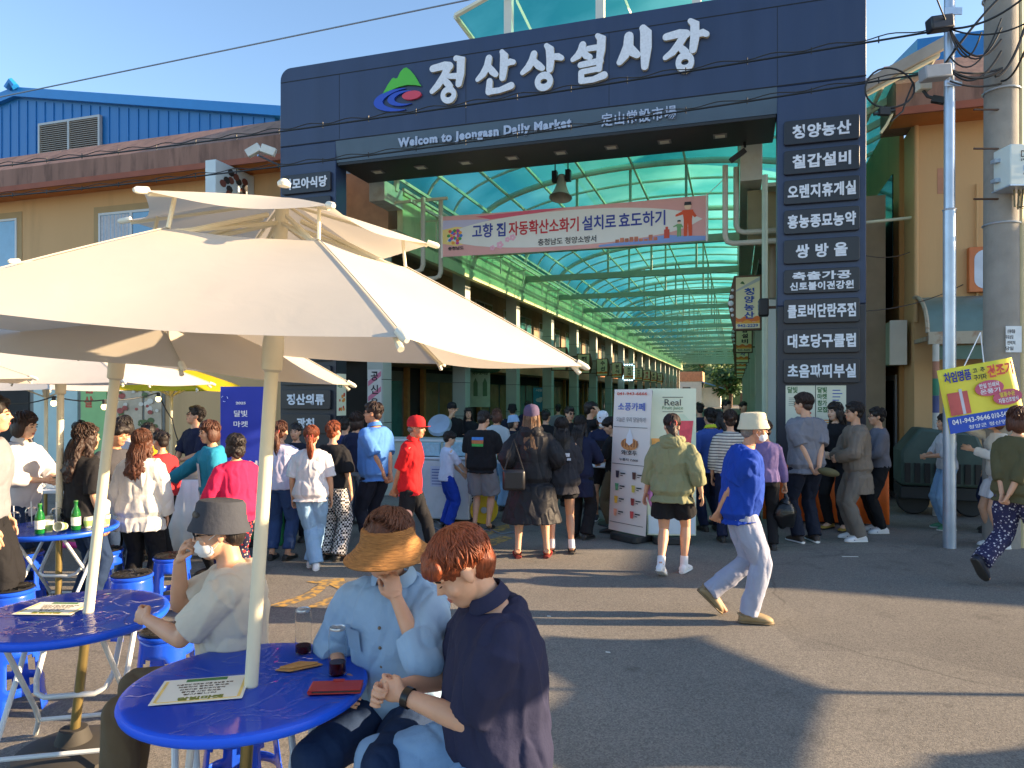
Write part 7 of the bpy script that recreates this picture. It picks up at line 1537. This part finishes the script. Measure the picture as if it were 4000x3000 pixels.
            if shoe == 'sneaker': q.tube([base + f * .03 + side * .042 + up * .05, base + f * .06 + up * .088, base + f * .09 - side * .047 + up * .03], .006, 6, mi=2)
            for i, v in enumerate(q.v): q.v[i] = v * s
            obj('shoe', q, [shm or sm('shoe_black', (40, 38, 38), rough=.5), sole or sm('sole_dark', (60, 56, 52)), sm('shoe_stripe', (60, 80, 130))], t, 60)
        if 'socks' in ex_:
            for An, Kn in ((LA, LK), (RA, RK)):
                q = MB(); q.tube([An - V3((0, 0, .02)), An.lerp(Kn, .22)], .042, 12); part('sock', q, sm('sock_white', (228, 228, 232), rough=.9))
    return t, dict(HX=HX, s=s, at=(at_ if top else None), e=ease, t=t, LW=LW, RW=RW, LE=LE, RE=RE, spine=spine, ring=ring, LK=LK, RK=RK, hd=hd)

def patch(info, name, mt, t0, t1, k0, k1, e=.016, n=80):
    """print lying on the shirt: rows t0..t1 up the spine, columns k0..k1 of n round the body (60 = middle of the back)"""
    q = MB(); m = 5; s = info['s']; R1 = []
    for i in range(m):
        a = t0 + (t1 - t0) * i / (m - 1); rx, ry, fw = info['at'](a); r = info['ring'](a, rx, ry, info['e'] * 1.15 + e, fw, n); R1.append([r[k] * s for k in range(k0, k1 + 1)])
    w_ = k1 - k0 + 1; q.add([v for r in R1 for v in r], [(j * w_ + i, j * w_ + i + 1, (j + 1) * w_ + i + 1, (j + 1) * w_ + i) for j in range(m - 1) for i in range(w_ - 1)]); return obj(name, q, mt, info['t'], 60)
C = cloth
JEAN = C('jeans_light', (140, 176, 212), bs=20); JEAND = C('jeans_dark', (58, 82, 128), bs=20); JEANI = C('jeans_indigo', (36, 54, 84), bs=20); BLK = C('cloth_black', (34, 34, 37)); NVY = C('cloth_navy', (36, 42, 68)); INK = C('cloth_ink', (36, 40, 54)); WHT = C('cloth_white', (206, 204, 208)); GRY = C('cloth_grey', (136, 136, 142)); KHA = C('cloth_khaki', (104, 90, 70)); CHAR = C('cloth_charcoal', (72, 72, 78))
SW = sm('shoe_white', (232, 232, 234), rough=.5); SWS = sm('sole_white', (226, 226, 222)); SN = sm('shoe_navy', (40, 44, 60))
BACK = dict(lh=(-.02, -.17, .80), rh=(.03, -.19, .82), le=(-1, -.7, 0), re=(1, -.7, 0), hands='grip')
CLASP = dict(lh=(-.03, .24, 1.0), rh=(.03, .25, 1.0), le=(-1, -.3, -.6), re=(1, -.3, -.6), hands='grip')
PHONE = dict(lh=(-.05, .30, 1.06), rh=(.05, .28, 1.06), le=(-1, -.2, -.8), re=(1, -.2, -.8), hands='grip')
# ---- the three seated in front
person('person in grey bucket hat and white mask, chin on hand at the second table', -1.20, 3.08, 194, 1.72, 0, lean=0, slouch=10, pel=(0, .0, .53), head=(8, 8, 0), lh=(.06, .36, .80), le=(-.5, .1, -1), rh=(.05, .23, 1.05), re=(.3, .6, -1), lf=(-.14, .40), rf=(.12, .44), hands='grip', fdir=(None, ((-.4, -.3, .9), (0, 1, .3))), hat=('bucket', C('hat_charcoal', (66, 70, 80)), 12), top=C('tee_beige', (206, 198, 182)), sl=.42, hem=-.08, ease=.026, bot=KHA, shm=sm('shoe_olive', (70, 68, 52)), extra=('mask', 'glasses'), belly=.03, fat=1.05)
_, IS = person('person in wide brown straw visor and pale blue shirt, face hidden', -.44, 2.86, 252, 1.76, 0, sex='f', lean=6, slouch=10, pel=(0, 0, .52), head=(-8, 7, 0), lh=(-.075, .20, .985), le=(-.9, .1, -1), rh=(.14, .20, .66), re=(.7, -.4, -.6), lf=(-.12, .42), rf=(.10, .30), hands=('grip', 'relaxed'), fdir=(((.45, -.25, 1), (-.8, .5, 0)), None), hair='bun', hm=HBR, hat=('straw', mat('straw', lin((158, 112, 62)), rough=.8, var=.3, vs=1, bump=1, bs=1, stretch=(30, 30, 260)), 1), top=C('shirt_sky', (150, 180, 208)), sl=.72, hem=-.12, ease=.03, bot=JEANI, leg=.92, fat=1.12, belly=.02, shm=SN, faceon=True, collar=C('shirt_sky', (0, 0, 0)))
t_, s_ = IS['t'], IS['s']; q = MB(); rr = random.Random(1); P = IS['HX'] @ Vector((.0, -.10, .075))
for i in range(9): q.ell(P * s_ + Vector((rr.gauss(0, .022), rr.gauss(0, .018), rr.gauss(0, .018))), rr.uniform(.014, .024), None, 10, 7)
obj('scrunchie', q, C('scrunchie', (226, 176, 160)), t_, 60)
q = MB()
for z_ in (.06, .14, .22, .30, .38):
    rx, ry, fw = IS['at'](z_); p = IS['ring'](z_, rx, ry, .034, fw, 40)[10]; q.ell(p * s_, .007, None, 8, 6)
obj('shirt_buttons', q, sm('button', (120, 104, 84), rough=.4), t_, 60)
patch(IS, 'chest_pocket', C('shirt_sky_pocket', (142, 172, 202)), .27, .36, 10, 15, .010)
_, I3 = person('person in navy polo shirt with auburn hair, head bowed, back to the right', -.035, 2.36, 192, 1.74, 0, lean=2, slouch=14, pel=(0, 0, .565), head=(4, 36, 0), lh=(.02, .32, .78), le=(-.5, -.6, -.8), rh=(.10, .34, .77), re=(.6, -.5, -.8), lf=(-.2, .34), rf=(.18, .42), lk=(-.5, 1, .1), rk=(.3, 1, .1), hands='grip', hair='mop', hm=HRED, top=C('polo_navy', (44, 46, 70)), sl=.46, hem=.02, ease=.03, bot=JEAN, fat=1.2, belly=.06, collar=C('polo_navy', (0, 0, 0)), skin=0, extra=('closed',))
t_, s_ = I3['t'], I3['s']; w_ = (I3['LW'] + (I3['LE'] - I3['LW']) * .10) * s_; d_ = (I3['LE'] - I3['LW']).normalized()
q = MB(); q.tube([w_ - d_ * .012, w_ + d_ * .012], .034, 18); obj('wristwatch', q, sm('watch_black', (22, 22, 24), rough=.3), t_)
# ---- walkers in the open
person('person in white bucket hat and royal blue tee walking right with hands behind', at(1596, 850, 5.6).x, 5.6, -6, 1.66, 0, lean=5, slouch=14, head=(0, 4, 0), lf=(-.09, -.20, .20), lfo=(0, .72, -.7), lk=(-.05, 1, .15), rf=(.09, .06), rfo=(.05, 1, 0), hair='short', hm=HGR, hat=('bucket', C('hat_cream', (206, 198, 172)), 6), top=C('tee_royal', (30, 66, 160)), sl=.45, hem=-.10, ease=.034, bot=C('slacks_ice', (160, 166, 186)), bease=.024, belly=.05, fat=1.12, shoe='croc', shm=sm('croc_tan', (150, 130, 96), rough=.6), sole=sm('croc_sole', (128, 108, 78)), extra=('mask', 'glasses'), skin=1, **BACK)
_, IO = person('person in olive hooded jacket and black shorts walking away past the menu stands', at(1452, 850, 7.0).x, 7.0, 66, 1.60, 0, sex='f', head=(22, 14, 0), lh=(-.30, .05, .80), rh=(.30, .0, .86), lf=(-.08, -.18, .13), lfo=(.0, .9, -.4), rf=(.10, .12), hair='pony', hm=HDK, top=C('jacket_olive', (138, 138, 104)), sl=.80, hem=-.14, ease=.042, bot=BLK, leg=.33, bease=.03, fat=1.12, hood=C('jacket_olive', (0, 0, 0)), shoe='sneaker', shm=SW, sole=SWS, extra=('socks',), faceon=False)
_, IE = person('person in dark olive top and dotted trousers at the right edge, hands behind', at(2196, 850, 6.6).x, 6.6, 22, 1.68, 1, sex='f', lf=(-.10, -.34, .24), lfo=(0, .6, -.8), rf=(.1, .18), hair='bob', hm=HBR, top=C('top_moss', (92, 88, 62)), sl=.74, hem=-.12, ease=.03, bot=pattern('trousers_dotted', 'dots', (52, 52, 84), (200, 196, 206), 34, (120, 110, 130)), bease=.03, fat=1.1, shoe='croc', shm=SN, head=(50, 0, 0), **BACK)
# ---- standing crowd: (label, u, top v, distance, facing, options)
TOPM = {}
def K(label, u, v, d, face, L=1, **o):
    h = CAM_H + (850 - v) / 1534 * d + .01; kk = dict(o); pz = kk.pop('pose', None)
    if pz: kk = {**pz, **kk}
    return person(label, at(u, 850, d).x, d, face, h, L, **kk)
FL = pattern('trousers_floral', 'dots', (40, 40, 66), (206, 56, 56), 24, (230, 196, 170)); CHK = pattern('trousers_check', 'check', (226, 222, 220), (44, 42, 46), 46); STR = pattern('tee_stripe', 'stripe', (214, 208, 196), (96, 92, 96), 9)
K('person at the left edge in a grey tee, only an arm in view', -30, 850, 4.9, 25, top=GRY, sl=.45, bot=BLK, fat=1.1)
_, IB = K('person with a black bob in a white shirt at the left, holding a phone', 42, 885, 6.2, -2, sex='f', hair='bob', hm=HDK, top=WHT, sl=.75, hem=-.16, ease=.03, bot=JEANI, pose=PHONE, head=(0, 10, 0), skin=2, collar=WHT)
K('person with long wavy dark hair in a black top, back turned, left group', 178, 912, 5.7, 55, sex='f', hair='wavy', hm=HDK, top=BLK, sl=.5, hem=-.12, ease=.03, bot=JEANI, faceon=False)
K('person in a charcoal zip jacket half behind a parasol pole, left group', 246, 910, 6.7, -25, hair='mop', hm=HB, top=CHAR, sl=.98, hem=-.1, ease=.025, bot=JEANI, skin=1, head=(10, 8, 0))
K('person with wavy brown hair in a pale grey jacket, back to the camera', 303, 925, 6.1, 92, 0, sex='f', hair='wavy', hm=HBR, top=C('jacket_pale', (200, 198, 194)), sl=.97, hem=-.20, ease=.04, flare=.1, bot=BLK, bease=.02, faceon=False, fat=1.1)
K('person in a teal jacket over a white tee reaching to the left', 462, 905, 6.9, -150, sex='f', hair='bob', hm=HBR, top=C('jacket_teal', (44, 136, 166)), sl=.97, hem=-.18, ease=.035, bot=BLK, rh=(.34, .40, 1.02), re=(1, -.3, -.6), head=(14, 8, 0), apron=('white_tee', WHT, 7))
K('person in a magenta jacket and floral trousers with permed hair and mask', 512, 935, 6.2, 140, sex='f', hair='perm', hm=HB, top=C('jacket_magenta', (206, 40, 84)), sl=.97, hem=-.12, ease=.035, bot=FL, bease=.026, fat=1.05, extra=('mask',), lh=(-.2, .28, .95))
K('person in a navy polo with a red strap looking up, by the food panels', 425, 875, 8.8, -125, hair='short', top=NVY, sl=.5, bot=INK, pose=CLASP, head=(-20, -12, 0), extra=('glasses',))
K('person in a white collared shirt looking down, behind the left group', 277, 893, 7.8, -95, sex='f', hair='bob', top=WHT, sl=.9, bot=BLK, pose=PHONE, head=(0, 28, 0))
K('person in a mustard top behind the left group', 322, 912, 7.6, 130, sex='f', hair='bob', top=C('top_mustard', (196, 146, 36)), sl=.9, bot=BLK, L=2)
K('person in a red jacket behind the left group', 352, 928, 7.2, 160, sex='f', hair='short', top=C('jacket_red', (190, 50, 56)), sl=.9, bot=BLK, L=2)
K('person in black at the shop doorway behind the left group', 150, 905, 9.2, 10, hair='short', top=BLK, sl=.9, bot=BLK, L=2, lean=14)
_, IL = K('person with a long brown ponytail in a lavender top and jeans', 604, 908, 7.6, 82, sex='f', hair='pony', hm=HBR, top=C('top_lavender', (206, 200, 224)), sl=.85, hem=-.04, ease=.03, bot=JEAND, leg=.93, bease=.02, fat=1.08, faceon=False, shoe='flat', pose=CLASP)
K('person with a curly auburn ponytail in a white tee and pale jeans, legs crossed', 672, 918, 7.2, 96, 0, sex='f', hair='pony', hm=HRED, top=WHT, sl=.5, hem=-.10, ease=.03, bot=JEAN, bease=.028, faceon=False, shoe='sneaker', shm=SW, sole=SWS, lf=(.06, -.03), rf=(-.02, .12), rk=(.3, 1, 0), fat=1.08)
K('person with an auburn bun in a black cape top and check trousers', 717, 908, 7.6, 70, sex='f', hair='bun', hm=HRED, top=BLK, sl=.53, hem=-.02, ease=.05, bot=CHK, bease=.035, shoe='flat', faceon=False)
K('person in a dark top facing the camera between two ponytails', 641, 912, 8.6, -95, sex='f', hair='bun', top=INK, sl=.6, bot=INK, fat=1.1, L=2)
K('person in a navy polo and grey slacks stepping away beside the gate column', 768, 888, 8.8, 70, sex='f', hair='bob', hm=HDK, top=NVY, sl=.5, bot=C('slacks_grey', (140, 146, 154)), lf=(-.1, -.32, .18), lfo=(0, .7, -.6), rf=(.1, .1), faceon=False)
K('person in a dark blue shirt close to the gate column', 744, 900, 9.6, 80, hair='short', top=C('shirt_dusk', (50, 58, 104)), sl=.5, bot=INK, L=2, faceon=False)
K('person in a light blue polo with hands behind the back, in profile to the left', 812, 866, 8.0, 150, hair='short', hm=HDK, top=C('polo_blue', (84, 134, 204)), sl=.5, hem=-.10, ease=.03, bot=INK, belly=.04, fat=1.15, head=(28, 0, 0), extra=('glasses',), skin=1, collar=C('polo_blue', (0, 0, 0)), **BACK)
K('person in a red cap and red sports shirt with hands behind the back', 886, 896, 7.3, -4, hair='bald', hm=HGR, hat=('cap', C('cap_red', (190, 40, 44)), 4), top=C('shirt_red', (214, 36, 40)), sl=.5, hem=-.10, ease=.024, bot=BLK, lf=(-.1, .26), rf=(.1, -.28, .12), head=(-10, 6, 0), slouch=8, skin=1, collar=C('shirt_red', (0, 0, 0)), **BACK)
K('child in a white tee and royal blue trousers at the freezer counter', 965, 930, 9.4, 25, hair='mop', top=C('tee_ice', (206, 214, 238)), sl=.5, hem=-.08, bot=C('trousers_royal', (30, 62, 164)), bease=.03, lh=(-.1, .32, .92), rh=(.1, .36, .92), shoe='sneaker', head=(-10, 12, 0), skin=2)
_, IT = K('person in a black tee with a colour print on the back and grey shorts', 1040, 884, 9.3, 74, hair='mop', top=BLK, sl=.5, hem=-.10, ease=.034, bot=GRY, leg=.46, bease=.03, shoe='slide', fat=1.15, head=(-20, 22, 0), lh=(-.26, .12, .82), rh=(.3, .16, .80), faceon=True)
for a, b, nm, c in ((.36, .40, 'print_sky', (60, 130, 206)), (.31, .358, 'print_sand', (196, 120, 70)), (.27, .308, 'print_grass', (70, 176, 84))): patch(IT, 'back_print', sm(nm, c, var=.15, vs=30), a, b, 55, 64)
_, IR = K('person in a mauve cap and long black hooded raincoat, back to the camera', 1148, 873, 7.7, 88, 0, sex='f', hair='long', hm=hairmat('hair_tawny', (108, 78, 52)), hat=('cap', C('cap_mauve', (92, 80, 104)), 4), top=C('raincoat', (38, 38, 42), rough=.55), sl=.98, hem=-.50, flare=.22, ease=.055, hood=C('raincoat', (0, 0, 0)), shoe='slide', shm=sm('slide_red', (150, 40, 36)), sole=sm('slide_red_sole', (110, 34, 30)), rh=(.22, .20, 1.0), lh=(-.2, .12, .98), lf=(-.15, 0), rf=(.17, .02), faceon=False)
patch(IR, 'cape_seam', C('raincoat_seam', (58, 56, 58)), .148, .156, 44, 76, .006)
_, IG = K('person with long black hair in a charcoal sweatshirt and black shorts, back turned', 1214, 900, 7.9, 95, 0, sex='f', hair='long', hm=HB, top=C('sweat_charcoal', (52, 52, 58)), sl=.97, hem=-.16, ease=.05, bot=BLK, leg=.2, bease=.03, shoe='slide', extra=('socks',), rh=(.08, .24, 1.0), lh=(-.1, .22, 1.0), faceon=False, lf=(-.12, .02), rf=(.12, -.02))
for a, b, k0, k1, nm, c in ((.30, .345, 56, 64, 'print_white', (206, 206, 214)), (.255, .285, 55, 58, 'print_red', (206, 86, 60)), (.255, .285, 62, 65, 'print_pale', (196, 200, 214))): patch(IG, 'back_print', sm(nm, c, var=.3, vs=60), a, b, k0, k1)
K('person with long black hair in a navy coat and wide black trousers', 1252, 896, 8.7, 58, sex='f', hair='long', hm=HB, top=NVY, sl=.97, hem=-.32, ease=.03, bot=BLK, bease=.03, shoe='sneaker', faceon=False, pose=PHONE)
K('person in a white cap and black apron serving behind the round counter', 1302, 885, 10.0, -98, sex='f', hair='bob', hm=HBR, hat=('cap', C('cap_white', (226, 226, 230)), 4), top=NVY, sl=.6, bot=BLK, leg=.4, apron=('apron', BLK, 4), extra=('mask',), pose=PHONE, head=(0, 24, 0), shoe='sneaker', shm=SN, sole=SWS)
K('person in a black tee working beside the menu stand', 1328, 898, 9.1, 150, hair='mop', top=BLK, sl=.5, bot=KHA, leg=.9, pose=CLASP, faceon=False, head=(20, 20, 0))
K('person in black with a hand raised to the hair, under the left columns', 1272, 866, 11, 5, hair='mop', top=BLK, sl=.5, bot=BLK, rh=(.2, .1, 1.55), re=(1, .3, -.5), L=2)
K('person in black wearing sunglasses, under the left columns', 1228, 876, 11.3, -65, hair='short', top=BLK, sl=.5, bot=BLK, extra=('sunglasses',), L=2)
K('person in a black cap with a hand at the mouth beside the second column', 975, 868, 13, -65, hair='short', hat=('cap', BLK, 4), top=BLK, sl=.5, bot=BLK, rh=(.02, .18, 1.5), re=(1, .2, -1), L=2)
K('person in black smiling beside the second column', 1012, 878, 13.2, -85, sex='f', hair='long', top=BLK, sl=.9, bot=BLK, pose=PHONE, L=2)
K('person with brown hair in a pale grey cardigan and yellow strap', 1072, 880, 10.8, 70, sex='f', hair='bob', hm=HBR, top=C('cardigan', (176, 182, 186)), sl=.97, bot=JEAN, bease=.03, L=2, faceon=False)
K('person in a black bucket hat and dark jacket deep in the arcade', 1107, 872, 14, 95, hair='short', hat=('bucket', BLK, 6), top=INK, sl=.9, bot=BLK, L=2, faceon=False)
K('child in a pale blue bucket hat among the crowd', 1106, 896, 11.2, -40, hair='bob', hat=('bucket', C('hat_ice', (150, 180, 214)), 8), top=INK, sl=.9, bot=BLK, L=2)
for u, v, d, f, c, q in ((1140, 866, 16, 80, NVY, 'dark-haired person in navy deep in the arcade past the raincoat'), (1178, 884, 12, 60, BLK, 'dark-haired person in black behind the long-haired pair'), (1206, 872, 17, 85, GRY, 'person in grey far back under the left columns'), (1512, 868, 13, 100, NVY, 'person in navy at the right of the menu stands'), (1566, 862, 14, -60, NVY, 'tall person in navy behind the striped tee'), (1604, 866, 15, -80, BLK, 'person in black behind the white bucket hat'), (1355, 868, 15, 75, BLK, 'person in black behind the menu stand'), (1390, 872, 17, -70, WHT, 'person in white behind the menu stands')):
    K(q, u, v, d, f, 2, hair='short', top=c, sl=.6, bot=INK, faceon=False)
K('person in a blue work jacket with a yellow collar', 1536, 880, 9.2, 100, hair='short', top=C('jacket_work', (66, 92, 164)), sl=.97, hem=-.10, bot=NVY, apron=None, faceon=False, collar=C('collar_lime', (206, 214, 60)))
K('person in a striped tee with dark tied hair behind the white bucket hat', 1578, 884, 8.5, 78, sex='f', hair='bun', hm=HDK, top=STR, sl=.8, ease=.03, bot=NVY, faceon=False)
K('person with long black hair half hidden behind the striped tee', 1556, 884, 9.7, 150, sex='f', hair='long', top=C('polo_azure', (60, 120, 206)), sl=.5, bot=INK, L=2)
_, IV = K('person in a violet vest top and black trousers carrying a black plastic bag', 1654, 906, 8.1, 84, sex='f', hair='bun', hm=HDK, top=C('vest_violet', (120, 104, 150)), sl=.9, bot=BLK, faceon=False, rh=(.26, .06, .82), hands='grip')
_, IH = K('tall person in a grey shirt with hands behind the back, before the posters', 1742, 846, 8.5, 100, 0, hair='short', hm=HDK, top=C('shirt_ash', (124, 124, 132)), sl=.5, hem=-.12, ease=.034, bot=INK, bease=.02, fat=1.1, head=(35, 4, 0), shoe='shoe', shm=sm('shoe_brown', (60, 50, 44)), sole=SWS, **BACK)
K('person with long black hair in black, hands clasped, facing the grey shirt', 1808, 866, 9.3, -140, sex='f', hair='long', top=BLK, sl=.75, bot=BLK, skin=2, head=(-18, 4, 0), pose=CLASP, shoe='flat', shm=sm('shoe_mustard', (170, 140, 60)))
K('person in a long taupe jacket and glasses, in profile to the left', 1852, 866, 8.6, 172, 0, hair='short', top=C('jacket_taupe', (128, 116, 104)), sl=.98, hem=-.32, ease=.04, bot=C('slacks_taupe', (120, 112, 104)), bease=.024, shoe='sneaker', shm=SW, sole=SWS, extra=('glasses',), pose=CLASP)
K('person in a grey shirt and black trousers behind the taupe jacket', 1900, 878, 9.1, 172, hair='short', top=C('shirt_slate', (112, 112, 122)), sl=.95, bot=BLK, extra=('glasses',), shoe='sneaker', shm=SW, sole=SWS, pose=CLASP)
K('person in a white top, pale jeans and green sneakers before the covered cart', 2046, 892, 9.3, 170, sex='f', hair='bob', top=WHT, sl=.6, bot=JEAN, shoe='sneaker', shm=sm('shoe_green', (70, 130, 100)), sole=SWS, pose=PHONE)
K('person pointing upwards to the left beside the yellow banner', 2158, 884, 8.2, 172, sex='f', hair='bob', hm=HBR, top=C('top_oat', (206, 202, 194)), sl=.9, bot=WHT, leg=.35, extra=('socks',), shoe='sneaker', shm=SW, sole=SWS, rh=(.10, .56, 1.58), re=(.4, -.2, -1), lh=(-.05, .34, 1.2), le=(-1, -.2, -.8))
K('person in navy facing the yellow banner at the right', 2148, 878, 9.1, 150, hair='mop', top=NVY, sl=.5, bot=NVY)
# ---- things they carry
def carried(name, label, cat, p, fn): t = thing(name, label, cat, p, frame='W'); fn(t, Vector(p)); return t
def wpos(info, v): return info['t'].matrix_basis @ (v * info['s'])
def bag_fn(t, p):
    q = MB(); q.box(p.x - .12, p.x + .12, p.y - .04, p.y + .04, p.z - .24, p.z - .02); obj('pouch', q, sm('leather_black', (36, 36, 40), rough=.35), t, bevel=.03)
    q = MB(); q.tube([p + Vector((-.1, 0, -.03)), p + Vector((-.06, 0, .1)), p + Vector((.0, 0, .3)), p + Vector((.06, 0, .1)), p + Vector((.1, 0, -.03))], .008, 6); obj('strap', q, sm('leather_black', (36, 36, 40)), t)
p = at(1110, 1010, 7.45); carried('handbag', 'black handbag hanging at the left hip of the raincoat', 'bag', p, bag_fn)
def pbag(t, p):
    q = MB(); q.ell(p + Vector((0, 0, -.25)), (.13, .10, .17), None, 18, 14)
    for i, v in enumerate(q.v): q.v[i] = p + (v - p) * (1 + .12 * mnoise.noise(v * 11))
    q.tube([p, p + Vector((.02, 0, -.06)), p + Vector((0, 0, -.12))], [.012, .03, .08], 8); obj('bag', q, sm('plastic_black', (24, 24, 26), rough=.25, var=.2, bump=.8, bs=18), t, 60)
p = wpos(IV, IV['RW'] + Vector((0, 0, -.09))); carried('plastic_bag', 'full black plastic bag hanging from the hand of the violet vest', 'bag', p, pbag)
def cap_fn(t, p): q = MB(); q.ell(p, (.13, .06, .05), Matrix.Rotation(R(12), 3, 'Y'), 18, 10); obj('cap', q, C('cap_camo', (96, 92, 66)), t, 60)
p = wpos(IH, (IH['RW'] + IH['LW']) * .5) + Vector((.12, -.08, -.05)); carried('folded_cap', 'folded olive cap held behind the back by the grey shirt', 'cap', p, cap_fn)
def phone_fn(t, p): q = MB(); q.box(p.x - .035, p.x + .035, p.y - .05, p.y + .05, p.z, p.z + .01); obj('phone', q, sm('phone_black', (20, 20, 24), rough=.2), t, bevel=.004)
p = wpos(IB, (IB['RW'] + IB['LW']) * .5 + Vector((0, .08, .02))); carried('phone', 'dark phone in the hands of the white shirt at the left', 'phone', p, phone_fn)
def fan_fn(t, p): q = MB(); q.ell(p, (.05, .13, .15), None, 18, 10); obj('bag', q, sm('bag_pink', (206, 140, 196), rough=.6), t, 60)
p = wpos(IO, IO['LW'] + Vector((.06, .08, -.02))); carried('tote_bag', 'pink tote bag held in front by the olive jacket', 'bag', p, fan_fn)
run_jobs()
